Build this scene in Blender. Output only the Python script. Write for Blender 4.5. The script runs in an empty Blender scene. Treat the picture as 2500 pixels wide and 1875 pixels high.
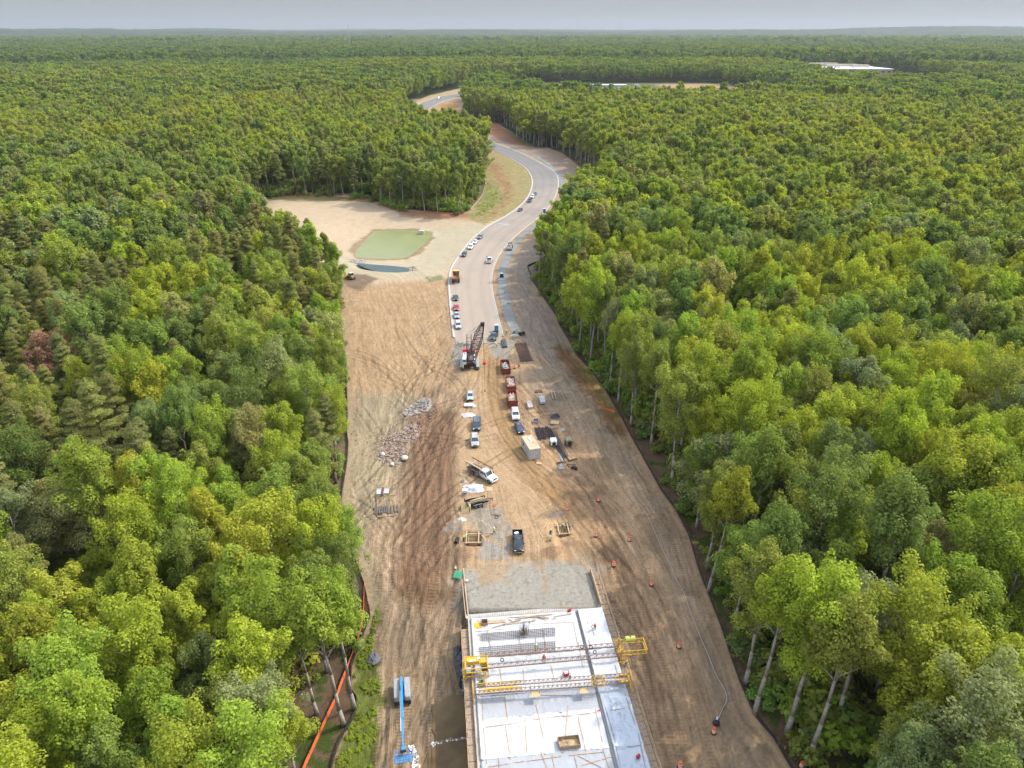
import bpy, bmesh, math, random
import numpy as np
from mathutils import Vector, Matrix
from math import radians, sin, cos, tan, atan, atan2, pi, sqrt

SC = bpy.context.scene
COL = SC.collection
# ------------------------------------------------------------------ camera
CAM_H, PITCH, FPX = 86.0, radians(26.4), 1735.0
cd = bpy.data.cameras.new('camera')
cd.sensor_width = 36.0
cd.lens = FPX / 2500 * 36
cd.clip_start, cd.clip_end = 1.0, 60000
cam = bpy.data.objects.new('camera', cd)
cam.location = (0, 0, CAM_H)
cam.rotation_euler = (pi / 2 - PITCH, 0, 0)
COL.objects.link(cam)
SC.camera = cam
# ------------------------------------------------------------------ sky, sun, exposure
SUN = Vector((0.858, 0.41, 1.0)).normalized()
w = bpy.data.worlds.new('World')
SC.world = w
w.use_nodes = True
nt = w.node_tree
sky = nt.nodes.new('ShaderNodeTexSky')
sky.sky_type = 'NISHITA'
sky.sun_disc = False
sky.sun_elevation = math.asin(SUN.z)
sky.sun_rotation = atan2(SUN.x, SUN.y)
sky.altitude = 60
sky.air_density = 1.0
sky.dust_density = 1.2
sky.ozone_density = 1.0
bg = nt.nodes['Background']
bg.inputs['Strength'].default_value = 0.085
hs = nt.nodes.new('ShaderNodeHueSaturation')      # paler, greyer sky, so its fill light is less blue
hs.inputs['Saturation'].default_value = 0.5
nt.links.new(sky.outputs[0], hs.inputs['Color'])
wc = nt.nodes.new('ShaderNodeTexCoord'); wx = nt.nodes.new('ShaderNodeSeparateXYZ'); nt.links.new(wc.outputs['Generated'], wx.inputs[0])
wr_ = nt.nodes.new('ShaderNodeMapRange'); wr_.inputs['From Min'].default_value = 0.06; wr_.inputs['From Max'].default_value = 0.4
wr_.inputs['To Min'].default_value = 0.47; wr_.inputs['To Max'].default_value = 5.5      # sky above the view brightened, added as fill for the shadows
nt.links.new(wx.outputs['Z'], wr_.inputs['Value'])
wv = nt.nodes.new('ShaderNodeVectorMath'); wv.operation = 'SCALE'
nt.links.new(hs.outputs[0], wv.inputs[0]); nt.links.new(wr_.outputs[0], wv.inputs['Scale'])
wm_x = nt.nodes.new('ShaderNodeMix'); wm_x.data_type = 'RGBA'      # even pale veil near the horizon
wr2 = nt.nodes.new('ShaderNodeMapRange'); wr2.inputs['From Min'].default_value = 0.05; wr2.inputs['From Max'].default_value = 0.3
nt.links.new(wx.outputs['Z'], wr2.inputs['Value']); nt.links.new(wr2.outputs[0], wm_x.inputs['Factor'])
wm_x.inputs['A'].default_value = (3.75, 3.95, 4.1, 1)
nt.links.new(wv.outputs[0], wm_x.inputs['B'])
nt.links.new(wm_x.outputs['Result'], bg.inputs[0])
sd = bpy.data.lights.new('sun', 'SUN')
sd.energy = 2.95
sd.angle = radians(0.8)
sd.color = (1.0, 0.93, 0.82)
sun = bpy.data.objects.new('sun', sd)
sun.rotation_euler = SUN.to_track_quat('Z', 'Y').to_euler()
sun.location = (80, 40, 200)
COL.objects.link(sun)
SC.view_settings.view_transform = 'Standard'
SC.view_settings.look = 'None'
SC.view_settings.gamma = 1
SC.view_settings.exposure = 0.38
cy = SC.cycles
cy.max_bounces = 5
cy.diffuse_bounces = 3
cy.glossy_bounces = 2
cy.transmission_bounces = 3
cy.transparent_max_bounces = 6
cy.volume_bounces = 0
cy.use_adaptive_sampling = True
cy.adaptive_threshold = 0.02
cy.caustics_reflective = False
cy.caustics_refractive = False
cy.sample_clamp_indirect = 6

# ------------------------------------------------------------------ noise and polygons (numpy)
def _h(ix, iy, s):
    n = (ix.astype(np.int64) * 374761393 + iy.astype(np.int64) * 668265263 + s * 1274126177) & 0xffffffff
    n = ((n ^ (n >> 13)) * 1274126177) & 0xffffffff
    return ((n ^ (n >> 16)) & 0xffffff) / float(0xffffff)
def vn(x, y, s=0):
    x = np.asarray(x, float); y = np.asarray(y, float)
    ix = np.floor(x); iy = np.floor(y)
    fx = x - ix; fy = y - iy
    fx = fx * fx * (3 - 2 * fx); fy = fy * fy * (3 - 2 * fy)
    a = _h(ix, iy, s); b = _h(ix + 1, iy, s); c = _h(ix, iy + 1, s); d = _h(ix + 1, iy + 1, s)
    return (a * (1 - fx) + b * fx) * (1 - fy) + (c * (1 - fx) + d * fx) * fy
def fbm(x, y, s=0, o=4):
    t, a, n = 0, 1.0, 0
    for i in range(o):
        t = t + a * vn(x, y, s + i); n += a; a *= 0.5
        x = x * 2.03 + 5.1; y = y * 2.03 + 1.7
    return t / n
def smooth(a, b, x):
    t = np.clip((np.asarray(x, float) - a) / (b - a), 0, 1)
    return t * t * (3 - 2 * t)
def inside(poly, x, y):
    x = np.asarray(x, float); y = np.asarray(y, float)
    r = np.zeros(x.shape, bool)
    n = len(poly)
    for i in range(n):
        x1, y1 = poly[i]; x2, y2 = poly[(i + 1) % n]
        if y1 == y2: continue
        c = ((y1 > y) != (y2 > y)) & (x < (x2 - x1) * (y - y1) / (y2 - y1) + x1)
        r ^= c
    return r
def dline(pts, x, y, closed=False):
    """distance to a polyline, and the arclength of the nearest point"""
    x = np.asarray(x, float); y = np.asarray(y, float)
    best = np.full(x.shape, 1e9); arc = np.zeros(x.shape); s = 0
    q = list(pts) + ([pts[0]] if closed else [])
    for (x1, y1), (x2, y2) in zip(q[:-1], q[1:]):
        dx, dy = x2 - x1, y2 - y1
        L = math.hypot(dx, dy)
        if L < 1e-6: continue
        t = np.clip(((x - x1) * dx + (y - y1) * dy) / (L * L), 0, 1)
        d = np.hypot(x - x1 - t * dx, y - y1 - t * dy)
        m = d < best
        best = np.where(m, d, best); arc = np.where(m, s + t * L, arc)
        s += L
    return best, arc
def sdist(poly, x, y):
    d, _ = dline(poly, x, y, True)
    return np.where(inside(poly, x, y), -d, d)

# ------------------------------------------------------------------ terrain height
def xdl(y): return -4.3 - 0.1056 * (np.asarray(y, float) - 60.8)        # left edge of the bridge deck
def xdr(y): return 17.9 - 0.1056 * (np.asarray(y, float) - 60.8)
POND = None; DITCH = None; PZ = -2.9
def zt(x, y):
    x = np.asarray(x, float); y = np.asarray(y, float)
    n = smooth(101, 76, y)
    left = smooth(0.3, -1.6, x - xdl(y))
    z = -5.6 * n * left
    under = (1 - left) * smooth(89.2, 87.8, y) * smooth(-1.2, -6.5, x - xdr(y))
    z = z - 5.6 * under
    z = z - .75 * smooth(-.25, .15, x - xdr(y)) * smooth(102, 96, y)
    z = z - .9 * smooth(95, 60, y) * smooth(1.0, 3.0, x - xdr(y))
    z = z - 0.9 * smooth(1.2, 3.5, x - xdr(y)) * smooth(85, 110, y) * smooth(190, 150, y) * smooth(30, 60, x) 
    if POND is not None:
        d = sdist(POND, x, y)
        z = np.where(y > 200, z + (PZ + .05) * smooth(30, 1.0, d) - .9 * smooth(1.2, -3, d), z)
        d2 = sdist(DITCH, x, y)
        z = np.where(y > 200, z - 1.2 * smooth(3.5, -1.5, d2), z)
    return z
def ray(px, py):
    dx = (px - 1250) / FPX; dy = (937.5 - py) / FPX
    return dx, cos(PITCH) + dy * sin(PITCH), -sin(PITCH) + dy * cos(PITCH)
def G(px, py, z=None, dz=0.0):
    """pixel of the photograph (2500 wide) -> point on the ground (or at height z)"""
    rx, ry, rz = ray(px, py)
    zz = z if z is not None else 0.0
    for i in range(14 if z is None else 1):
        t = (zz - CAM_H) / rz
        x, y = t * rx, t * ry
        if z is None:
            zz = 0.5 * zz + 0.5 * (float(zt(x, y)) + dz) if i else float(zt(x, y)) + dz
    return Vector((x, y, zz))
def GP(pts): return [tuple(G(*p)[:2]) for p in pts]
def chaikin(pts, n=2, closed=False):
    for _ in range(n):
        q = []
        m = len(pts)
        rng = range(m if closed else m - 1)
        if not closed: q.append(pts[0])
        for i in rng:
            a, b = pts[i], pts[(i + 1) % m]
            q.append(tuple(.75 * p + .25 * r for p, r in zip(a, b)))
            q.append(tuple(.25 * p + .75 * r for p, r in zip(a, b)))
        if not closed: q.append(pts[-1])
        pts = q
    return pts
def resample(pts, n):
    P = np.array(pts, float)
    d = np.r_[0, np.cumsum(np.linalg.norm(np.diff(P, axis=0), axis=1))]
    t = np.linspace(0, d[-1], n)
    return np.stack([np.interp(t, d, P[:, k]) for k in range(P.shape[1])], 1)
PZ = -2.9
POND = chaikin([tuple(G(px, py, PZ)[:2]) for px, py in [(868, 626), (872, 612), (910, 568), (925, 563), (1035, 564), (1052, 572), (1050, 582), (1010, 617), (990, 629), (945, 631), (885, 629)]], 1, True)
DITCH = chaikin([tuple(G(px, py, -.5)[:2]) for px, py in [(868, 646), (900, 650), (960, 652), (1000, 655), (1003, 661), (960, 664), (905, 658)]], 1, True)

# ------------------------------------------------------------------ materials
MATS = {}
def mat(name, col, rough=0.8, metal=0.0, var=0.12, scale=3.0, bump=0.0, bscale=None, spec=0.3, coat=0.0, dirt=None):
    if name in MATS: return MATS[name]
    m = bpy.data.materials.new(name); m.use_nodes = True
    t = m.node_tree; N = t.nodes; L = t.links
    b = N['Principled BSDF']
    b.inputs['Roughness'].default_value = rough
    b.inputs['Metallic'].default_value = metal
    b.inputs['Specular IOR Level'].default_value = spec
    if coat: b.inputs['Coat Weight'].default_value = coat; b.inputs['Coat Roughness'].default_value = 0.08
    tc = N.new('ShaderNodeTexCoord')
    nz = N.new('ShaderNodeTexNoise'); nz.inputs['Scale'].default_value = scale; nz.inputs['Detail'].default_value = 5
    L.new(tc.outputs['Object'], nz.inputs['Vector'])
    mr = N.new('ShaderNodeMapRange')
    mr.inputs['From Min'].default_value = 0.3; mr.inputs['From Max'].default_value = 0.7
    mr.inputs['To Min'].default_value = 1 - var; mr.inputs['To Max'].default_value = 1 + var
    L.new(nz.outputs['Fac'], mr.inputs['Value'])
    mx = N.new('ShaderNodeVectorMath'); mx.operation = 'SCALE'
    mx.inputs[0].default_value = col[:3]
    L.new(mr.outputs[0], mx.inputs['Scale'])
    out = mx.outputs[0]
    if dirt:
        n2 = N.new('ShaderNodeTexNoise'); n2.inputs['Scale'].default_value = dirt[1]; n2.inputs['Detail'].default_value = 6
        L.new(tc.outputs['Object'], n2.inputs['Vector'])
        r2 = N.new('ShaderNodeMapRange'); r2.inputs['From Min'].default_value = dirt[2]; r2.inputs['From Max'].default_value = dirt[2] + .15
        L.new(n2.outputs['Fac'], r2.inputs['Value'])
        mm = N.new('ShaderNodeMix'); mm.data_type = 'RGBA'
        L.new(r2.outputs[0], mm.inputs['Factor']); L.new(out, mm.inputs['A']); mm.inputs['B'].default_value = (*dirt[0], 1)
        out = mm.outputs['Result']
    L.new(out, b.inputs['Base Color'])
    if bump:
        bp = N.new('ShaderNodeBump'); bp.inputs['Strength'].default_value = bump; bp.inputs['Distance'].default_value = 0.1
        n3 = N.new('ShaderNodeTexNoise'); n3.inputs['Scale'].default_value = bscale or scale * 3; n3.inputs['Detail'].default_value = 6
        L.new(tc.outputs['Object'], n3.inputs['Vector'])
        L.new(n3.outputs['Fac'], bp.inputs['Height']); L.new(bp.outputs[0], b.inputs['Normal'])
    MATS[name] = m
    return m
DUST = (0.42, 0.33, 0.23)
def paint(name, col, rough=0.28):
    return mat(name, col, rough, 0.0, 0.05, 1.5, 0, None, 0.5, 0.35, (tuple(.5 * c + .5 * d for c, d in zip(col, DUST)), 1.3, 0.58))
M = dict(
    glass=mat('window_glass', (0.035, 0.05, 0.06), 0.08, 0.0, 0.1, spec=0.9),
    tyre=mat('tyre_rubber', (0.022, 0.021, 0.02), 0.85, dirt=((0.12, .09, .065), 4, .55)),
    rim=mat('wheel_metal', (0.35, 0.35, 0.36), 0.35, 0.8),
    black=mat('black_plastic', (0.02, 0.02, 0.022), 0.6),
    chrome=mat('chrome', (0.6, 0.6, 0.6), 0.2, 0.9),
    lampw=mat('headlamp_lens', (0.75, 0.77, 0.78), 0.15, spec=.8),
    lampr=mat('tail_lamp', (0.35, 0.02, 0.02), 0.2, spec=.8),
    steel=mat('grey_steel', (0.3, 0.3, 0.3), 0.5, 0.6, dirt=((.2, .1, .05), 3, .6)),
    rust=mat('rusty_steel', (0.16, 0.085, 0.055), 0.85, 0.2, 0.35, 8),
    darksteel=mat('dark_painted_steel', (0.05, 0.035, 0.035), 0.6, 0.2, 0.3, 6),
    rebar=mat('reinforcing_bar', (0.13, 0.09, 0.07), 0.8, 0.3, 0.3, 8),
    yellow=mat('yellow_paint', (0.62, 0.36, 0.02), 0.45, 0, .12, 2, dirt=((.3, .2, .06), 3, .58)),
    wood=mat('pale_wood', (0.46, 0.33, 0.20), 0.85, 0, 0.25, 5),
    wood2=mat('weathered_wood', (0.30, 0.22, 0.15), 0.9, 0, 0.3, 5),
    ply=mat('plywood', (0.50, 0.36, 0.19), 0.85, 0, 0.15, 2, dirt=((.36, .27, .17), 2, .55)),
    concrete=mat('concrete', (0.42, 0.39, 0.34), 0.9, 0, 0.15, 1.5, .3, 8),
    kerb=mat('kerb_concrete', (0.38, 0.35, 0.30), 0.9, 0, 0.12, 0.6, dirt=((.45, .35, .25), .35, .56)),
    white=mat('white_paint', (0.75, 0.74, 0.72), 0.4, dirt=((.55, .47, .38), 2, .6)),
    wplastic=mat('white_plastic_sheet', (0.47, 0.475, 0.48), 0.4, 0, 0.07, 0.35, .5, 2.2, dirt=((.38, .36, .33), .7, .65)),
    blackplastic=mat('black_plastic_sheet', (0.025, 0.027, 0.03), 0.3, 0, .4, 1.2, .6, 3, spec=.6),
    orange=mat('orange_plastic', (0.80, 0.13, 0.03), 0.5, 0, .1),
    red=mat('red_paint', (0.42, 0.03, 0.03), 0.45, dirt=((.25, .08, .05), 1.5, .55)),
    dred=mat('dark_red_paint', (0.22, 0.035, 0.028), 0.6, 0, .2, 2, dirt=((.2, .1, .07), 2, .55)),
    blue=mat('blue_paint', (0.04, 0.25, 0.60), 0.4),
    dblue=mat('blue_booth_plastic', (0.03, 0.13, 0.33), 0.5),
    greyp=mat('light_grey_paint', (0.42, 0.43, 0.42), 0.45),
    skin=mat('skin', (0.42, 0.24, 0.16), 0.6),
    denim=mat('dark_trousers', (0.045, 0.055, 0.08), 0.9),
    shirt=mat('grey_shirt', (0.14, 0.14, 0.15), 0.9),
    lime=mat('lime_vest', (0.55, 0.75, 0.06), 0.7, 0, .05),
    ovest=mat('orange_vest', (0.85, 0.12, 0.03), 0.7, 0, .05),
)

# ------------------------------------------------------------------ mesh helpers
class MB:
    """collects vertices and faces of ONE mesh object"""
    def __init__(s): s.v = []; s.f = []; s.mi = []; s.cur = 0
    def add(s, vs, fs):
        o = len(s.v); s.v += [tuple(v) for v in vs]; s.f += [tuple(i + o for i in f) for f in fs]; s.mi += [s.cur] * len(fs)
    def box(s, c, d, rz=0, R=None):
        hx, hy, hz = d[0] / 2, d[1] / 2, d[2] / 2
        R = R or Matrix.Rotation(rz, 3, 'Z')
        c = Vector(c)
        vs = [c + R @ Vector((x * hx, y * hy, z * hz)) for x, y, z in
              ((-1, -1, -1), (1, -1, -1), (1, 1, -1), (-1, 1, -1), (-1, -1, 1), (1, -1, 1), (1, 1, 1), (-1, 1, 1))]
        s.add(vs, [(0, 3, 2, 1), (4, 5, 6, 7), (0, 1, 5, 4), (1, 2, 6, 5), (2, 3, 7, 6), (3, 0, 4, 7)])
        return s
    def bar(s, a, b, r, n=4, r2=None):
        a = Vector(a); b = Vector(b); d = b - a
        if d.length < 1e-6: return s
        q = d.to_track_quat('Z', 'Y')
        r2 = r if r2 is None else r2
        vs = []
        for p, rr in ((a, r), (b, r2)):
            for i in range(n):
                t = 2 * pi * (i + .5) / n
                vs.append(p + q @ Vector((cos(t) * rr, sin(t) * rr, 0)))
        fs = [(i, (i + 1) % n, n + (i + 1) % n, n + i) for i in range(n)]
        fs += [tuple(range(n - 1, -1, -1)), tuple(range(n, 2 * n))]
        s.add(vs, fs); return s
    def tube(s, pts, r, n=5):
        for a, b in zip(pts[:-1], pts[1:]): s.bar(a, b, r, n)
        return s
    def prism(s, poly, z0, z1):
        n = len(poly)
        vs = [(x, y, z0) for x, y in poly] + [(x, y, z1) for x, y in poly]
        s.add(vs, [tuple(range(n - 1, -1, -1)), tuple(range(n, 2 * n))] + [(i, (i + 1) % n, n + (i + 1) % n, n + i) for i in range(n)])
        return s
    def side(s, prof, y0, y1):
        """profile of (x, z) points extruded along y"""
        n = len(prof)
        vs = [(x, y0, z) for x, z in prof] + [(x, y1, z) for x, z in prof]
        s.add(vs, [tuple(range(n)), tuple(range(2 * n - 1, n - 1, -1))] + [(i, n + i, n + (i + 1) % n, (i + 1) % n) for i in range(n)])
        return s
    def loft(s, rings, cap=True):
        n = len(rings[0]); vs = [p for r in rings for p in r]; fs = []
        for k in range(len(rings) - 1):
            for i in range(n):
                j = (i + 1) % n
                fs.append((k * n + i, k * n + j, (k + 1) * n + j, (k + 1) * n + i))
        if cap:
            fs.append(tuple(range(n - 1, -1, -1))); fs.append(tuple(range((len(rings) - 1) * n, len(rings) * n)))
        s.add(vs, fs); return s
    def cyl(s, c, r, h, n=16, axis='Z', r2=None):
        c = Vector(c); d = {'X': Vector((1, 0, 0)), 'Y': Vector((0, 1, 0)), 'Z': Vector((0, 0, 1))}[axis] * (h / 2)
        return s.bar(c - d, c + d, r, n, r2)
    def build(s, name, m, parent=None, smooth=False, bevel=0.0):
        me = bpy.data.meshes.new(name)
        me.from_pydata(s.v, [], s.f)
        for mm in (m if isinstance(m, (list, tuple)) else [m]): me.materials.append(mm)
        if isinstance(m, (list, tuple)): me.polygons.foreach_set('material_index', s.mi)
        if smooth: me.polygons.foreach_set('use_smooth', [True] * len(s.f))
        me.update()
        bm = bmesh.new(); bm.from_mesh(me); bmesh.ops.recalc_face_normals(bm, faces=bm.faces)
        if bevel:
            ed = [e for e in bm.edges if len(e.link_faces) == 2 and e.calc_face_angle(0) > 0.5]
            bmesh.ops.bevel(bm, geom=ed, offset=bevel, segments=2, affect='EDGES', clamp_overlap=True)
        bm.to_mesh(me); bm.free()
        o = bpy.data.objects.new(name, me)
        COL.objects.link(o)
        if parent is not None: o.parent = parent
        return o
def tag(o, label=None, cat=None, group=None, kind=None):
    if label: o['label'] = label
    if cat: o['category'] = cat
    if group: o['group'] = group
    if kind: o['kind'] = kind
    return o
def thing(name, label, cat, loc=(0, 0, 0), rz=0, group=None):
    o = bpy.data.objects.new(name, None); COL.objects.link(o)
    o.location = loc; o.rotation_euler = (0, 0, rz); o.empty_display_size = .5
    return tag(o, label, cat, group)
def dup(root, label=None, loc=None, rz=None, group=None):
    def cp(o, par):
        c = o.copy(); COL.objects.link(c); c.parent = par
        for ch in KIDS.get(o.name, []): cp(ch, c)
        return c
    KIDS = {}
    def walk(o):
        KIDS[o.name] = list(o.children)
        for ch in o.children: walk(ch)
    walk(root)
    c = cp(root, None)
    if label: c['label'] = label
    if group: c['group'] = group
    if loc is not None: c.location = loc
    if rz is not None: c.rotation_euler = (0, 0, rz)
    return c
def nmesh(name, V, F4, m, kind=None, smooth=True, attrs=None, tri=None):
    """fast mesh from numpy arrays (quads)"""
    me = bpy.data.meshes.new(name)
    V = np.asarray(V, np.float32); F4 = np.asarray(F4, np.int32)
    me.vertices.add(len(V)); me.vertices.foreach_set('co', V.ravel())
    k = F4.shape[1]
    me.loops.add(F4.size); me.loops.foreach_set('vertex_index', F4.ravel())
    me.polygons.add(len(F4)); me.polygons.foreach_set('loop_start', np.arange(0, F4.size, k, dtype=np.int32))
    me.polygons.foreach_set('loop_total', np.full(len(F4), k, np.int32))
    if smooth: me.polygons.foreach_set('use_smooth', np.ones(len(F4), bool))
    for an, (ty, dat) in (attrs or {}).items():
        a = me.attributes.new(an, ty, 'POINT')
        a.data.foreach_set('color' if ty == 'FLOAT_COLOR' else ('vector' if ty == 'FLOAT_VECTOR' else 'value'), np.asarray(dat, np.float32).ravel() if ty != 'INT' else np.asarray(dat, np.int32))
    if m: me.materials.append(m)
    me.update(calc_edges=True)
    o = bpy.data.objects.new(name, me)
    COL.objects.link(o)
    if kind: o['kind'] = kind
    return o
# ------------------------------------------------------------------ outlines of the place (pixels of the photograph, put on the ground)
LF_PX = [(795, 1945), (812, 1872), (820, 1838), (835, 1798), (856, 1769), (870, 1738), (873, 1709), (857, 1686), (859, 1626), (883, 1560), (905, 1505),
         (890, 1430), (856, 1345), (829, 1271), (836, 1201), (848, 1129), (851, 1083), (847, 1054), (849, 1016), (846, 900), (838, 830), (831, 768), (826, 700)]
RF_PX = [(1975, 1945), (1929, 1871), (1888, 1802), (1843, 1749), (1807, 1668), (1780, 1591), (1758, 1525), (1725, 1440), (1701, 1375), (1681, 1306), (1652, 1249),
         (1616, 1200), (1544, 1071), (1512, 1010), (1475, 949), (1441, 903), (1408, 868), (1386, 827), (1365, 793), (1359, 773), (1326, 726), (1300, 685), (1288, 652), (1318, 640)]
MIDL_PX = [(803, 676), (770, 666), (725, 652), (680, 630), (640, 580), (625, 520), (640, 492), (672, 483), (740, 480), (824, 483), (903, 491), (950, 512), (994, 520), (1048, 521),
           (1127, 525), (1149, 509), (1178, 476), (1185, 440), (1188, 400), (1192, 376), (1182, 364), (1150, 354), (1100, 346), (1050, 337), (1010, 320), (990, 298), (984, 264),
           (1005, 250), (1030, 240), (1060, 231), (1090, 223), (1130, 214), (1144, 206), (1140, 193)]
MIDR_PX = [(1360, 590), (1440, 510), (1490, 470), (1480, 445), (1430, 419), (1373, 374), (1338, 361), (1308, 361), (1268, 349), (1248, 322), (1214, 302), (1149, 295),
           (1130, 287), (1128, 262), (1134, 246), (1148, 236), (1176, 224), (1192, 212), (1190, 199)]
LF, RF = GP(LF_PX), GP(RF_PX)
CLEAR = [(LF[0][0] + 3, 15)] + LF + GP(MIDL_PX) + [(-62, 1420), (-20, 1440), (190, 1430), (380, 1440), (410, 1020), (260, 890), (100, 930), (50, 960), (10, 1100), (-20, 1300)] + GP(MIDR_PX[:-1][::-1]) + RF[::-1] + [(RF[0][0] + 6, 15)]
SCHOOL = [(545, 1180), (800, 1180), (900, 1830), (600, 1830)]
def cleared(x, y): return inside(CLEAR, x, y) | inside(SCHOOL, x, y)

RL_PX = [(1113, 840), (1100, 726), (1098.5, 690), (1102, 657), (1116.5, 635), (1135, 606), (1156, 581), (1192.5, 552), (1243, 525), (1279, 498), (1296, 472.5), (1302, 447), (1298, 428.6),
         (1286, 411), (1263, 396), (1238.6, 381), (1214, 371), (1199, 366), (1175, 354), (1145, 340), (1100, 318), (1050, 299), (1015, 285), (1001, 273), (1008, 261), (1032, 249.5), (1062, 239.5),
         (1079, 234.6), (1124, 228), (1152, 221), (1166, 213), (1160, 204), (1142, 196)]
RR_PX = [(1228, 838), (1214, 783.6), (1200, 722), (1196, 686), (1200, 657), (1214, 624.5), (1239.5, 592), (1276, 559), (1308, 536), (1337, 509), (1357, 476), (1363, 445),
         (1358, 426), (1345.5, 413.7), (1311, 394), (1273, 374), (1236, 360), (1199, 346.5), (1179, 338), (1150, 326), (1105, 306), (1065, 291), (1045, 281), (1039, 274), (1044, 268), (1057, 259.5), (1074, 249.5),
         (1099, 242), (1124, 236), (1160, 227), (1183, 214), (1178, 204), (1146, 193)]
ROADL = resample(chaikin(GP(RL_PX), 2), 260)
ROADR = resample(chaikin(GP(RR_PX), 2), 260)

# ------------------------------------------------------------------ ground sheet
def axis(segs):
    out = [segs[0][0]]
    for a, b, st in segs:
        n = max(1, int(round((b - a) / st)))
        out += list(np.linspace(a, b, n + 1)[1:])
    return np.array(out)
GX = axis([(-30000, -6000, 4000), (-6000, -800, 400), (-800, -130, 20), (-130, -48, 1.2), (-48, 50, 0.36), (50, 140, 1.5), (140, 800, 22), (800, 6000, 400), (6000, 30000, 4000)])
GY = axis([(-3000, -200, 400), (-200, 50, 25), (50, 215, 0.36), (215, 420, 0.9), (420, 760, 2.5), (760, 1500, 8), (1500, 6000, 300), (6000, 40000, 5000)])
X, Y = np.meshgrid(GX, GY)
def lin(*c): return np.array(c, float)
C = np.zeros(X.shape + (3,)); H = zt(X, Y)
C[:] = lin(.055, .06, .028)
# forest floor near the site: leaf litter
nf = fbm(X * .3, Y * .3, 3)
C[:] = C * 0 + np.where((Y < 600)[..., None], (lin(.17, .12, .08) * (0.55 + .8 * nf[..., None]) * (nf[..., None] < .56) + lin(.07, .10, .025) * (nf[..., None] >= .56)), lin(.045, .055, .02))
SITE = (Y > 20) & (Y < 1500) & (np.abs(X) < 420)
xs, ys = X[SITE], Y[SITE]
col = C[SITE]
h = H[SITE]
n1 = fbm(xs * .09, ys * .09, 11); n2 = fbm(xs * .45, ys * .45, 12); n3 = fbm(xs * 1.7, ys * 1.7, 13); nb = fbm(xs * .22, ys * .22, 17, 3)
wob = (n2 - .5) * 3.0 + (n3 - .5) * 1.3
def blend(wt, c, amp=.22):
    global col
    c = lin(*c) * (1 + amp * (n2 - .5) * 1.6 + amp * (n3 - .5) * 1.4)[:, None]
    wt = np.clip(wt, 0, 1)[:, None]
    col = col * (1 - wt) + c * wt
def zone(px, c, feather=1.2, op=1.0, amp=.22, noise=1.0, world=False):
    P = px if world else GP(px)
    blend(smooth(feather, -feather, sdist(P, xs, ys) + wob * noise) * op, c, amp)
cl = sdist(CLEAR, xs, ys)
blend(smooth(1.0, -0.6, cl + (n3 - .5) * 1.5), (.42, .305, .20), .22)
dl, al = dline(LF, xs, ys); dr, ar = dline(RF, xs, ys)
# broad tone zones
zone([(850, 700), (1095, 680), (1105, 850), (1120, 960), (860, 960), (835, 800)], (.47, .325, .195), 3, .9)                       # left field, orange tan
zone([(870, 960), (1010, 960), (985, 1130), (900, 1310), (950, 1500), (940, 1600), (830, 1270), (850, 1050)], (.42, .35, .235), 3, .9)   # pale khaki
zone([(1010, 980), (1120, 1010), (1115, 1150), (1100, 1380), (1070, 1500), (960, 1450), (980, 1300), (1000, 1180)], (.27, .165, .105), 2.2, .95)  # churned brown band
zone([(985, 1390), (1060, 1400), (1060, 1520), (1010, 1520)], (.25, .15, .09), 1.5, .8)
zone([(930, 1480), (1110, 1480), (1135, 1600), (1150, 1875), (900, 1900), (920, 1600)], (.45, .33, .22), 2, .85)
zone([(940, 1500), (990, 1480), (1050, 1560), (990, 1640), (930, 1600)], (.33, .255, .18), 2, .6)
zone([(1120, 850), (1300, 830), (1330, 1000), (1420, 1200), (1420, 1420), (1130, 1420), (1120, 1100)], (.55, .385, .235), 2, .9)          # bright middle
zone([(1180, 850), (1225, 850), (1240, 1000), (1330, 1140), (1450, 1240), (1440, 1290), (1290, 1190), (1200, 1040)], (.46, .29, .145), 1.4, .7)   # haul lane
zone([(1340, 930), (1450, 960), (1540, 1100), (1620, 1250), (1560, 1240), (1440, 1080), (1330, 1010)], (.33, .265, .20), 2.5, .9)
zone([(1290, 900), (1380, 880), (1420, 960), (1330, 1000), (1290, 960)], (.32, .275, .225), 2, .7)
zone([(1290, 700), (1345, 770), (1400, 880), (1340, 890), (1270, 830), (1250, 720), (1240, 640), (1290, 590), (1340, 560), (1330, 660)], (.34, .28, .235), 2.5, .9)
zone([(1370, 840), (1420, 880), (1520, 1020), (1540, 1080), (1500, 1060), (1440, 970), (1385, 900), (1345, 850)], (.22, .12, .055), 1.6, .9, .5)
zone([(1400, 870), (1440, 900), (1520, 1020), (1510, 1040), (1450, 960), (1400, 890)], (.20, .17, .05), .8, .6, .5)
zone([(1330, 1140), (1480, 1160), (1560, 1180), (1640, 1330), (1700, 1480), (1800, 1700), (1900, 1900), (1640, 1900), (1560, 1700), (1480, 1440), (1400, 1230)], (.43, .315, .21), 3, .9)
zone([(1380, 1180), (1500, 1230), (1580, 1500), (1680, 1900), (1600, 1900), (1540, 1640), (1470, 1400)], (.36, .24, .15), 2, .6, .4)
zone([(1560, 1190), (1620, 1240), (1700, 1420), (1800, 1680), (1900, 1900), (1780, 1900), (1700, 1600), (1620, 1400)], (.39, .31, .235), 2.5, .7)
zone([(1128, 1392), (1260, 1372), (1400, 1370), (1452, 1400), (1475, 1495), (1138, 1515)], (.40, .385, .35), .7, .95, .16)                   # graded stone apron
zone([(1150, 1380), (1245, 1375), (1240, 1420), (1170, 1425)], (.46, .34, .215), .9, .8)
zone([(1290, 1350), (1320, 1350), (1345, 1440), (1330, 1450), (1320, 1400)], (.46, .32, .19), .5, .7)
zone([(1150, 1230), (1230, 1240), (1225, 1310), (1165, 1300), (1140, 1260)], (.37, .34, .30), 1.2, .8)
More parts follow.
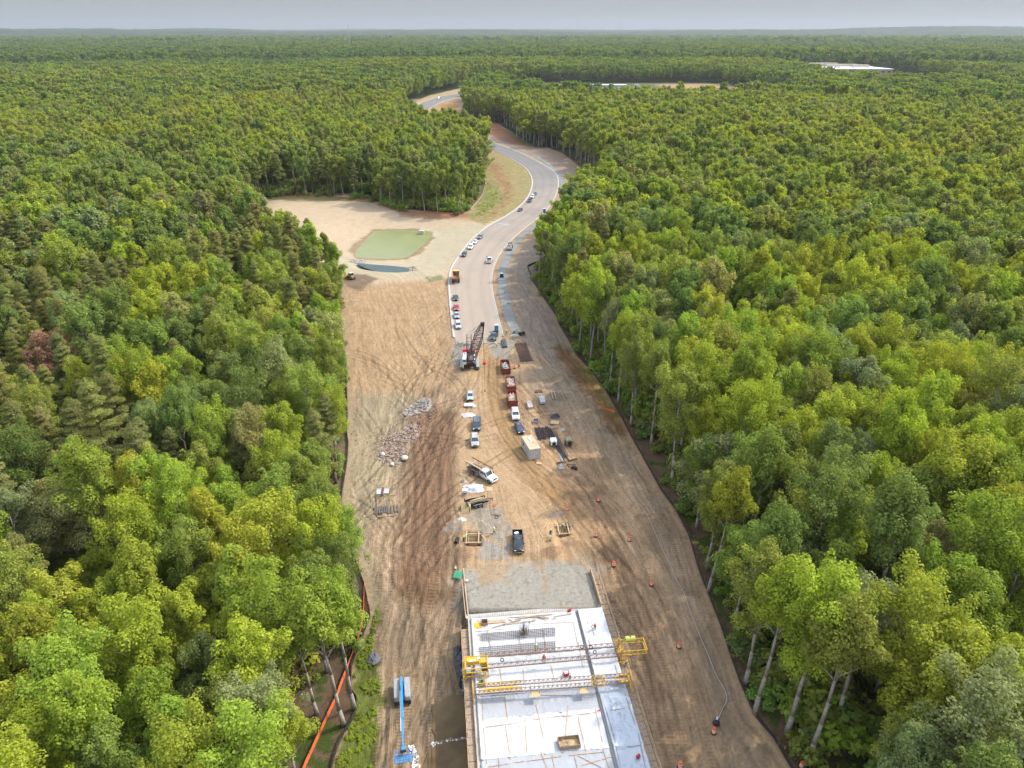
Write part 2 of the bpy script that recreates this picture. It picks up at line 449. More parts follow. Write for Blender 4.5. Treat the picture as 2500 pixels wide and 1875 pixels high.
zone([(1160, 1320), (1240, 1330), (1245, 1370), (1175, 1365)], (.37, .35, .32), .6, .9)
zone([(1205, 1300), (1240, 1290), (1235, 1330), (1212, 1335)], (.37, .36, .34), .5, .8)
zone([(1105, 820), (1165, 830), (1160, 860), (1150, 900), (1105, 895), (1108, 850)], (.33, .32, .28), .9, .95, .4)                      # stone pile by crane
zone([(1195, 835), (1260, 830), (1240, 880), (1195, 870)], (.38, .36, .32), 1.0, .9)
zone([(1090, 1425), (1130, 1400), (1135, 1480), (1105, 1470)], (.35, .32, .28), .8, .7)
zone([(1480, 1385), (1440, 1360), (1395, 1345), (1400, 1400), (1450, 1420)], (.44, .40, .34), 1.2, .5)
# pond surroundings
zone([(610, 485), (830, 470), (1040, 520), (1150, 540), (1240, 530), (1130, 610), (1095, 680), (840, 700), (700, 660), (600, 560)], (.56, .45, .32), 4, .95, .14)
zone([(960, 560), (1180, 545), (1210, 550), (1110, 640), (1050, 680), (820, 670), (820, 620), (980, 640), (1050, 600)], (.50, .45, .33), 5, .85, .14)
zone([(848, 615), (872, 590), (912, 560), (1020, 557), (1058, 568), (1060, 582), (1025, 620), (992, 634), (930, 636), (880, 634)], (.28, .20, .12), .8, .8)
zone([(655, 480), (740, 478), (824, 481), (905, 489), (915, 494), (820, 490), (700, 492)], (.24, .23, .08), 1.5, .8, .5)
zone([(950, 505), (1000, 515), (1130, 522), (1200, 512), (1210, 530), (1060, 536), (980, 527)], (.33, .17, .10), 1.8, .85)
zone([(820, 678), (880, 668), (925, 678), (880, 710), (845, 700)], (.20, .145, .10), 1.2, .9)
zone([(1040, 676), (1080, 672), (1078, 686), (1045, 688)], (.22, .25, .12), .8, .8, .6)
# meadow inside the bend
zone([(1140, 530), (1185, 460), (1187, 400), (1199, 370), (1240, 386), (1280, 410), (1296, 430), (1299, 460), (1275, 495), (1240, 522), (1180, 550)], (.33, .28, .13), 2, 1, .3)
zone([(1185, 400), (1215, 400), (1245, 450), (1250, 480), (1215, 520), (1180, 535), (1235, 480), (1215, 440)], (.32, .175, .10), 4.5, .85, .4, 3.0)
zone([(1150, 530), (1180, 480), (1186, 440), (1205, 450), (1228, 478), (1215, 500), (1180, 525)], (.21, .235, .065), 4, .85, .6, 3.0)
# right bank behind the bend: red soil then stone
zone([(1150, 294), (1215, 302), (1250, 325), (1300, 360), (1240, 350), (1185, 325), (1155, 308)], (.33, .155, .09), 3, .95)
zone([(1225, 312), (1250, 322), (1310, 360), (1295, 364), (1245, 335)], (.17, .15, .06), 2, .7)
zone([(1270, 360), (1340, 362), (1430, 420), (1480, 470), (1400, 560), (1380, 480), (1350, 410), (1300, 380)], (.37, .285, .23), 3, .9)
zone([(1070, 255), (1112, 250), (1115, 285), (1080, 280)], (.45, .24, .11), 3, .9)
zone([(1010, 262), (1060, 240), (1135, 224), (1140, 214), (1050, 232), (1000, 255)], (.46, .36, .2), 3, .8)
# grass strip by the left silt fence
zone([(812, 1890), (850, 1790), (868, 1700), (862, 1620), (900, 1550), (925, 1480), (915, 1560), (905, 1610), (930, 1680), (922, 1760), (905, 1900)], (.15, .20, .035), .8, .95, .5)
zone([(905, 1640), (935, 1680), (930, 1740), (915, 1720)], (.20, .21, .06), 1, .7, .5)
# far open ground
zone([(-62, 1420), (380, 1440), (370, 1150), (250, 930), (100, 880), (40, 900)], (.10, .12, .045), 3, .9, .4, 1, True)
zone([(262, 1300), (372, 1300), (372, 1400), (262, 1400)], (.42, .27, .15), 2, 1, .1, 1, True)
zone([(285, 1270), (345, 1270), (345, 1300), (285, 1300)], (.17, .24, .08), 2, 1, .1, 1, True)
# --- wheel and track marks: streaks that run along the fences / the road
inC = smooth(.5, -1.5, cl)
stk = fbm(dl * 1.1 + n1 * 9 + n2, al * .06, 21, 3); stk2 = fbm(dl * 3.1 + n1 * 16 + n2 * 2, al * .2, 22, 3)
wl = inC * (xs < xdl(ys) - 0.5) * smooth(240, 200, ys) * smooth(260, 215, ys)
wl = wl * np.where(ys > 100, smooth(0, -4, xs - (-16.5)), 1)
col *= (1 + wl * ((stk - .5) * .40 + (stk2 - .5) * .34) * (.4 + 1.1 * n1))[:, None]
rut = np.abs(np.sin(dl * 1.55 + 5 * n1)) ** 6
h = h + wl * ((stk2 - .5) * .16 + (stk - .5) * .12)
str_ = fbm(dr * 1.2 + n1 * 5, ar * .045, 31, 3); str2 = fbm(dr * 3.4 + n1 * 7, ar * .12, 32, 2)
wr = inC * (xs > np.where(ys < 100, xdr(ys) + 1.5, 8 + 0 * xs)) * smooth(230, 200, ys)
col *= (1 + wr * ((str_ - .5) * .45 + (str2 - .5) * .28))[:, None]
h = h + wr * ((str2 - .5) * .14 + (str_ - .5) * .16)
# ruts in the churned band and lane
LANE = GP([(1205, 850), (1203, 930), (1208, 1000), (1250, 1090), (1330, 1160), (1420, 1230), (1500, 1340), (1590, 1560), (1660, 1900)])
LANE = chaikin(LANE, 2)
dn, an = dline(LANE, xs, ys)
lane = smooth(7, 2, dn) * inC * smooth(0, 8, an)
for off, wd, dk in ((1.15, .34, .62), (2.9, .28, .78), (.1, .3, .85), (4.3, .3, .82)):
    tr = np.exp(-((dn - off - (n1 - .5) * .9) / wd) ** 2) * lane * (0.5 + .9 * n2)
    col *= (1 - np.clip(tr, 0, 1) * (1 - dk))[:, None]; h = h - tr * .05
BAND = chaikin(GP([(1085, 905), (1075, 1000), (1050, 1100), (1045, 1200), (1030, 1320), (1030, 1450), (990, 1600), (975, 1900)]), 2)
db, ab = dline(BAND, xs, ys)
for k, off in enumerate((.6, 2.6, 4.9, 7.0)):
    wd = .45
    gate = smooth(.42, .58, fbm(ab * .05 + k * 7, db * .12, 55 + k, 2)) * smooth(2, 14, ab)
    tr = np.exp(-((db - off - (n1 - .5) * 7.0) / wd) ** 2) * smooth(9, 5, db) * inC * (.3 + 1.2 * n2) * gate
    col *= (1 - np.clip(tr, 0, 1) * .36)[:, None]; h = h - tr * .14
    tr2 = np.exp(-((db - off - .85 - (n1 - .5) * 7.0) / .3) ** 2) * smooth(9, 5, db) * inC * gate
    h = h + tr2 * .10
# crawler tread prints (short cross bars) on the lower left bank
tread = (np.sin(ab * 9.0) > .1) * (np.abs(((db + (n1 - .5) * 4) % 2.6) - .6) < .38) * inC * smooth(125, 110, ys) * smooth(13, 8, db)
col *= (1 - .16 * tread * (n2 > .42))[:, None]
# crossing wheel ruts: pairs of curved lines left by turning machines
rr_ = random.Random(44)
def rutpair(x0, y0, ang, length, curv, gap=2.0, wd=.28, dep=.10, dark=.30):
    global h, col
    P = []; x, y, a = x0, y0, ang; st = 2.2
    for i in range(int(length / st)):
        P.append((x, y)); x += cos(a) * st; y += sin(a) * st; a += curv * st + rr_.gauss(0, .015)
    if len(P) < 3: return
    px_ = [p[0] for p in P]; py_ = [p[1] for p in P]
    k = np.where((xs > min(px_) - 3) & (xs < max(px_) + 3) & (ys > min(py_) - 3) & (ys < max(py_) + 3) & (cl < -1.5))[0]
    if not len(k): return
    d, s_ = dline(P, xs[k], ys[k]); L_ = length
    fade = smooth(0, 4, s_) * smooth(L_, L_ - 6, s_ + 2)
    t1 = np.exp(-((np.abs(d - gap / 2)) / wd) ** 2) * fade; t2 = np.exp(-((np.abs(d - gap / 2 - .45)) / .2) ** 2) * fade
    col[k] *= (1 - dark * np.clip(t1, 0, 1) * (.5 + n3[k]))[:, None]; col[k] *= (1 + .12 * t2)[:, None]
    h[k] += -dep * t1 + dep * .7 * t2
for i in range(46):
    rutpair(rr_.uniform(-36, -14), rr_.uniform(102, 178), pi / 2 + rr_.gauss(0, .35), rr_.uniform(18, 50), rr_.gauss(0, .022), 2.1, .26, rr_.uniform(.05, .15), rr_.uniform(.18, .42))
for i in range(14):
    rutpair(rr_.uniform(-44, -14), rr_.uniform(180, 232), rr_.choice([0, pi / 2]) + rr_.gauss(0, .5), rr_.uniform(20, 45), rr_.gauss(0, .03), 2.2, .3, .05, rr_.uniform(.12, .25))
for i in range(20):
    rutpair(rr_.uniform(-19, -8), rr_.uniform(58, 96), pi / 2 + rr_.gauss(.15, .2), rr_.uniform(14, 30), rr_.gauss(0, .025), 2.0, .24, .07, rr_.uniform(.15, .32))
for i in range(34):
    yy_ = rr_.uniform(62, 165); rutpair(float(np.interp(yy_, [60, 90, 120, 165], [26, 22, 14, 4])) + rr_.uniform(-5, 7), yy_, pi / 2 + .32 + rr_.gauss(0, .10), rr_.uniform(18, 45), rr_.gauss(.003, .008), 2.1, .25, .05, rr_.uniform(.12, .32))
blot = smooth(.52, .64, fbm(xs * .11, ys * .09, 95, 4)) * smooth(-.5, -2, cl)
ri_ = smooth(2, 8, xs - np.where(ys < 100, xdr(ys), 2 + 0 * xs)) * smooth(200, 170, ys)
col *= (1 - .24 * blot * ri_)[:, None]; col *= 1 + (lin(.30, .22, .14) * ri_[:, None])
# clods and stones
clod = (n3 > .66) & (n2 > .5) & (cl < -.5) & (ys < 240)
col[clod] *= .72
h = h + np.where(cl < -.3, (n3 - .5) * .14 * (ys < 240), (n3 - .5) * .2 * (ys < 240))
# gentle mounds along the band's right margin and spoil heaps
def mound(px, py, r, hh, c=None, sx=1.0):
    global h
    g = G(px, py)
    e = np.exp(-(((xs - g.x) / sx) ** 2 + (ys - g.y) ** 2) / (r * r))
    h = h + hh * e * (.75 + .5 * n3)
    if c: blend(smooth(.30, .75, e + (n3 - .5) * 1.1 + (n2 - .5) * .9) * .75 * smooth(.03, .2, e), c, .35)
for mm in [(1130, 868, 3.2, 1.2, (.33, .33, .30)), (1118, 890, 2, .7, (.30, .29, .25)), (1080, 955, 1.8, .6, (.35, .24, .17)),
           (1364, 1258, 1.6, .7, (.33, .27, .24)), (1345, 1350, 2.0, .6, (.27, .17, .11)), (1395, 1328, 1.8, .7, (.30, .20, .14)), (1130, 1355, 2.4, .9, (.27, .175, .12)),
           (1110, 1290, 2.4, .6, (.31, .28, .25)), (1105, 1450, 2.2, .8, (.24, .15, .09)), (1033, 1420, 2.6, .8, (.25, .155, .10)), (1320, 940, 1.2, .4, (.40, .30, .2))]:
    mound(*mm)
# form pits near the bridge end
def pit(pxs, dep):
    global h
    P = GP(pxs); d = sdist(P, xs, ys)
    h = h - dep * smooth(.25, -.25, d)
    blend(smooth(.2, -.2, d), (.22, .13, .07), .3)
PIT_L = [(1136, 1300), (1172, 1297), (1174, 1332), (1137, 1336)]
PIT_R = [(1362, 1280), (1386, 1277), (1390, 1308), (1366, 1312)]
pit(PIT_L, 1.1); pit(PIT_R, 1.1)
# coordinates that follow the wheel tracks, for the fine marks in the soil shader
useb = (xs < xdl(ys) + 1) & (ys < 175) & (db < 14)
usel = (dn < 9)
lat = np.where(useb, db, np.where(usel & (ys < 200), dn + 50, np.where(xs < -8, dl + 100, dr + 150))) + n1 * np.where(useb, 3.5, 1.3)
road_like_ap = smooth(-1, 1, sdist(GP([(1128, 1392), (1260, 1372), (1400, 1370), (1452, 1400), (1475, 1495), (1138, 1515)]), xs, ys))
arc = np.where(useb, ab, np.where(usel & (ys < 200), an, np.where(xs < -8, al, ar)))
road_like = smooth(-.5, -2.5, cl) * smooth(330, 230, ys)
e_b = np.minimum(np.minimum(14 - db, 175 - ys), xdl(ys) + 1 - xs); e_l = np.minimum(9 - dn, 200 - ys)
road_like = road_like * smooth(0, 1.3, np.abs(e_b)) * np.where(useb, 1, smooth(0, 1.3, np.abs(e_l)) * np.where(usel & (ys < 200), 1, smooth(0, 1.3, np.abs(xs + 8))))
road_like = road_like * (.25 + .75 * road_like_ap)
TRK = np.zeros(X.shape + (3,)); TRK[SITE] = np.stack([lat, arc, road_like * np.where(useb, 1.0, .7)], -1)
C[SITE] = np.clip(col * lin(.68, .655, .595), .008, .85); H[SITE] = h
nY, nX = X.shape
idx = np.arange(nX * nY).reshape(nY, nX)
F = np.stack([idx[:-1, :-1], idx[:-1, 1:], idx[1:, 1:], idx[1:, :-1]], -1).reshape(-1, 4)
V = np.stack([X, Y, H], -1).reshape(-1, 3)
trk = TRK.reshape(-1, 3)
rgba = np.concatenate([C, np.ones(X.shape + (1,))], -1).reshape(-1, 4)
# ground material: soil colour map x fine procedural grain
gm = bpy.data.materials.new('ground_soil'); gm.use_nodes = True
t = gm.node_tree; N = t.nodes; L = t.links
b = N['Principled BSDF']; b.inputs['Roughness'].default_value = .95; b.inputs['Specular IOR Level'].default_value = .1
at = N.new('ShaderNodeAttribute'); at.attribute_name = 'soil'
tc = N.new('ShaderNodeNewGeometry')
def nz(scale, det=4, rough=.6):
    n = N.new('ShaderNodeTexNoise'); n.inputs['Scale'].default_value = scale * .7; n.inputs['Detail'].default_value = det; n.inputs['Roughness'].default_value = rough
    L.new(tc.outputs['Position'], n.inputs['Vector']); return n
na = nz(2.6, 5); nb_ = nz(9, 3, .7)
ad = N.new('ShaderNodeMath'); ad.operation = 'ADD'; L.new(na.outputs['Fac'], ad.inputs[0]); L.new(nb_.outputs['Fac'], ad.inputs[1])
mr = N.new('ShaderNodeMapRange'); mr.inputs['From Min'].default_value = .65; mr.inputs['From Max'].default_value = 1.35; mr.inputs['To Min'].default_value = .74; mr.inputs['To Max'].default_value = 1.22
L.new(ad.outputs[0], mr.inputs['Value'])
tk = N.new('ShaderNodeAttribute'); tk.attribute_name = 'trk'; sx_ = N.new('ShaderNodeSeparateXYZ'); L.new(tk.outputs['Vector'], sx_.inputs[0])
def mth(op, a, b_=None, c_=None):
    n = N.new('ShaderNodeMath'); n.operation = op
    for i, v in enumerate((a, b_, c_)):
        if v is None: continue
        if isinstance(v, (int, float)): n.inputs[i].default_value = v
        else: L.new(v, n.inputs[i])
    return n.outputs[0]
def strk(fx, fy, det):
    c_ = N.new('ShaderNodeCombineXYZ'); L.new(mth('MULTIPLY', sx_.outputs['X'], fx), c_.inputs['X']); L.new(mth('MULTIPLY', sx_.outputs['Y'], fy), c_.inputs['Y'])
    n = N.new('ShaderNodeTexNoise'); n.inputs['Scale'].default_value = 1; n.inputs['Detail'].default_value = det; n.inputs['Roughness'].default_value = .62; L.new(c_.outputs[0], n.inputs['Vector']); return n.outputs['Fac']
s1_ = strk(1.1, .09, 3); s2_ = strk(4.2, .35, 2)
ssum = mth('ADD', mth('MULTIPLY', s1_, .6), mth('MULTIPLY', s2_, .4))
smr = N.new('ShaderNodeMapRange'); smr.inputs['From Min'].default_value = .36; smr.inputs['From Max'].default_value = .62; smr.inputs['To Min'].default_value = .60; smr.inputs['To Max'].default_value = 1.22; L.new(ssum, smr.inputs['Value'])
# tread prints: short bars across the track, only on some wheel lines
lanes = N.new('ShaderNodeMapRange'); lanes.inputs['From Min'].default_value = .52; lanes.inputs['From Max'].default_value = .58; L.new(strk(.55, .02, 1), lanes.inputs['Value'])
bars_ = mth('GREATER_THAN', mth('SINE', mth('MULTIPLY', sx_.outputs['Y'], 11.5)), .25)
tread_ = mth('MULTIPLY', mth('MULTIPLY', lanes.outputs[0], bars_), .22)
sm_ = mth('SUBTRACT', smr.outputs[0], tread_)
smix = mth('ADD', 1.0, mth('MULTIPLY', mth('SUBTRACT', sm_, 1.0), sx_.outputs['Z']))
vm = N.new('ShaderNodeVectorMath'); vm.operation = 'SCALE'; L.new(at.outputs['Color'], vm.inputs[0]); L.new(mth('MULTIPLY', mr.outputs[0], smix), vm.inputs['Scale'])
L.new(vm.outputs[0], b.inputs['Base Color'])
bp = N.new('ShaderNodeBump'); bp.inputs['Strength'].default_value = .8; bp.inputs['Distance'].default_value = .12
L.new(mth('ADD', ad.outputs[0], mth('MULTIPLY', mth('ADD', ssum, mth('MULTIPLY', tread_, -.6)), mth('MULTIPLY', sx_.outputs['Z'], 2.4))), bp.inputs['Height']); L.new(bp.outputs[0], b.inputs['Normal'])
ground = nmesh('ground', V, F, gm, 'structure', True, {'soil': ('FLOAT_COLOR', rgba), 'trk': ('FLOAT_VECTOR', trk)})
tag(ground, 'bare tan construction soil with wheel marks between two forests')

# ------------------------------------------------------------------ water
def water(name, poly, z, m, label):
    mb = MB(); n = len(poly); mb.add([(x, y, z) for x, y in poly], [tuple(range(n))])
    return tag(mb.build(name, m), label, None, None, 'structure')
wm = mat('pond_water', (0.20, 0.215, 0.085), 0.35, 0, 0.07, 0.12, .05, 1.5, spec=.25)
wm2 = mat('ditch_water', (0.05, 0.075, 0.07), 0.45, 0, 0.1, 0.2, .02, 1.5, spec=.2)
wm3 = mat('brown_river_water', (0.15, 0.10, 0.045), 0.3, 0, 0.35, 0.3, .1, 2, spec=.12)
cx = sum(p[0] for p in POND) / len(POND); cyy = sum(p[1] for p in POND) / len(POND)
water('pond', [(cx + (x - cx) * 1.03, cyy + (y - cyy) * 1.03) for x, y in POND], PZ, wm, 'square pond of opaque olive green water')
DP = chaikin(GP([(862, 645), (900, 648), (960, 650), (1006, 653), (1008, 663), (960, 667), (903, 660)]), 1, True)
water('ditch_water', DP, float(zt(sum(p[0] for p in DITCH) / len(DITCH), sum(p[1] for p in DITCH) / len(DITCH))) + .8, wm2, 'narrow dark strip of water in front of the pond')
# ------------------------------------------------------------------ paved road, kerbs, side strip
def ribbon(name, A, B, m, z=.03, nc=10, attrs=None, label=None, kind='structure'):
    A = np.asarray(A); B = np.asarray(B); n = len(A)
    t = np.linspace(0, 1, nc + 1)
    P = A[:, None, :] * (1 - t)[None, :, None] + B[:, None, :] * t[None, :, None]
    Z = zt(P[..., 0], P[..., 1]) + z
    V = np.concatenate([P, Z[..., None]], -1).reshape(-1, 3)
    i = np.arange(n * (nc + 1)).reshape(n, nc + 1)
    F = np.stack([i[:-1, :-1], i[:-1, 1:], i[1:, 1:], i[1:, :-1]], -1).reshape(-1, 4)
    o = nmesh(name, V, F, m, kind, True, attrs(P) if attrs else None)
    if label: o['label'] = label
    return o
def road_attr(P):
    x, y = P[..., 0], P[..., 1]
    n = fbm(x * .12, y * .12, 41); nn = fbm(x * .9, y * .9, 43)
    dust = smooth(560, 230, y + (n - .5) * 160)
    a = lin(.29, .275, .255); b_ = lin(.50, .41, .32)
    c = a * (1 - dust[..., None]) + b_ * dust[..., None]
    mid = smooth(300, 250, y) * smooth(.2, .8, n)
    c = c * (1 - .12 * mid[..., None]) + lin(.43, .38, .36) * .12 * mid[..., None]
    c = .65 * c * (1 + .14 * (nn[..., None] - .5))
    u = np.linspace(0, 1, P.shape[1])[None, :]
    c = c * (1 - .10 * (np.abs(np.sin(u * 9.5 + .5)) ** 8)[..., None])
    return {'soil': ('FLOAT_COLOR', np.concatenate([c, np.ones(c.shape[:-1] + (1,))], -1).reshape(-1, 4))}
L_ = resample(ROADL, 520); R_ = resample(ROADR, 520)
rm = gm.copy(); rm.name = 'dusty_asphalt'
for nd in rm.node_tree.nodes:
    if nd.type == 'BUMP': nd.inputs['Strength'].default_value = .12
    if nd.type == 'MAP_RANGE': nd.inputs['To Min'].default_value = .90; nd.inputs['To Max'].default_value = 1.07
ribbon('road', L_, R_, rm, .10, 16, road_attr, 'new road, dusty near the works and dark asphalt round the bend')
def kerb_mesh(path, wid=0.75, hh=.16, side=1):
    P = resample(path, 520); T = np.gradient(P, axis=0); T /= np.linalg.norm(T, axis=1)[:, None]
    Nn = np.stack([-T[:, 1], T[:, 0]], 1) * side
    prof = [(0, .12), (.45 * wid, .13), (.55 * wid, hh), (wid, hh), (wid, -.1)]
    V = []
    for d, z in prof:
        q = P + Nn * d; V.append(np.concatenate([q, (zt(P[:, 0], P[:, 1]) + z)[:, None]], 1))
    V = np.stack(V, 1); k = len(prof); n = len(P)
    i = np.arange(n * k).reshape(n, k)
    return V.reshape(-1, 3), np.stack([i[:-1, :-1], i[:-1, 1:], i[1:, 1:], i[1:, :-1]], -1).reshape(-1, 4)
for path, side, lb in ((ROADL[1:], 1, 'pale concrete kerb along the left side of the road'), (ROADR[1:], -1, 'pale concrete kerb along the right side of the road')):
    V, F = kerb_mesh(path, .8, .25, side)
    k = nmesh('kerb', V, F, M['kerb'], 'structure', False); k['label'] = lb
SW = chaikin(GP([(1262, 812), (1247, 787), (1238, 755), (1229, 715), (1226, 690), (1229, 646), (1243, 617), (1276, 574), (1330, 535), (1368, 500), (1378, 473), (1375, 443), (1360, 418), (1323, 389), (1290, 374), (1240, 352), (1190, 333)]), 2)
SW = resample(SW, 220); T = np.gradient(SW, axis=0); T /= np.linalg.norm(T, axis=1)[:, None]; Nn = np.stack([-T[:, 1], T[:, 0]], 1)
wn = 1.7 + (fbm(np.arange(220) * .15, np.zeros(220), 51) - .5)[:, None] * .8
sm = mat('blue_grey_stone_dust', (.185, .188, .172), .95, 0, .16, .25, .3, 6, dirt=((.26, .26, .24), .08, .55))
ribbon('path', SW - Nn * wn, SW + Nn * wn, sm, .12, 4, None, 'strip of blue grey crushed stone laid beside the right kerb')
# ------------------------------------------------------------------ foliage materials
def leafmat(name, mode, base=None, trans=.45):
    m = bpy.data.materials.new(name); m.use_nodes = True
    t = m.node_tree; N = t.nodes; L = t.links
    N.remove(N['Principled BSDF']); out = N['Material Output']
    if mode == 'inst':
        c = N.new('ShaderNodeAttribute'); c.attribute_type = 'INSTANCER'; c.attribute_name = 'tint'; src = c.outputs['Color']
    elif mode == 'obj':
        c = N.new('ShaderNodeObjectInfo'); src = c.outputs['Color']
    else:
        c = N.new('ShaderNodeRGB'); c.outputs[0].default_value = (*base, 1); src = c.outputs[0]
    g = N.new('ShaderNodeNewGeometry')
    r = N.new('ShaderNodeMapRange'); r.inputs['To Min'].default_value = .68; r.inputs['To Max'].default_value = 1.32
    L.new(g.outputs['Random Per Island'], r.inputs['Value'])
    tx = N.new('ShaderNodeTexNoise'); tx.inputs['Scale'].default_value = .35; tx.inputs['Detail'].default_value = 2
    L.new(g.outputs['Position'], tx.inputs['Vector'])
    r2 = N.new('ShaderNodeMapRange'); r2.inputs['From Min'].default_value = .3; r2.inputs['From Max'].default_value = .7; r2.inputs['To Min'].default_value = .82; r2.inputs['To Max'].default_value = 1.18
    L.new(tx.outputs['Fac'], r2.inputs['Value'])
    mu = N.new('ShaderNodeMath'); mu.operation = 'MULTIPLY'; L.new(r.outputs[0], mu.inputs[0]); L.new(r2.outputs[0], mu.inputs[1])
    v = N.new('ShaderNodeVectorMath'); v.operation = 'SCALE'; L.new(src, v.inputs[0]); L.new(mu.outputs[0], v.inputs['Scale'])
    d = N.new('ShaderNodeBsdfDiffuse'); L.new(v.outputs[0], d.inputs['Color'])
    tr = N.new('ShaderNodeBsdfTranslucent')
    v2 = N.new('ShaderNodeVectorMath'); v2.operation = 'MULTIPLY'; L.new(v.outputs[0], v2.inputs[0]); v2.inputs[1].default_value = (1.45, 1.45, .4)
    L.new(v2.outputs[0], tr.inputs['Color'])
    mx = N.new('ShaderNodeMixShader'); mx.inputs['Fac'].default_value = trans
    L.new(d.outputs[0], mx.inputs[1]); L.new(tr.outputs[0], mx.inputs[2])
    L.new(mx.outputs[0], out.inputs['Surface'])
    return m
LEAF_OBJ = leafmat('foliage', 'obj'); LEAF_INST = leafmat('forest_foliage', 'inst')
BARK = mat('pale_bark', (.30, .26, .21), .9, 0, .3, 2.5, .4, 8)
BARKP = mat('brown_pine_bark', (.15, .105, .075), .9, 0, .3, 2.5, .4, 8)

def leaves(rng, cl, nleaf, size, up=.5, flat=0.0, aspect=1.0):
    """leaf-sized quads over the shells of the clusters (cx, cy, cz, rx, ry, rz)"""
    cl = np.array(cl); n = len(cl)
    vol = (cl[:, 3] * cl[:, 4] + cl[:, 3] * cl[:, 5]) ; p = vol / vol.sum()
    k = rng.choice(n, nleaf, p=p)
    d = rng.normal(size=(nleaf, 3)); d /= np.linalg.norm(d, axis=1)[:, None]
    d[:, 2] = np.where((d[:, 2] < 0) & (rng.random(nleaf) < .55), -d[:, 2], d[:, 2])
    rad = 1 - .45 * rng.random(nleaf) ** 1.7
    P = cl[k, :3] + d * cl[k, 3:6] * rad[:, None]
    nr = d / cl[k, 3:6]; nr /= np.linalg.norm(nr, axis=1)[:, None]
    nr = nr * .9 + rng.normal(size=(nleaf, 3)) * .38 + np.array([0, 0, up])
    nr /= np.linalg.norm(nr, axis=1)[:, None]
    a = np.cross(nr, rng.normal(size=(nleaf, 3))); a /= np.linalg.norm(a, axis=1)[:, None]
    b_ = np.cross(nr, a)
    s = size * (.6 + .8 * rng.random(nleaf))[:, None]
    s2 = s * aspect
    V = np.stack([P - a * s * .5, P - b_ * s2 * .42 + a * s * .05, P + a * s * .5, P + b_ * s2 * .42 - a * s * .05], 1).reshape(-1, 3)
    F = np.arange(nleaf * 4).reshape(-1, 4)
    return V, F
def tree_parts(seed, kind, H, R, cb, nleaf, size, limbs=16):
    """returns (leaf V, F) and a trunk MB; kind: broad / tall / pine / fan"""
    rng = np.random.default_rng(seed); rnd = random.Random(seed)
    tr = MB(); cl = []
    pts = []
    bx, by = rnd.uniform(-.9, .9), rnd.uniform(-.9, .9)
    K = 7
    for i in range(K + 1):
        f = i / K
        pts.append(Vector((bx * sin(f * 2.4) + rnd.uniform(-.12, .12) * (i > 0), by * sin(f * 2) + rnd.uniform(-.12, .12) * (i > 0), f * H * (.93 if kind != 'broad' else .8))))
    r0 = H * .0105 + .03
    for i in range(K):
        tr.bar(pts[i], pts[i + 1], r0 * (1 - .85 * i / K) * (1.35 if i == 0 else 1), 7, r0 * (1 - .85 * (i + 1) / K))
    def at(f):
        f = min(max(f, 0), .999) * K; i = int(f)
        return pts[i].lerp(pts[i + 1], f - i)
    ztop = pts[-1].z
    if kind == 'pine':
        nl = limbs + 8
        for i in range(nl):
            f = cb + (1 - cb) * ((i + .5) / nl) ** .9
            q = (f - cb) / (1 - cb)
            env = R * (0.55 + .45 * math.sin(pi * min(q * 1.15 + .2, 1))) * (1 - q) ** .55
            a = i * 2.4 + rnd.uniform(-.4, .4)
            p = at(f); ln = env * rnd.uniform(.65, 1.1)
            e = p + Vector((cos(a) * ln, sin(a) * ln, ln * rnd.uniform(.05, .35)))
            tr.bar(p, e, .07, 4, .02)
            for s_ in (.5, .78, 1.0):
                c = p.lerp(e, s_); w_ = R * rnd.uniform(.18, .29)
                cl.append((c.x + rnd.uniform(-.4, .4), c.y + rnd.uniform(-.4, .4), c.z + .2, w_, w_, w_ * .5))
        cl.append((pts[-1].x, pts[-1].y, ztop, R * .22, R * .22, R * .35))
    else:
        for i in range(limbs):
            q = (i + .5) / limbs
            f = cb + (.97 - cb) * q
            up = {'broad': .55, 'tall': 1.25, 'fan': 1.0}[kind]
            if kind == 'broad': env = R * math.sqrt(max(.05, 1 - (q * 1.02 - .28) ** 2 * 1.7))
            elif kind == 'tall': env = R * (.55 + .55 * sin(pi * min(1, q * .8 + .12))) * (1 - q * .55)
            else: env = R * (.6 + .45 * q) * (1 - max(0, q - .7) * 1.6)
            a = i * 2.4 + rnd.uniform(-.5, .5); ln = env * rnd.uniform(.72, 1.08)
            p = at(f * .92)
            e = p + Vector((cos(a) * ln, sin(a) * ln, ln * up * rnd.uniform(.6, 1.3)))
            if e.z > H * .98: e.z = H * .98 - rnd.random()
            m1 = p.lerp(e, .5) + Vector((0, 0, -.06 * ln))
            rr = .11 * (1 - q) + .05
            tr.bar(p, m1, rr, 5, rr * .6); tr.bar(m1, e, rr * .6, 4, .02)
            for s_ in (.45, .7, .88, 1.02):
                c = p.lerp(e, s_)
                w_ = R * rnd.uniform(.17, .30) * (1.05 if s_ < .8 else .85)
                cl.append((c.x + rnd.uniform(-.7, .7), c.y + rnd.uniform(-.7, .7), c.z + rnd.uniform(-.3, .8), w_, w_, w_ * (1.0 if kind == 'broad' else 1.5)))
                if s_ > .6 and rnd.random() < .45:
                    o = Vector((rnd.uniform(-1, 1), rnd.uniform(-1, 1), rnd.uniform(-.3, 1))) * R * .3
                    e2 = c + o; tr.bar(c, e2, .035, 4, .012)
                    cl.append((e2.x, e2.y, e2.z, w_ * .75, w_ * .75, w_ * (.8 if kind == 'broad' else 1.2)))
        for _ in range(4):
            cl.append((pts[-1].x + rnd.uniform(-1, 1) * R * .25, pts[-1].y + rnd.uniform(-1, 1) * R * .25, ztop - rnd.random() * 1.5, R * .26, R * .26, R * (.25 if kind == 'broad' else .45)))
    asp = 1.0 if kind != 'pine' else .6
    V, F = leaves(rng, cl, nleaf, size, .7, 0, asp)
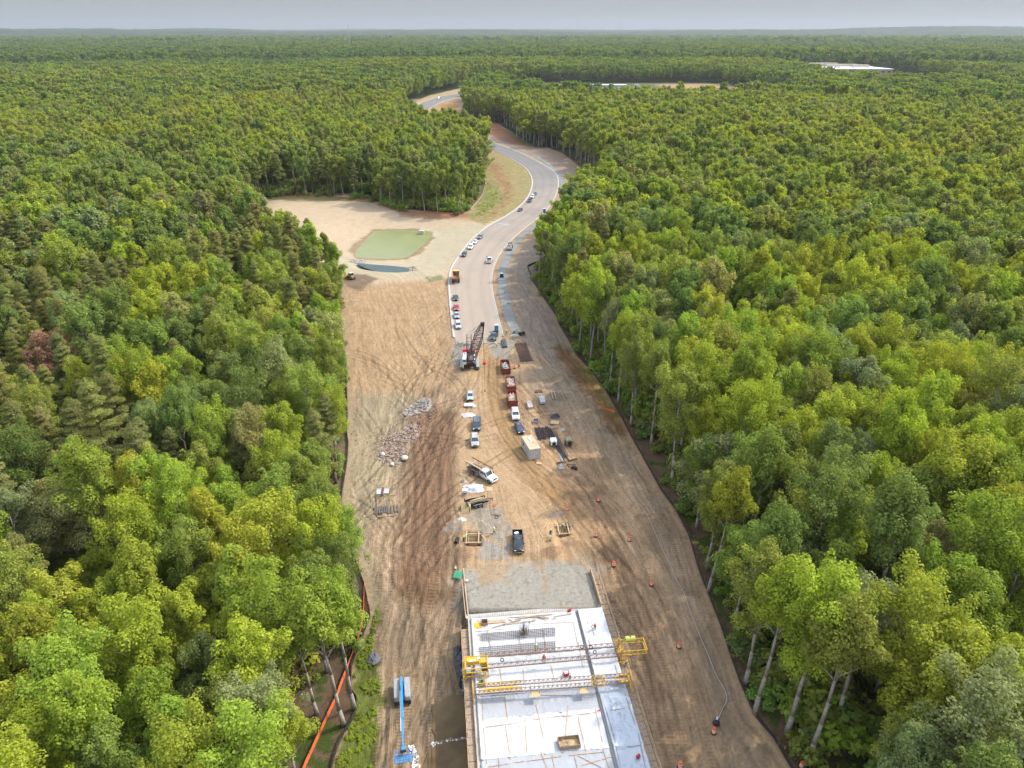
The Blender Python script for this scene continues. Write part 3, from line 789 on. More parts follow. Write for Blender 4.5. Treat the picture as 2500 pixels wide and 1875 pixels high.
    return V, F, tr

def shape_mesh(nm, V, F, m):
    me = bpy.data.meshes.new(nm)
    V = np.asarray(V, np.float32); F = np.asarray(F, np.int32)
    me.vertices.add(len(V)); me.vertices.foreach_set('co', V.ravel())
    me.loops.add(F.size); me.loops.foreach_set('vertex_index', F.ravel())
    me.polygons.add(len(F)); me.polygons.foreach_set('loop_start', np.arange(0, F.size, 4, dtype=np.int32)); me.polygons.foreach_set('loop_total', np.full(len(F), 4, np.int32))
    me.materials.append(m); me.update(calc_edges=True)
    return me
SPEC = [  # kind, H, R, crown base
    ('tall', 27, 4.6, .42), ('broad', 23, 5.6, .36), ('fan', 28, 5.2, .45), ('broad', 25, 6.4, .34), ('tall', 24, 3.9, .30), ('fan', 25, 4.4, .38),
    ('pine', 26, 4.0, .48), ('pine', 28, 4.6, .42), ('pine', 23, 3.5, .36), ('tall', 29, 4.2, .58)]
NEAR = []
for i, (k, H_, R_c, cb) in enumerate(SPEC):
    V, F, tr = tree_parts(100 + i, k, H_, R_c, cb, (11000 if i in (0, 2, 9) else 15000) if k != 'pine' else 15000, .29, 16)
    cm = shape_mesh('crown', V, F, LEAF_OBJ)
    o = tr.build('trunk', BARKP if k == 'pine' else BARK, None, True); tm = o.data; bpy.data.objects.remove(o)
    NEAR.append((cm, tm))
# ------------------------------------------------------------------ where the trees stand
BARE = {}
RNG = np.random.default_rng(7)
def scatter(r0, r1, sp):
    xs_, ys_ = [], []
    ny = int((r1 - 25) / sp) + 1
    for j in range(ny):
        y = 30 + j * sp
        if y > r1: break
        hw = .80 * y + 45
        n = int(2 * hw / sp)
        xx = -hw + np.arange(n) * sp + (j % 2) * sp * .5
        xs_.append(xx); ys_.append(np.full(n, y))
    x = np.concatenate(xs_); y = np.concatenate(ys_)
    x = x + RNG.uniform(-.42, .42, len(x)) * sp; y = y + RNG.uniform(-.42, .42, len(y)) * sp
    r = np.hypot(x, y)
    k = (r >= r0) & (r < r1)
    x, y = x[k], y[k]
    k = ~cleared(x, y)
    if r0 < 700:
        d, _ = dline(CLEAR, x, y, True); k &= d > 1.4
    x, y = x[k], y[k]
    return x, y
xa, ya = scatter(0, 330, 6.3)
xb, yb = scatter(330, 900, 7.6)
xc, yc = scatter(900, 1900, 10.5)
xd, yd = scatter(1900, 4300, 17)
xe, ye = scatter(4300, 8600, 36)
# colour families (base colour of the leaves)
PAL = {'yellow-green': (.196, .208, .022), 'bright green': (.158, .192, .024), 'mid green': (.134, .162, .028), 'dark green': (.108, .136, .030),
       'olive': (.162, .174, .030), 'grey-green': (.146, .162, .056), 'tan-green': (.186, .176, .052)}
PINEC = (.132, .144, .042)
PAL = {k: (1.62 * c[0], 1.68 * c[1], 2.1 * c[2]) for k, c in PAL.items()}; PINEC = (1.85 * PINEC[0], 1.72 * PINEC[1], 2.0 * PINEC[2])
def pick(x, y, rng):
    """species and tint for a tree at x, y: stands of the same kind clump together"""
    n = float(fbm(x * .021, y * .021, 61, 2)); n2 = float(fbm(x * .05, y * .05, 67, 2))
    left = x < -5
    near = math.hypot(x, y)
    pp = .62 * smooth(.40, .60, n) if left else .10 * smooth(.5, .7, n)
    if left and 110 < y < 330: pp = .75 * smooth(.36, .55, n) + .08
    if near > 330: pp = .30 if left else .12
    if y < 100 and left: pp *= .25
    if rng.random() < pp:
        return 'pine', 'dull green', PINEC
    r = rng.random()
    q = n2 + (r - .5) * .55
    if near < 130: q += .15
    if 55 < x and y < 150: q += .10
    if q > .66: c = 'yellow-green'
    elif q > .56: c = 'bright green'
    elif q > .47: c = 'olive'
    elif q > .40: c = 'mid green'
    elif q > .31: c = 'grey-green' if rng.random() < .55 else 'tan-green'
    else: c = 'dark green'
    return 'broad', c, PAL[c]
rg = random.Random(5)
sites = []
for x, y in zip(xa, ya):
    sp, cn, c = pick(x, y, rg)
    sites.append([x, y, sp, cn, c, math.hypot(x, y)])
# trees the photograph shows one by one at the edges: (pixel of the foot, shape index, colour name, scale, lean x, lean y)
EDGE = [((1975, 1862), 9, 'olive', 1.05, .02, 0), ((1921, 1790), 2, 'yellow-green', 1.08, .05, 0), ((1843, 1742), 9, 'yellow-green', 1.0, .05, .02), ((1820, 1672), 0, 'olive', 1.0, .0, .02),
        ((1729, 1446), 9, 'yellow-green', .9, .10, .03), ((1795, 1510), 3, 'mid green', .9, 0, 0), ((1700, 1290), 0, 'mid green', .8, 0, 0), ((1640, 1180), 2, 'olive', 1.0, 0, 0),
        ((1590, 1090), 9, 'olive', .95, 0, 0), ((1540, 1040), 0, 'mid green', .9, 0, 0), ((1510, 985), 9, 'yellow-green', .9, 0, 0), ((1490, 945), 9, 'grey-green', .9, 0, 0),
        ((866, 1732), 9, 'bright green', .98, -.02, 0), ((840, 1772), 9, 'bright green', .95, -.05, .01), ((800, 1640), 0, 'mid green', .9, 0, 0), ((775, 1745), 9, 'olive', .8, -.04, 0),
        ((860, 1560), 2, 'mid green', .78, 0, 0), ((812, 1262), 7, 'pine', .9, -.03, 0), ((820, 1180), 6, 'pine', .85, 0, 0), ((826, 1120), 0, 'mid green', .8, 0, 0), ((820, 800), 5, 'mid green', .9, 0, 0),
        ((828, 735), 4, 'bright green', .9, 0, 0), ((165, 1010), 1, 'red', 1.2, 0, 0), ((90, 740), 1, 'bare', .9, 0, 0)]
PINE_IDX, BROAD_IDX = [6, 7, 8], [0, 1, 2, 3, 4, 5, 0, 2, 9]
allc = []
for (px, py), k, cn, s, lx, ly in EDGE:
    g = G(px, py)
    allc.append((g.x, g.y, k, cn, s, lx, ly, math.hypot(g.x, g.y), True))
ex = np.array([a[0] for a in allc]); ey = np.array([a[1] for a in allc])
for x, y, sp, cn, c, r in sites:
    if np.min(np.hypot(ex - x, ey - y)) < 4.2: continue
    if any(abs(x - a[0]) < 7.5 and -17 < y - a[1] < 6 for a in allc if a[8] and a[3] in ('red', 'bare')): continue
    k = rg.choice(PINE_IDX if sp == 'pine' else BROAD_IDX)
    d = abs(float(sdist(CLEAR, np.array([x]), np.array([y]))[0])) if r < 330 else 30
    s = rg.uniform(.80, 1.08) * (.92 if d < 7 else 1.0)
    if x > 10 and 60 < y < 210 : s *= 1.10
    if d < 9 and sp != 'pine' and rg.random() < .6: k = rg.choice([9, 0, 2, 9])
    allc.append((x, y, k, 'pine' if sp == 'pine' else cn, s, rg.gauss(0, .02), rg.gauss(0, .02), r, False))
allc.sort(key=lambda a: (not a[8], a[7]))
# what the frame can show: the crown must project into the picture
def seen(x, y, h):
    for zz in (h, h * .5):
        z = float(zt(x, y)) + zz - CAM_H
        f = y * cos(PITCH) - z * sin(PITCH); u = y * sin(PITCH) + z * cos(PITCH)
        if f > 5 and abs(x / f) < .76 and -.60 < u / f: return True
    return False
LAND_L = [(75, 'blue boom lift'), (88, 'black slope sheet'), (104, 'apron corner'), (120, 'dark beam rows'), (135, 'form frame'), (150, 'large boulder'), (165, 'rock piles'), (185, 'crane'),
          (215, 'parked cars'), (245, 'yellow bulldozer'), (300, 'ditch water'), (380, 'olive pond')]
LAND_R = [(72, 'lower bridge screed'), (84, 'upper bridge screed'), (97, 'stone apron'), (112, 'black pickup'), (130, 'steel container'), (150, 'long pipes'), (165, 'red dumpsters'), (185, 'crane'), (210, 'blue toilet booth'),
          (245, 'tracked loader'), (300, 'road roller'), (380, 'road bend')]
PINE_OBJ, BROAD_OBJ = [], []
NIND = {'pine': 0, 'broad': 0}
used = {}
rest = []
protos = {}
ROW = ['edge', 'second', 'third', 'fourth', 'fifth', 'sixth', 'seventh', 'eighth', 'ninth', 'tenth', 'eleventh', 'twelfth', 'thirteenth', 'fourteenth', 'fifteenth', 'sixteenth', 'seventeenth', 'eighteenth', 'nineteenth', 'twentieth', 'twenty-first', 'twenty-second', 'twenty-third', 'twenty-fourth', 'twenty-fifth']
for x, y, k, cn, s, lx, ly, r, edge in allc:
    sp = 'pine' if k in PINE_IDX else 'broad'
    H_ = SPEC[k][1] * s
    if not edge and (NIND[sp] >= (285 if sp == 'broad' else 130) or not seen(x, y, H_)):
        rest.append((x, y, k, cn, s, r)); continue
    NIND[sp] += 1
    d = float(dline(CLEAR, np.array([x]), np.array([y]), True)[0][0])
    row = min(int(d / 7.0), 40)
    left = x < 0
    land = min(LAND_L if left else LAND_R, key=lambda q: abs(q[0] - y))[1]
    shape = {'tall': 'narrow', 'fan': 'fan-topped', 'broad': 'round-crowned', 'pine': 'pine'}[SPEC[k][0]]
    if k == 9: shape = 'long-trunked'
    cname = {'pine': 'dull green', 'red': 'rusty brown dead', 'bare': 'grey leafless'}.get(cn, cn)
    size = 'tall' if H_ > 25.5 else ('short' if H_ < 21.5 else 'middling')
    where = ('edge row' if row == 0 else ROW[min(row, len(ROW) - 1)] + ' row')
    noun = '' if SPEC[k][0] == 'pine' else ' tree'
    lab = f"{size} {cname} {shape}{noun}, {'left' if left else 'right'} woods, {where}, opposite {land}"
    c = {'pine': PINEC, 'red': (.34, .215, .14), 'bare': (.22, .19, .17)}.get(cn) or PAL[cn]
    j = [rg.uniform(.93, 1.07) for _ in range(3)]; jj = rg.uniform(.88, 1.14)
    base = thing('pine_tree' if sp == 'pine' else 'broadleaf_tree', lab, 'tree', (x, y, float(zt(x, y)) - .15), rg.uniform(0, 6.28))
    base['group'] = 'pines of the forest' if sp == 'pine' else 'broadleaf trees of the forest'
    base.scale = (s * rg.uniform(.92, 1.1), s * rg.uniform(.92, 1.1), s)
    base.rotation_euler = (Matrix.Rotation(lx, 3, 'Y') @ Matrix.Rotation(-ly, 3, 'X') @ Matrix.Rotation(rg.uniform(0, 6.28) if not edge else 1.0, 3, 'Z')).to_euler()
    if k not in protos:
        co = bpy.data.objects.new('crown', NEAR[k][0]); to = bpy.data.objects.new('trunk', NEAR[k][1]); protos[k] = (co, to)
        first = True
    else:
        co, to = protos[k][0].copy(), protos[k][1].copy()
    COL.objects.link(to); to.parent = base
    co.color = (c[0] * j[0] * jj, c[1] * j[1] * jj, c[2] * j[2] * jj, 1)
    COL.objects.link(co); co.parent = base
    used.setdefault(lab, []).append(base)
    if cn == 'bare': BARE[base.name] = co
# labels that still coincide: tell by which is nearer to the camera
ORD = ['nearest', 'second nearest', 'third nearest', 'fourth nearest', 'fifth nearest', 'sixth nearest', 'seventh nearest', 'eighth nearest']
for lab, obs in used.items():
    if len(obs) > 1:
        obs.sort(key=lambda o: o.location.y)
        for i, o in enumerate(obs):
            o['label'] = ORD[min(i, 7)] + ' ' + lab
# thin bare crown for the leafless tree
for nm, co in BARE.items():
    V, F, tr = tree_parts(777, 'broad', 23, 5.2, .36, 900, .3, 16)
    co.data = shape_mesh('crown', V, F, LEAF_OBJ)

# ------------------------------------------------------------------ the rest of the forest: one object, instanced on points
SHAPES = bpy.data.collections.new('tree_shapes')     # not linked to the scene: only read by the node tree
def addshape(nm, V, F, m, tr=None, bark=None):
    me = shape_mesh(nm, V, F, m)
    if tr is not None:
        me.materials.append(bark)
        o = tr.build('t', bark); tm = o.data
        bm = bmesh.new(); bm.from_mesh(me); n0 = len(bm.faces); bm.from_mesh(tm); bm.faces.ensure_lookup_table()
        for f in bm.faces[n0:]: f.material_index = 1
        bm.to_mesh(me); bm.free(); bpy.data.objects.remove(o); bpy.data.meshes.remove(tm)
    o = bpy.data.objects.new(nm, me); SHAPES.objects.link(o)
LODN = len(SPEC)
for i, (k, H_, R_c, cb) in enumerate(SPEC):   # 0..9 near detail shapes
    V, F, tr = tree_parts(100 + i, k, H_, R_c, cb, 8000, .40, 16)
    addshape('shape_a%02d' % i, V, F, LEAF_INST, tr, BARKP if k == 'pine' else BARK)
for i, (k, H_, R_c, cb) in enumerate(SPEC):   # 10..19 middle distance
    V, F, tr = tree_parts(200 + i, k, H_, R_c * 1.16, cb, 3400, .72, 12)
    addshape('shape_b%02d' % i, V, F, LEAF_INST, tr, BARKP if k == 'pine' else BARK)
for i, (k, H_, R_c, cb) in enumerate(SPEC):   # 20..29 far
    V, F, tr = tree_parts(300 + i, k, H_, R_c * 1.34, cb, 700, 1.6, 8)
    addshape('shape_c%02d' % i, V, F, LEAF_INST)
rngn = np.random.default_rng(9)
Pts, Idx, Scl, Tint = [], [], [], []
def push(x, y, idx, s, c, z=None):
    Pts.append((x, y, (float(zt(x, y)) if y < 400 else 0.0) - .2 if z is None else z)); Idx.append(idx); Scl.append(s)
    Tint.append((c[0], c[1], c[2], 1.0))
def jit(c, a=.06):
    f = rg.uniform(.86, 1.16)
    return tuple(v * f * rg.uniform(1 - a, 1 + a) for v in c)
for x, y, k, cn, s, r in rest:
    c = {'pine': PINEC}.get(cn) or PAL.get(cn, PAL['olive'])
    push(x, y, k + (0 if r < 260 else LODN), s, jit(c))
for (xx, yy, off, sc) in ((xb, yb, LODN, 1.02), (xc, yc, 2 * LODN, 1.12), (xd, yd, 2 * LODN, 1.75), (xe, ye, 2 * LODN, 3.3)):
    nn = fbm(xx * .021, yy * .021, 61, 2); n2_ = fbm(xx * .05, yy * .05, 67, 2); big = fbm(xx * .004, yy * .004, 71, 2)
    rr = rngn.random(len(xx)); r2_ = rngn.random(len(xx)); r3_ = rngn.random(len(xx)); r4 = rngn.random((len(xx), 4))
    for i in range(len(xx)):
        left = xx[i] < -5
        pine = r2_[i] < (.34 if left else .14)
        q = n2_[i] + (rr[i] - .5) * .55
        cn = 'yellow-green' if q > .68 else 'bright green' if q > .58 else 'olive' if q > .48 else 'mid green' if q > .40 else ('grey-green' if r3_[i] < .5 else 'tan-green') if q > .32 else 'dark green'
        c = PINEC if pine else PAL[cn]
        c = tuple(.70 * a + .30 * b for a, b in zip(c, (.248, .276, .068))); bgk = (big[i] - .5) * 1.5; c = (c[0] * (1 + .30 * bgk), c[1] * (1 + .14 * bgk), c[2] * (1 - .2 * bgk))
        if sc > 1.1: kf = (.84, .90, .95) if sc < 1.5 else (.60, .72, .85); c = tuple(a * b for a, b in zip(c, kf))  # distance haze painted into the far crowns: tints darker and bluer
        k = PINE_IDX[int(r3_[i] * 3) % 3] if pine else BROAD_IDX[int(r3_[i] * 9) % 9]
        f = .90 + .2 * r4[i, 0]
        z = 0 if sc < 1.5 else (-8 if sc < 3 else -44)
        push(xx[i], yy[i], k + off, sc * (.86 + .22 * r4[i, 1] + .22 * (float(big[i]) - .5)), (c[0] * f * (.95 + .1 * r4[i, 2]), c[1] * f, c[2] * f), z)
def instancer(name, pts, idx, scl, tint, label, kind='stuff', coll=None):
    me = bpy.data.meshes.new(name); n = len(pts)
    me.vertices.add(n); me.vertices.foreach_set('co', np.asarray(pts, np.float32).ravel())
    a = me.attributes.new('idx', 'INT', 'POINT'); a.data.foreach_set('value', np.asarray(idx, np.int32))
    a = me.attributes.new('scl', 'FLOAT', 'POINT'); a.data.foreach_set('value', np.asarray(scl, np.float32))
    a = me.attributes.new('rot', 'FLOAT', 'POINT'); a.data.foreach_set('value', rngn.uniform(0, 6.28, n).astype(np.float32))
    a = me.attributes.new('tint', 'FLOAT_COLOR', 'POINT'); a.data.foreach_set('color', np.asarray(tint, np.float32).ravel())
    me.update()
    o = bpy.data.objects.new(name, me); COL.objects.link(o)
    ng = bpy.data.node_groups.new(name + '_nodes', 'GeometryNodeTree')
    ng.interface.new_socket('Geometry', in_out='INPUT', socket_type='NodeSocketGeometry')
    ng.interface.new_socket('Geometry', in_out='OUTPUT', socket_type='NodeSocketGeometry')
    N = ng.nodes; L = ng.links
    gi = N.new('NodeGroupInput'); go = N.new('NodeGroupOutput')
    ci = N.new('GeometryNodeCollectionInfo'); ci.inputs['Collection'].default_value = coll or SHAPES
    ci.inputs['Separate Children'].default_value = True; ci.inputs['Reset Children'].default_value = True
    ip = N.new('GeometryNodeInstanceOnPoints'); ip.inputs['Pick Instance'].default_value = True
    def na(nm, ty):
        q = N.new('GeometryNodeInputNamedAttribute'); q.data_type = ty; q.inputs['Name'].default_value = nm
        return [s_ for s_ in q.outputs if s_.enabled and s_.name == 'Attribute'][0]
    L.new(gi.outputs[0], ip.inputs['Points']); L.new(ci.outputs[0], ip.inputs['Instance'])
    L.new(na('idx', 'INT'), ip.inputs['Instance Index'])
    L.new(na('scl', 'FLOAT'), ip.inputs['Scale'])
    cx_ = N.new('ShaderNodeCombineXYZ'); L.new(na('rot', 'FLOAT'), cx_.inputs['Z'])
    L.new(cx_.outputs[0], ip.inputs['Rotation'])
    L.new(ip.outputs[0], go.inputs[0])
    md = o.modifiers.new('scatter', 'NODES'); md.node_group = ng
    tag(o, label, None, None, kind)
    return o
instancer('forest', Pts, Idx, Scl, Tint, 'mixed green forest running back to the horizon')
# low growth under the forest edge
BUSH = bpy.data.collections.new('bush_shapes')
for i in range(4):
    rng_ = np.random.default_rng(40 + i)
    cl_ = [(rng_.normal() * .9, rng_.normal() * .9, .5 + rng_.random() * 1.2, .8, .8, .7) for _ in range(9)]
    V, F = leaves(rng_, cl_, 700, .33, .6)
    me = shape_mesh('bush_shape%d' % i, V, F, LEAF_INST); o = bpy.data.objects.new('bush_shape%d' % i, me); BUSH.objects.link(o)
bp_, bi_, bs_, bt_ = [], [], [], []
xx, yy = scatter(0, 520, 3.1)
dd, _ = dline(CLEAR, xx, yy, True)
edge_n = fbm(xx * .12, yy * .12, 91, 2)
for x, y, d, e in zip(xx, yy, dd, edge_n):
    if rg.random() > (1.0 if d > 6 or x > 0 else .8) * float(smooth(.33, .5, e) if x < 0 else smooth(.2, .4, e)) : continue
    if x < 0 and y < 80 and d < 15 and rg.random() < .75: continue
    if d > 26 and rg.random() < .35: continue
    bp_.append((x, y, float(zt(x, y)) - .1)); bi_.append(rg.randrange(4)); bs_.append(rg.uniform(.6, 1.9) * (1.5 if d > 8 else 1))
    c = PAL[rg.choice(['mid green', 'dark green', 'bright green', 'olive', 'mid green'])]; bt_.append((*[v * rg.uniform(.8, 1.1) for v in c], 1))
instancer('undergrowth', bp_, bi_, bs_, bt_, 'leafy undergrowth below the forest trees', 'stuff', BUSH)

# grass tufts and weeds at the left margin
gp_, gi_, gs_, gt_ = [], [], [], []
GZ = GP([(812, 1890), (850, 1790), (868, 1700), (862, 1620), (900, 1550), (925, 1480), (915, 1560), (905, 1610), (930, 1680), (922, 1760), (905, 1900)])
KZ = GP([(855, 1060), (930, 1000), (950, 1160), (930, 1190), (870, 1160)]); MZ = GP([(1150, 530), (1180, 480), (1186, 440), (1205, 450), (1228, 478), (1215, 500), (1180, 525)])
for Z_, n_, s0, s1 in ((GZ, 520, .07, .20), (KZ, 70, .04, .11), (MZ, 90, .1, .25)):
    zx = [p[0] for p in Z_]; zy = [p[1] for p in Z_]; gx = rngn.uniform(min(zx), max(zx), n_ * 3); gy = rngn.uniform(min(zy), max(zy), n_ * 3)
    ok = inside(Z_, gx, gy) & (fbm(gx * .5, gy * .5, 97, 2) > .42)
    for x, y in list(zip(gx[ok], gy[ok]))[:n_]:
        gp_.append((x, y, float(zt(x, y)) - .05)); gi_.append(rg.randrange(4)); gs_.append(rg.uniform(s0, s1)); gt_.append((*[v * rg.uniform(.85, 1.1) for v in rg.choice([PAL['olive'], PAL['bright green'], PAL['yellow-green']])], 1))
instancer('grass_tufts', gp_, gi_, gs_, gt_, 'rough grass and weeds on the left margin and the meadow', 'stuff', BUSH)
# ------------------------------------------------------------------ far canopy and hills
na_, nr_ = 720, 150
ang = np.linspace(-1.05, 1.05, na_); rad = np.geomspace(3900, 24000, nr_)
A_, R2 = np.meshgrid(ang, rad)
hx, hy = R2 * np.sin(A_), R2 * np.cos(A_)
ridge = smooth(6800, 11000, R2) * (64 + (fbm(hx * .00035, hy * .00035, 81, 3) - .40) * 150)
hz = 14 + np.clip(ridge, -4, 130) + smooth(6800, 9000, R2) * (fbm(hx * .003, hy * .003, 89, 3) - .5) * 22 + (fbm(hx * .012, hy * .012, 83, 3) - .5) * 16 + (fbm(hx * .05, hy * .05, 87, 2) - .5) * 6
i = np.arange(na_ * nr_).reshape(nr_, na_)
F = np.stack([i[:-1, :-1], i[:-1, 1:], i[1:, 1:], i[1:, :-1]], -1).reshape(-1, 4)
hm = mat('far_forest_canopy', (.030, .047, .022), .95, 0, .6, .006, 1.0, .06, spec=.05)
hills = nmesh('hills', np.stack([hx, hy, hz], -1).reshape(-1, 3), F, hm, 'structure', False)
hills['label'] = 'low wooded hills along the horizon'
# ------------------------------------------------------------------ bridge end: deck frame (u across, v along, away from the camera)
O2 = Vector((-4.3, 60.8, 0)); UD = Vector((.9945, .105, 0)); VD = Vector((-.105, .9945, 0)); DANG = atan2(.105, .9945)
def D(u, v, z=0.0): p = O2 + UD * u + VD * v; return Vector((p.x, p.y, z))
def UV(px, py, z=0.0):
    g = G(px, py, z) - O2
    return g.x * UD.x + g.y * UD.y, g.x * VD.x + g.y * VD.y
def db(mb, u0, u1, v0, v1, z0, z1):
    mb.box(D((u0 + u1) / 2, (v0 + v1) / 2, (z0 + z1) / 2), (u1 - u0, v1 - v0, z1 - z0), DANG); return mb
br = thing('bridge', 'new concrete road bridge under white sheeting, with wooden walkways', 'bridge', (0, 0, 0))
br['kind'] = 'thing'
m = MB(); db(m, -.15, 22.1, -36, 26.4, -.55, -.06); m.build('deck_slab', M['concrete'], br)
m = MB(); db(m, 17.9, 22.05, -36, 26.2, -.055, .20); m.build('sidewalk_slab', M['concrete'], br)
for u in (1.2, 5.2, 9.2, 13.2, 17.2, 20.9):
    m = MB(); db(m, u - .3, u + .3, -36, 26.0, -1.15, -.56); db(m, u - .1, u + .1, -36, 26.0, -1.75, -1.155); m.build('girder', M['concrete'], br)
m = MB(); db(m, -.4, 22.3, 26.42, 27.3, -5.8, -.03); m.build('abutment', M['concrete'], br)
m = MB()
for u in (2, 11, 20): m.bar(D(u, -8, -7), D(u, -8, -2.6), .6, 14)
db(m, .2, 21.8, -8.7, -7.3, -2.59, -1.76); m.build('pier', M['concrete'], br)
def walkway(side):
    m = MB(); s = -1 if side == 'L' else 1
    v1 = 24.5 if side == 'L' else 35.5
    a, b_ = (-1.32, -.18) if side == 'L' else (22.15, 23.35)
    v = -36
    while v < v1:
        db(m, a, b_, v, min(v + 2.36, v1), -.42, -.36); v += 2.4
    m.build('walkway_planks', M['wood2'], br)
    ou = -1.3 if side == 'L' else 23.33
    n = int((v1 + 36) / 2.4)
    for i in range(max(0, n - 34), n + 1):
        v = -36 + 2.4 * i
        if v < -8: continue
        p = MB(); p.box(D(ou, v, .22), (.09, .09, 1.16), DANG); p.bar(D(ou + s * .05, v, -.4), D((-.15 if side == 'L' else 22.1), v, -1.3), .05); p.build('railing_post', M['wood'], br)
    for z in (.22, .78):
        m = MB(); v = -36
        while v < v1 - .1:
            v2 = min(v + 4.8, v1); jz = random.Random(v + z).uniform(-.03, .03); jy = random.Random(v * 2 + z).uniform(-.03, .03)
            m.box(D(ou + s * (.065 + jy * .3), (v + v2) / 2, z + jz), (.045, v2 - v + .1, .14), DANG + jy * .1); v += 4.8
        m.build('handrail', M['wood'], br)
    m = MB(); ov = a if side == 'R' else b_
    db(m, ov - .04, ov + .04, -36, v1, -.35, .12); m.build('edge_form', M['wood2'], br)
    m = MB(); i = 0
    for i in range(n):
        v = -36 + 2.4 * i + 1.2
        db(m, a + .05, b_ - .05, v - .05, v + .05, -.355, -.27)
    m.build('cross_cleats', M['wood2'], br)
walkway('L'); walkway('R')
m = MB(); db(m, 21.95, 22.08, 26.5, 35.4, -.3, 1.0); m.build('parapet_form', M['wood'], br)
m = MB(); m.bar(D(-.05, 27, .02), D(-.35, 38.5, .05), .12, 4); m.bar(D(-.45, 26.5, .0), D(-.75, 36, -.1), .08, 4)
tag(m.build('timber_edge', M['wood']), 'long wooden edge boards on the left of the grey stone apron', 'timber edge')
# reddish far edge joint
m = MB()
for i in range(60): m.bar(D(.3 + i * .365, 26.45, .0), D(.3 + i * .365, 26.9, .32), .022, 4)
tag(m.build('starter_bars', M['rebar']), 'row of short steel bars sticking up along the far deck end', 'rebar')

# ------------------------------------------------------------------ sheeting on the deck
def sheet(name, u0, u1, v0, v1, z, m, label, amp=.03, seed=0, st=.16, fold=(), droop=0.0, lift=0):
    nu, nv = max(8, int((u1 - u0) / st)), int((v1 - v0) / st)
    U, Vv = np.meshgrid(np.linspace(u0, u1, nu), np.linspace(v0, v1, nv))
    w1 = fbm(U * .5, Vv * .5, seed, 3)
    # creases: thin ridges where a warped field crosses fixed levels
    f1 = fbm(U * .30 + 3 * w1, Vv * .13, seed + 5, 2); f2 = fbm(U * .12, Vv * .35 + 2 * w1, seed + 9, 2)
    cr = np.exp(-((f1 * 9 % 1 - .5) / .05) ** 2) * smooth(.45, .6, w1) + .7 * np.exp(-((f2 * 8 % 1 - .5) / .05) ** 2) * smooth(.5, .62, fbm(U * .3, Vv * .3, seed + 3, 2))
    amp *= 1.8; Z = z + amp * (w1 - .5) + amp * 1.9 * cr + (fbm(U * 2.2, Vv * 2.2, seed + 2, 3) - .5) * amp * .7
    if lift: Z = Z + lift * smooth(u1 - .5, u1, U)
    for (a, b_, c_, d_, hh, wd) in fold:
        dd, _ = dline([(a, b_), (c_, d_)], U, Vv); Z = Z + hh * np.exp(-(dd / wd) ** 2)
    P = np.stack([O2.x + UD.x * U + VD.x * Vv, O2.y + UD.y * U + VD.y * Vv, Z], -1)
    # hem: turn the border down so the sheet has an edge
    i = np.arange(nu * nv).reshape(nv, nu)
    F = np.stack([i[:-1, :-1], i[:-1, 1:], i[1:, 1:], i[1:, :-1]], -1).reshape(-1, 4)
    V = P.reshape(-1, 3)
    o = nmesh(name, V, F, m, None, True)
    sd_ = o.modifiers.new('thickness', 'SOLIDIFY'); sd_.thickness = .012; sd_.offset = -1
    return tag(o, label, 'plastic sheet', 'plastic sheets over the bridge deck')
wgrey = mat('pale_grey_sheet', (.33, .34, .355), .4, 0, .07, .3, .45, 2.2)  # sheeting in a greyer tone than the white
wblue = mat('satin_blue_white_sheet', (.32, .36, .405), .28, 0, .12, .25, .2, 1.5, spec=.6)
sheet('plastic_sheet', .25, 17.6, 10.9, 26.25, .05, M['wplastic'], 'bright white sheet under the steel mesh mats, upper deck', .04, 1, fold=[(.4, 11, .5, 26, .25, .25), (.4, 25.9, 17, 25.9, .15, .2), (1, 23.6, 16, 23.9, .03, .08)])
sheet('plastic_sheet', .25, 17.6, 7.0, 11.1, .03, wgrey, 'pale grey sheet just below the lower screed machine', .035, 2, fold=[(.4, 7, .5, 11, .2, .25), (9, 7.3, 8.6, 10.9, .04, .07)])
sheet('plastic_sheet', .25, 17.6, .9, 7.2, .045, M['wplastic'], 'white sheet around the open wooden box', .05, 3, fold=[(.4, 1, .5, 7, .25, .25), (8.2, 1, 9, 7, .05, .07), (9.4, 1, 9.6, 7, .05, .06), (2, 5, 8.4, 1.6, .04, .05)])
sheet('plastic_sheet', .25, 17.6, -30, 1.1, .025, wgrey, 'pale grey sheet at the bottom of the deck', .04, 4, .3)
sheet('plastic_sheet', 17.95, 22.15, 12.2, 26.3, .27, M['wplastic'], 'white sheet on the narrow right strip, with the orange worker', .05, 5, fold=[(18.05, 12.5, 18.0, 26, .28, .2), (21.9, 12, 22, 26, .1, .15), (19, 25.5, 22, 21, .04, .1), (18.5, 24, 21.8, 22.6, .04, .1)])
sheet('plastic_sheet', 17.95, 22.2, -30, 12.5, .25, wblue, 'bluish satin sheet on the right strip below the upper screed', .09, 6, fold=[(18.1, 9.2, 18.15, -30, .22, .2), (18.8, 8.8, 21.8, 8.4, .14, .25), (18.7, 12, 21.5, 11.3, .12, .3), (19.3, 7, 18.8, 2, .1, .15), (20.6, 7.5, 21.3, 6, .1, .2)])
m = MB(); m.box(D(17.78, -2.5, .16), (.07, 57, .22), DANG); m.build('screed_rail', M['steel'], br)

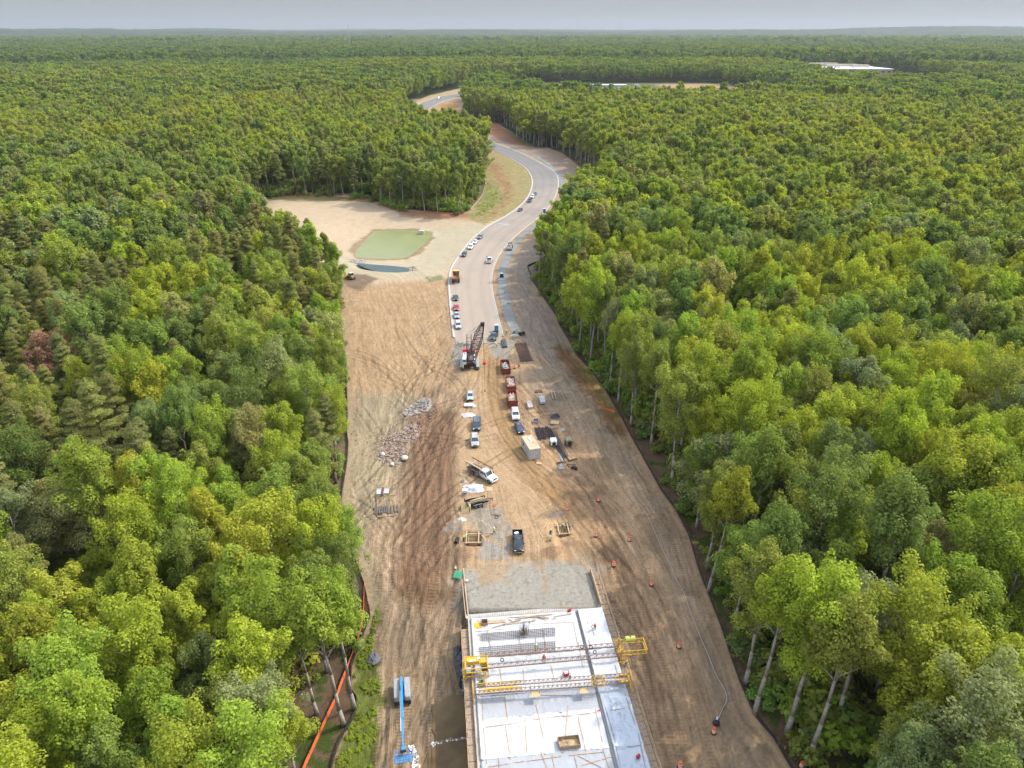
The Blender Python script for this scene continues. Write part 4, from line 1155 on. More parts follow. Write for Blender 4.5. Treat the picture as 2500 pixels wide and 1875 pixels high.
# ------------------------------------------------------------------ loose timber battens
WB = random.Random(3)
def batten(x0, y0, x1, y1, crop=(1080, 1600), label='', z=.10, w=.10, t=.05, m='wood', sc=3.95):
    a = G(crop[0] + x0 / sc, crop[1] + y0 / sc, z); b_ = G(crop[0] + x1 / sc, crop[1] + y1 / sc, z)
    mid = (a + b_) / 2; d = b_ - a; L_b = d.length
    mb = MB(); hl = L_b / 2
    mb.box((0, 0, 0), (L_b, w, t)); o = mb.build('wood_batten', M[m], None, False, .006)
    o.location = mid; o.rotation_euler = (0, 0, atan2(d.y, d.x))
    uu, vv = UV(crop[0] + (x0 + x1) / 2 / sc, crop[1] + (y0 + y1) / 2 / sc)
    return tag(o, label, 'batten', 'wooden battens holding down the sheeting')
C4 = (1080, 1600); C3 = (1080, 1350)
for b_ in [
    (555, 130, 578, 285, C4, 'short lengthwise batten between the screeds, left'),
    (780, 135, 790, 275, C4, 'short lengthwise batten between the screeds, centre'),
    (1045, 95, 1085, 240, C4, 'short lengthwise batten left of the red generator'),
    (605, 400, 630, 620, C4, 'lengthwise batten on the grey sheet under the lower screed'),
    (905, 475, 975, 795, C4, 'long slanting batten crossing from grey sheet to white sheet'),
    (1213, 480, 1185, 795, C4, 'long batten ending at the top of the open wooden box'),
    (415, 690, 735, 650, C4, 'crosswise batten at the left of the grey sheet edge'),
    (870, 620, 1180, 578, C4, 'crosswise batten left half, along the grey sheet edge'),
    (1160, 590, 1480, 550, C4, 'crosswise batten right half, along the grey sheet edge'),
    (610, 680, 658, 1000, C4, 'long lengthwise batten nearest the left kerb of white sheet'),
    (797, 600, 815, 940, C4, 'straight lengthwise batten between left batten and open box'),
    (1308, 590, 1385, 918, C4, 'lengthwise batten just right of the open wooden box'),
    (1475, 505, 1545, 835, C4, 'lengthwise batten beside the pink paint mark'),
    (1220, 962, 1550, 930, C4, 'crosswise batten below the open box, right half'),
    (810, 1018, 1150, 970, C4, 'crosswise batten below the open box, middle'),
    (445, 1072, 790, 1018, C4, 'crosswise batten below the open box, left half'),
    (950, 925, 1010, 1086, C4, 'slanting batten at the bottom, centre'),
    (1058, 960, 1085, 1086, C4, 'short batten at the bottom, right of centre'),
    (1550, 900, 1610, 1086, C4, 'batten at the bottom beside the dark rail'),
    (545, 970, 552, 1086, C4, 'grey short batten at the bottom left'),
    (1275, 965, 1305, 1086, C4, 'thin batten at the bottom between the crossing pair'),
    (1305, 965, 1535, 1080, C4, 'diagonal batten running down right, lower of a crossed pair'),
    (1340, 1060, 1665, 965, C4, 'diagonal batten running up right, upper of a crossed pair'),
    (390, 430, 393, 640, C4, 'lengthwise edge batten, left, below the lower screed'),
    (345, 480, 375, 810, C4, 'outermost left batten along the deck edge'),
    (398, 700, 430, 1040, C4, 'lengthwise edge batten, left, beside the white sheet'),
    (940, 380, 1250, 385, C4, 'crosswise batten between the two plywood platforms'),
    (285, 655, 320, 850, C3, 'lengthwise edge batten beside the yellow lid, upper left'),
    (1265, 670, 1305, 880, C3, 'upper lengthwise batten left of the dark rail'),
    (1312, 860, 1358, 1115, C3, 'lengthwise batten under the right part of upper screed'),
    (305, 760, 575, 735, C3, 'crosswise batten left, above the steel mesh mats'),
    (850, 688, 1262, 665, C3, 'crosswise batten right, above the steel mesh mats'),
]: batten(*b_)
for i, (x0, y0, x1, y1, cr, lb) in enumerate([(1545, 420, 1645, 735, C4, 'long grey pole beside the rail on the bluish sheet'), (1620, 530, 1770, 508, C4, 'short crosswise grey pole on the bluish sheet'),
        (1760, 370, 1860, 665, C4, 'grey pole along the outer edge of the bluish sheet'), (1650, 750, 1715, 1080, C4, 'brown batten beside the rail, bottom of bluish sheet'),
        (1695, 893, 1920, 865, C4, 'crosswise brown batten above the red fuel can'), (1890, 750, 1960, 1080, C4, 'grey pole at the outer edge near the red fuel can'),
        (1665, 90, 1690, 185, C4, 'short grey pole right of the upper screed'), (1540, 190, 1675, 180, C4, 'crosswise grey pole above the lower screed, right strip'),
        (435, 750, 470, 960, C3, 'dark pole across the mesh mats, left'), (735, 800, 765, 950, C3, 'dark pole across the mesh mats under the bar bundle'),
        (890, 745, 905, 905, C3, 'dark pole across the mesh mats, right of the bundle'), (970, 725, 1000, 940, C3, 'dark pole across the mesh mats, far right'),
        (1408, 830, 1425, 895, C3, 'short stick on the right strip near the upper screed'), (1437, 700, 1465, 795, C3, 'dark stick lying left of the orange worker'), (1395, 690, 1405, 655, C3, 'tiny stick near the top of the right strip')]):
    batten(x0, y0, x1, y1, cr, lb, .34 if x0 > 1390 or (cr is C4 and x0 > 1500) else .16, .07, .05, 'wood2')
for i, (x0, y0, x1, y1) in enumerate([(640, 640, 697, 672), (640, 622, 1060, 590), (700, 635, 890, 606), (905, 608, 1020, 636), (940, 592, 1010, 622), (1075, 612, 1245, 582), (480, 720, 760, 642), (840, 662, 910, 626),
                                      (320, 655, 560, 645), (780, 615, 1030, 625), (590, 690, 900, 648), (1060, 632, 1105, 615), (980, 600, 1062, 592)]):
    batten(x0, y0, x1, y1, C3, ['short dark board at the left end of the loose pile', 'long board along the back of the loose pile', 'plank slanting through the loose pile left part', 'plank falling right in the loose pile',
        'short plank crossing near the pile centre', 'pinkish plank at the right end pointing to the red can', 'long thin plank slanting away from the pile', 'short slanting offcut below the pile', 'thin plank at the far left beside the yellow lid',
        'flat plank across the pile middle', 'thin long plank below the pile', 'short round-ended block at the pile end', 'short plank on top of the pile, right'][i], .12 + .06 * (i % 4), .16, .05, 'wood' if i % 3 else 'wood2')
# small stack of planks
st = thing('plank_stack', 'neat low stack of pale planks on the sheet near the yellow lid', 'planks', G(1080 + 515 / 3.95, 1350 + 665 / 3.95, .1))
for i in range(6):
    m = MB(); m.box((0, (i % 3 - 1) * .22, .04 + .06 * (i // 3)), (3.2 - .3 * (i % 2), .18, .05), 0); m.build('plank', M['wood'], st)
st.rotation_euler[2] = DANG
# ------------------------------------------------------------------ steel mesh mats and bar bundle
def mesh_mat(pxs, nb_, nr, label, z=.14):
    a, b_, c_, d_ = [G(x, y, z) for x, y in pxs]      # tl, tr, br, bl
    m = MB(); r_ = random.Random(4)
    for i in range(nb_):
        t_ = i / (nb_ - 1); p = a.lerp(b_, t_); q = d_.lerp(c_, t_); j = r_.uniform(-.25, .25)
        dv = (p - q).normalized()
        m.bar(p + dv * (.15 + j * .3), q - dv * (.15 - j * .3), .030, 4)
    for i in range(nr):
        t_ = (i + .5) / nr; p = a.lerp(d_, t_); q = b_.lerp(c_, t_); dv = (q - p).normalized()
        m.bar(p - dv * r_.uniform(.1, .9) + Vector((0, 0, .03)), q + dv * .2 + Vector((0, 0, .03)), .030, 4)
    tag(m.build('steel_mesh_mat', M['rebar']), label, 'steel mesh', 'steel mesh mats on the white sheeting')
mesh_mat([(1177, 1546), (1353, 1532), (1353, 1553), (1178, 1565)], 38, 6, 'upper steel mesh mat, under the upright bar bundle')
mesh_mat([(1172, 1580), (1354, 1565), (1354, 1590), (1173, 1606)], 44, 6, 'lower steel mesh mat, partly under the upper screed')
m = MB(); g = G(1279, 1548, .1); r_ = random.Random(9)
for i in range(70):
    a_ = r_.uniform(0, 6.28); q = r_.uniform(0, .8)
    p = g + Vector((cos(a_) * q, sin(a_) * q * 1.3, 0)); m.bar(p, p + Vector((r_.uniform(-.35, .35), r_.uniform(-.1, .6), r_.uniform(1.0, 2.2))), .013, 4)
for z in (.5, 1.1, 1.7): m.tube([g + Vector((cos(t_ * .5) * .7, sin(t_ * .5) * .9, z)) for t_ in range(13)], .015, 4)
tag(m.build('bar_bundle', M['rebar']), 'tangled bundle of upright steel bars on the upper mesh mat', 'steel bars')
# ------------------------------------------------------------------ things standing on the deck
def place_d(o, px, py, z=.06, rz=DANG): o.location = G(px, py, z); o.rotation_euler = (0, 0, rz)
t_ = thing('yellow_lid', 'square yellow plastic lid lying at the upper left deck corner', 'lid'); m = MB(); m.box((0, 0, .06), (1.5, 1.2, .1)); m.build('lid', M['yellow'], t_, False, .04)
m = MB(); m.box((0, 0, .12), (1.0, .8, .03)); m.build('rib', M['yellow'], t_); place_d(t_, 1167, 1527)
t_ = thing('tool_crate', 'open dark wooden crate beside the yellow lid', 'crate'); m = MB()
for x, y, a, b_ in ((0, -.45, 1, .05), (0, .45, 1, .05), (-.48, 0, .05, .85), (.48, 0, .05, .85)): m.box((x, y, .3), (a, b_, .6))
m.box((0, 0, .03), (.9, .84, .05)); m.build('box', M['wood2'], t_); m = MB(); m.box((0, 0, .12), (.7, .6, .1)); m.build('contents', M['black'], t_); place_d(t_, 1183, 1523)
t_ = thing('wood_box', 'open wooden box of wood scraps on the white sheet', 'wooden box'); m = MB()
for x, y, a, b_ in ((0, -.75, 2.9, .06), (0, .75, 2.9, .06), (-1.42, 0, .06, 1.43), (1.42, 0, .06, 1.43)): m.box((x, y, .36), (a, b_, .72))
m.build('box_sides', M['wood2'], t_); m = MB(); m.box((0, 0, .06), (2.76, 1.42, .05)); m.build('box_floor', M['ply'], t_)
m = MB(); r_ = random.Random(5)
for i in range(16):
    x, y = r_.uniform(-.9, .2), r_.uniform(-.4, .4); a_ = r_.uniform(0, 3.1); m.box((x, y, .14 + .02 * i), (r_.uniform(.3, .9), .08, .04), a_)
m.build('wood_scraps', M['wood'], t_); place_d(t_, 1389, 1817, .06, DANG + .02)
t_ = thing('generator', 'red portable generator on the white sheet between the screeds', 'generator')
m = MB(); m.box((0, 0, .4), (.8, .55, .5)); m.build('housing', M['red'], t_, False, .05)
m = MB(); m.box((0, 0, .68), (.5, .3, .06)); m.build('fuel_cap', M['white'], t_)
m = MB()
for s_ in (-1, 1): m.bar((-.5, .33 * s_, .1), (.5, .33 * s_, .1), .025); m.bar((-.5, .33 * s_, .8), (.5, .33 * s_, .8), .025); m.bar((-.5, .33 * s_, .1), (-.5, .33 * s_, .8), .025); m.bar((.5, .33 * s_, .1), (.5, .33 * s_, .8), .025)
m.build('tube_frame', M['red'], t_); m = MB(); m.cyl((.45, .4, .16), .16, .08, 12, 'Y'); m.cyl((.45, -.4, .16), .16, .08, 12, 'Y'); m.build('wheel', M['tyre'], t_); place_d(t_, 1382, 1650, .06, .3)
def can(px, py, label, m_, z=.06, rz=0.4):
    t_ = thing('fuel_can', label, 'fuel can'); m = MB(); m.box((0, 0, .22), (.55, .38, .42)); m.build('body', m_, t_, False, .05)
    m = MB(); m.bar((-.15, 0, .46), (.15, 0, .46), .03, 6); m.bar((-.15, 0, .42), (-.15, 0, .46), .03); m.bar((.15, 0, .42), (.15, 0, .46), .03); m.build('handle', m_, t_)
    m = MB(); m.cyl((.2, 0, .47), .05, .1, 8); m.build('cap', M['black'], t_); place_d(t_, px, py, z, rz); return t_
can(1558, 1849, 'red fuel can on the bluish sheet near the bottom', M['red'], .30, .6)
can(1390, 1493, 'red fuel can at the far deck end beside the rail', M['red'], .1)
can(1140, 1420, 'white bucket-shaped can on the left apron edge', M['white'], .1)
t_ = thing('bucket', 'black bucket near the red generator', 'bucket'); m = MB(); m.bar((0, 0, 0), (0, 0, .3), .11, 10, .14); m.build('pail', M['black'], t_); place_d(t_, 1392, 1657)
m = MB(); pk = [(-.25, 0), (.3, .05), (-.15, .12), (.25, .22), (-.05, -.1), (.15, -.15)]
for (x, y), (x2, y2) in zip(pk[:-1], pk[1:]): m.box(((x + x2) / 2, (y + y2) / 2, 0), (math.hypot(x2 - x, y2 - y), .06, .012), atan2(y2 - y, x2 - x))
pm = mat('pink_marking_paint', (.75, .08, .30), .7); o = m.build('paint_mark', pm); place_d(o, 1462, 1735, .12); tag(o, 'bright pink spray mark on the sheet beside the dark rail', 'paint mark')

# ------------------------------------------------------------------ screed machines (lattice bridges running across the deck)
def lattice(m, a, b_, hgt, r1=.06, r2=.034, bays=14, low=.10):
    a = Vector(a); b_ = Vector(b_); up = Vector((0, 0, hgt))
    m.bar(a, b_, low, 6); m.bar(a + up, b_ + up, r1, 5)
    for i in range(bays + 1):
        p = a.lerp(b_, i / bays); m.bar(p, p + up, r2, 4)
        if i < bays:
            q = a.lerp(b_, (i + .5) / bays); q2 = a.lerp(b_, (i + 1) / bays)
            m.bar(p + up, q, r2, 4); m.bar(q, q2 + up, r2, 4)
trm = mat('dusty_truss_steel', (.30, .20, .14), .7, .2, .3, 4); trl = mat('grey_pink_truss_steel', (.34, .27, .22), .7, .2, .25, 4)
s1 = thing('deck_screed', 'upper bridge screed: twin lattice beams with a yellow carriage at the left', 'screed machine', (0, 0, 0))
zb = 1.1
A0, A1 = G(1186, 1604, zb), G(1512, 1578, zb); B0, B1 = G(1188, 1632, zb), G(1515, 1602, zb)
m = MB(); lattice(m, A0, A1, .8, bays=22); m.build('back_beam', trm, s1)
m = MB(); lattice(m, B0, B1, .8, bays=22); m.build('front_beam', trm, s1)
m = MB()
for i in range(12):
    p, q = A0.lerp(A1, i / 11), B0.lerp(B1, i / 11); m.bar(p, q, .025)
    if i < 11: m.bar(p, B0.lerp(B1, (i + 1) / 11), .018)
m.build('cross_bracing', trl, s1)
m = MB(); r_ = random.Random(2)
for k in range(3):
    pts = [A0.lerp(A1, t_ / 40) + Vector((0, .15 * k + r_.uniform(-.08, .08), -.1 - .12 * abs(sin(t_ * .7 + k)) + .8 * (k == 1))) for t_ in range(2, 40)]
    m.tube(pts, .03, 4)
m.build('hose', mat('pale_hose', (.35, .30, .24), .7), s1)
for i, (px, py) in enumerate([(1421, 1579), (1443, 1580), (1452, 1592), (1226, 1611)]):
    c_ = G(px, py, 1.6); m = MB(); m.tube([c_ + Vector((cos(a_ * .524) * .24, sin(a_ * .524) * .16, sin(a_ * .524) * .18)) for a_ in range(13)], .06, 6); m.build('hose_coil', M['black'], s1)
# yellow carriage, left
def yframe(m, c, d, r=.05):
    x, y, z = c; a, b_, h_ = d[0] / 2, d[1] / 2, d[2] / 2
    P = [Vector((x + i * a, y + j * b_, z + k * h_)) for i in (-1, 1) for j in (-1, 1) for k in (-1, 1)]
    for i in range(8):
        for j in range(i + 1, 8):
            if bin(i ^ j).count('1') == 1: m.bar(P[i], P[j], r)
cl_ = D(*UV(1164, 1622, 1.6), 0)
def LD(du, dv, z): return cl_ + UD * du + VD * dv + Vector((0, 0, z))
Rz = Matrix.Rotation(DANG, 3, 'Z')
def dbox(m, c, du, dv, dz): m.box(c, (du, dv, dz), DANG)
m = MB()
for du in (-1.7, 1.6):
    for dv in (-1.2, 1.1):
        m.bar(LD(du, dv, .1), LD(du, dv, 2.1), .09)
for z in (.5, 1.3, 2.1):
    for dv in (-1.2, 1.1): m.bar(LD(-1.7, dv, z), LD(1.6, dv, z), .08)
    for du in (-1.7, 1.6): m.bar(LD(du, -1.2, z), LD(du, 1.1, z), .08)
for du in (-.6, .5): m.bar(LD(du, 1.1, 1.3), LD(du, 1.1, 2.1), .05)
m.build('carriage_frame', M['yellow'], s1)
m = MB(); dbox(m, LD(-.55, .55, 1.75), 1.9, .9, .75); m.build('engine_cover', M['yellow'], s1, False, .05)
m = MB(); dbox(m, LD(.95, .45, 1.6), .9, 1.0, .7); m.build('hydraulic_tank', M['yellow'], s1, False, .05)
m = MB(); dbox(m, LD(-.6, .3, 2.14), .9, .3, .03); m.build('label_plate', M['white'], s1)
m = MB(); dbox(m, LD(.3, .7, 2.1), .5, .5, .1); m.build('grey_hatch', M['greyp'], s1)
for du in (-1.25, .1):
    m = MB(); c_ = LD(du, -.65, 1.25); m.bar(c_ - UD * .35, c_ + UD * .35, .42, 14); m.build('roller_drum', M['greyp'], s1)
m = MB(); dbox(m, LD(1.1, -.55, 1.15), .9, .8, .5); m.build('engine', M['darksteel'], s1, False, .04)
m = MB()
for du in (-2.1, -1.9): m.bar(LD(du, -1.8, .2), LD(du, 1.4, .2), .06); m.bar(LD(du, -1.8, 1.2), LD(du, 1.4, 1.2), .05); m.bar(LD(du, -1.8, .2), LD(du, -1.8, 1.2), .05); m.bar(LD(du, 1.4, .2), LD(du, 1.4, 1.2), .05)
m.build('end_bogie', M['yellow'], s1)
m = MB()
for i in range(7): m.bar(LD(1.0 + r_.uniform(-.5, .5), -1.0, 1.1), LD(1.1 + r_.uniform(-.2, .3), -1.7 - r_.random() * .6, .2), .03)
m.build('chute_bars', M['yellow'], s1)
cr_ = G(1534, 1583, 1.2)
def RD(du, dv, z): return cr_ + UD * du + VD * dv + Vector((0, 0, z - 1.2))
m = MB()
for dv in (-1.15, 1.15):
    for z in (1.1, 1.9): m.bar(RD(-2.0, dv, z), RD(2.6, dv, z), .06)
    for du in (-2, -.8, .4, 1.5, 2.6): m.bar(RD(du, dv, 1.1), RD(du, dv, 1.9), .05)
    for du in (-2, -.8, .4, 1.5): m.bar(RD(du, dv, 1.1), RD(du + 1.15, dv, 1.9), .035)
for z in (1.1, 1.9): m.bar(RD(2.6, -1.15, z), RD(2.6, 1.15, z), .08)
for k in range(4): m.bar(RD(-1.9 + k * .3, -1.15, 1.9), RD(-1.1 + k * .2, 1.15, 1.3), .04)
m.build('end_frame', M['yellow'], s1)
m = MB()
for dv in (-1.1, 1.1):
    m.bar(RD(-1.3, dv, -.3), RD(-1.3, dv, 2.3), .12); m.bar(RD(-1.7, dv - .4, -.1), RD(-.9, dv + .5, -.1), .09)
m.bar(RD(-1.3, -1.9, -.1), RD(-1.3, 1.5, -.1), .12); m.build('end_leg', M['yellow'], s1)
lt = mat('lime_tank_plastic', (.46, .44, .10), .45, 0, .1)
m = MB(); c_ = RD(.45, .9, 2.2); m.bar(c_ - UD * .75, c_ + UD * .75, .45, 14); m.build('water_tank', lt, s1, False)
m = MB(); m.cyl(RD(.45, .9, 2.68), .1, .08, 10); m.build('tank_cap', M['black'], s1)
# lower machine: work bridge
s2 = thing('work_bridge', 'lower bridge screed: dense lattice walkway with yellow ends and plywood platforms', 'work bridge', (0, 0, 0))
A0, A1 = G(1160, 1679, 1.2), G(1534, 1652, 1.2); B0, B1 = G(1160, 1696, 1.2), G(1536, 1668, 1.2)
for nm, p, q in (('back_beam', A0, A1), ('front_beam', B0, B1)):
    m = MB(); lattice(m, p, q, .75, .055, .032, 34, .08); m.build(nm, trm, s2)
m = MB()
for i in range(35): m.bar(A0.lerp(A1, i / 34), B0.lerp(B1, i / 34), .022); m.bar(A0.lerp(A1, i / 34) + Vector((0, 0, .75)), B0.lerp(B1, i / 34) + Vector((0, 0, .75)), .018)
m.build('cross_bracing', trm, s2)
yb = MB(); c0 = A0.lerp(B0, .5) + UD * .5
for z in (0, .4, .78):
    for dv in (-.55, .6): yb.bar(c0 + VD * dv + Vector((0, 0, z)), c0 + VD * dv + UD * 6.2 + Vector((0, 0, z)), .055)
for k in range(9):
    for dv in (-.55, .6): yb.bar(c0 + VD * dv + UD * k * .77, c0 + VD * dv + UD * k * .77 + Vector((0, 0, .8)), .035)
yb.build('yellow_section', M['yellow'], s2)
m = MB(); m.box(c0 + UD * 2.9 + VD * -.2 + Vector((0, 0, .3)), (4.2, .5, .12), DANG); m.build('catwalk', M['yellow'], s2)
for s_ in ((A0, B0, -1), (A1, B1, 1)):
    m = MB(); p = s_[0].lerp(s_[1], .5) + UD * s_[2] * .3
    m.bar(p - VD * 1.0 + Vector((0, 0, -1.1)), p + VD * 1.0 + Vector((0, 0, -1.1)), .08); m.bar(p - VD * .9 + Vector((0, 0, -1.1)), p - VD * .9 + Vector((0, 0, .9)), .07); m.bar(p + VD * .9 + Vector((0, 0, -1.1)), p + VD * .9 + Vector((0, 0, .9)), .07)
    m.bar(p - VD * .9 + Vector((0, 0, .9)), p + VD * .9 + Vector((0, 0, .9)), .06); m.build('end_leg', M['yellow'], s2)
# round yellow crown gear near the rail
gc = G(1461, 1662, 1.9); m = MB()
for k in range(18):
    a_ = k * pi / 9; b2 = (k + 1) * pi / 9
    for rr, z in ((1.15, .35), (1.15, -.35), (.6, .5)): m.bar(gc + Vector((cos(a_) * rr, sin(a_) * rr * .7, z)), gc + Vector((cos(b2) * rr, sin(b2) * rr * .7, z)), .035)
    m.bar(gc + Vector((cos(a_) * 1.15, sin(a_) * .8, -.35)), gc + Vector((cos(a_) * .6, sin(a_) * .42, .5)), .035)
m.build('yellow_guard_ring', M['yellow'], s2)
m = MB(); c_ = G(1524, 1663, 1.5); dbox(m, c_, 1.3, .35, .25); dbox(m, c_ + VD * 1.1 + UD * .1, 1.2, .2, .2); dbox(m, c_ + UD * .75 + VD * .5, .25, 1.4, .3); m.build('end_carriage', M['yellow'], s2)
m = MB(); c_ = G(1513, 1655, 1.2); dbox(m, c_, 1.6, .9, .06); m.build('platform', M['ply'], s2)
for px, py in ((1307, 1695), (1425, 1686)):
    m = MB(); c_ = G(px, py, 1.15); dbox(m, c_, 1.35, .95, .05); m.build('platform', M['ply'], s2)
    m = MB(); [m.bar(c_ + UD * x + Vector((0, 0, .02)), c_ + UD * x + VD * 1.0 + Vector((0, 0, .7)), .03) for x in (-.6, .6)]; m.build('platform_hanger', M['darksteel'], s2)
t_ = thing('compressor', 'small olive engine unit hanging left between the two screeds', 'engine unit'); m = MB(); m.box((0, 0, .45), (.75, .85, .6)); m.build('housing', mat('olive_paint', (.18, .19, .05), .5), t_, False, .06)
m = MB(); m.cyl((0, -.05, .8), .2, .15, 12); m.build('air_filter', M['black'], t_); m = MB(); m.box((0, 0, .08), (.9, .95, .08)); m.build('skid', M['darksteel'], t_); place_d(t_, 1177, 1672, .06)
# ------------------------------------------------------------------ vehicles (built along +X, front at +X, wheels on z = 0)
def heading(p0, p1):
    a, b_ = G(*p0), G(*p1); return atan2(b_.y - a.y, b_.x - a.x)
def wheel(par, x, y, r=.34, w=.24, name='wheel'):
    m = MB(); m.cyl((0, 0, 0), r, w, 18, 'Y'); o = m.build(name, M['tyre'], par, False, .02); o.location = (x, y, r)
    m = MB(); m.cyl((0, 0, 0), r * .6, w + .02, 12, 'Y'); m.cyl((0, 0, 0), r * .2, w + .05, 8, 'Y'); c = m.build('rim', M['rim'], o)
    return o
def ring(x, hw, z0, z1, sh=.12, tuck=.06):
    """cross-section of a car body at x: rounded shoulders, tucked sills"""
    return [(x, -hw + tuck, z0), (x, -hw, z0 + .16), (x, -hw, z1 - sh * 1.3), (x, -hw + sh * .45, z1 - sh * .35), (x, -hw + sh * 1.6, z1), (x, hw - sh * 1.6, z1), (x, hw - sh * .45, z1 - sh * .35), (x, hw, z1 - sh * 1.3), (x, hw, z0 + .16), (x, hw - tuck, z0)]
def cabin(par, pm, base, roof, zb, zr, wb, wr, posts=(0.5,), roofname='roof'):
    """greenhouse: base=(x rear, x front) at zb, roof=(x rear, x front) at zr"""
    (xa, xb), (xc, xd) = base, roof
    B = [Vector((xa, -wb, zb)), Vector((xb, -wb, zb)), Vector((xb, wb, zb)), Vector((xa, wb, zb))]
    T = [Vector((xc, -wr, zr)), Vector((xd, -wr, zr)), Vector((xd, wr, zr)), Vector((xc, wr, zr))]
    def pane(nm, i, j, cut=(0, 1)):
        b0, b1 = B[i].lerp(B[j], cut[0]), B[i].lerp(B[j], cut[1]); t0, t1 = T[i].lerp(T[j], cut[0]), T[i].lerp(T[j], cut[1])
        c = (B[0] + B[2] + T[0] + T[2]) / 4; m = MB()
        q = [p.lerp(c, .03) for p in (b0, b1, t1, t0)]
        m.add([b0, b1, t1, t0] + q, [(0, 1, 2, 3), (7, 6, 5, 4), (0, 4, 5, 1), (1, 5, 6, 2), (2, 6, 7, 3), (3, 7, 4, 0)]); m.build(nm, M['glass'], par)
    pane('windshield', 1, 2); pane('rear_window', 3, 0)
    k = list(posts); cs = [0] + k + [1]
    for a, b_ in zip(cs[:-1], cs[1:]): pane('side_window', 0, 1, (a + .01, b_ - .01)); pane('side_window', 2, 3, (1 - b_ + .01, 1 - a - .01))
    m = MB()
    for i in range(4): m.bar(B[i], T[i], .055, 5)
    for a in k:
        m.bar(B[0].lerp(B[1], a), T[0].lerp(T[1], a), .04, 4); m.bar(B[2].lerp(B[3], 1 - a), T[2].lerp(T[3], 1 - a), .04, 4)
    m.build('pillars', pm, par)
    m = MB(); e = .04
    m.loft([[(xc - e, y, zr - .03) for y in (-wr - e, wr + e)] + [(xc - e, y, zr + .02) for y in (wr, -wr)],
            [(xc + .25, y, zr - .03) for y in (-wr - e, wr + e)] + [(xc + .25, y, zr + .08) for y in (wr - .12, -wr + .12)],
            [(xd - .3, y, zr - .03) for y in (-wr - e, wr + e)] + [(xd - .3, y, zr + .08) for y in (wr - .12, -wr + .12)],
            [(xd + e, y, zr - .03) for y in (-wr - e, wr + e)] + [(xd + e, y, zr + .01) for y in (wr, -wr)]])
    m.build(roofname, pm, par)
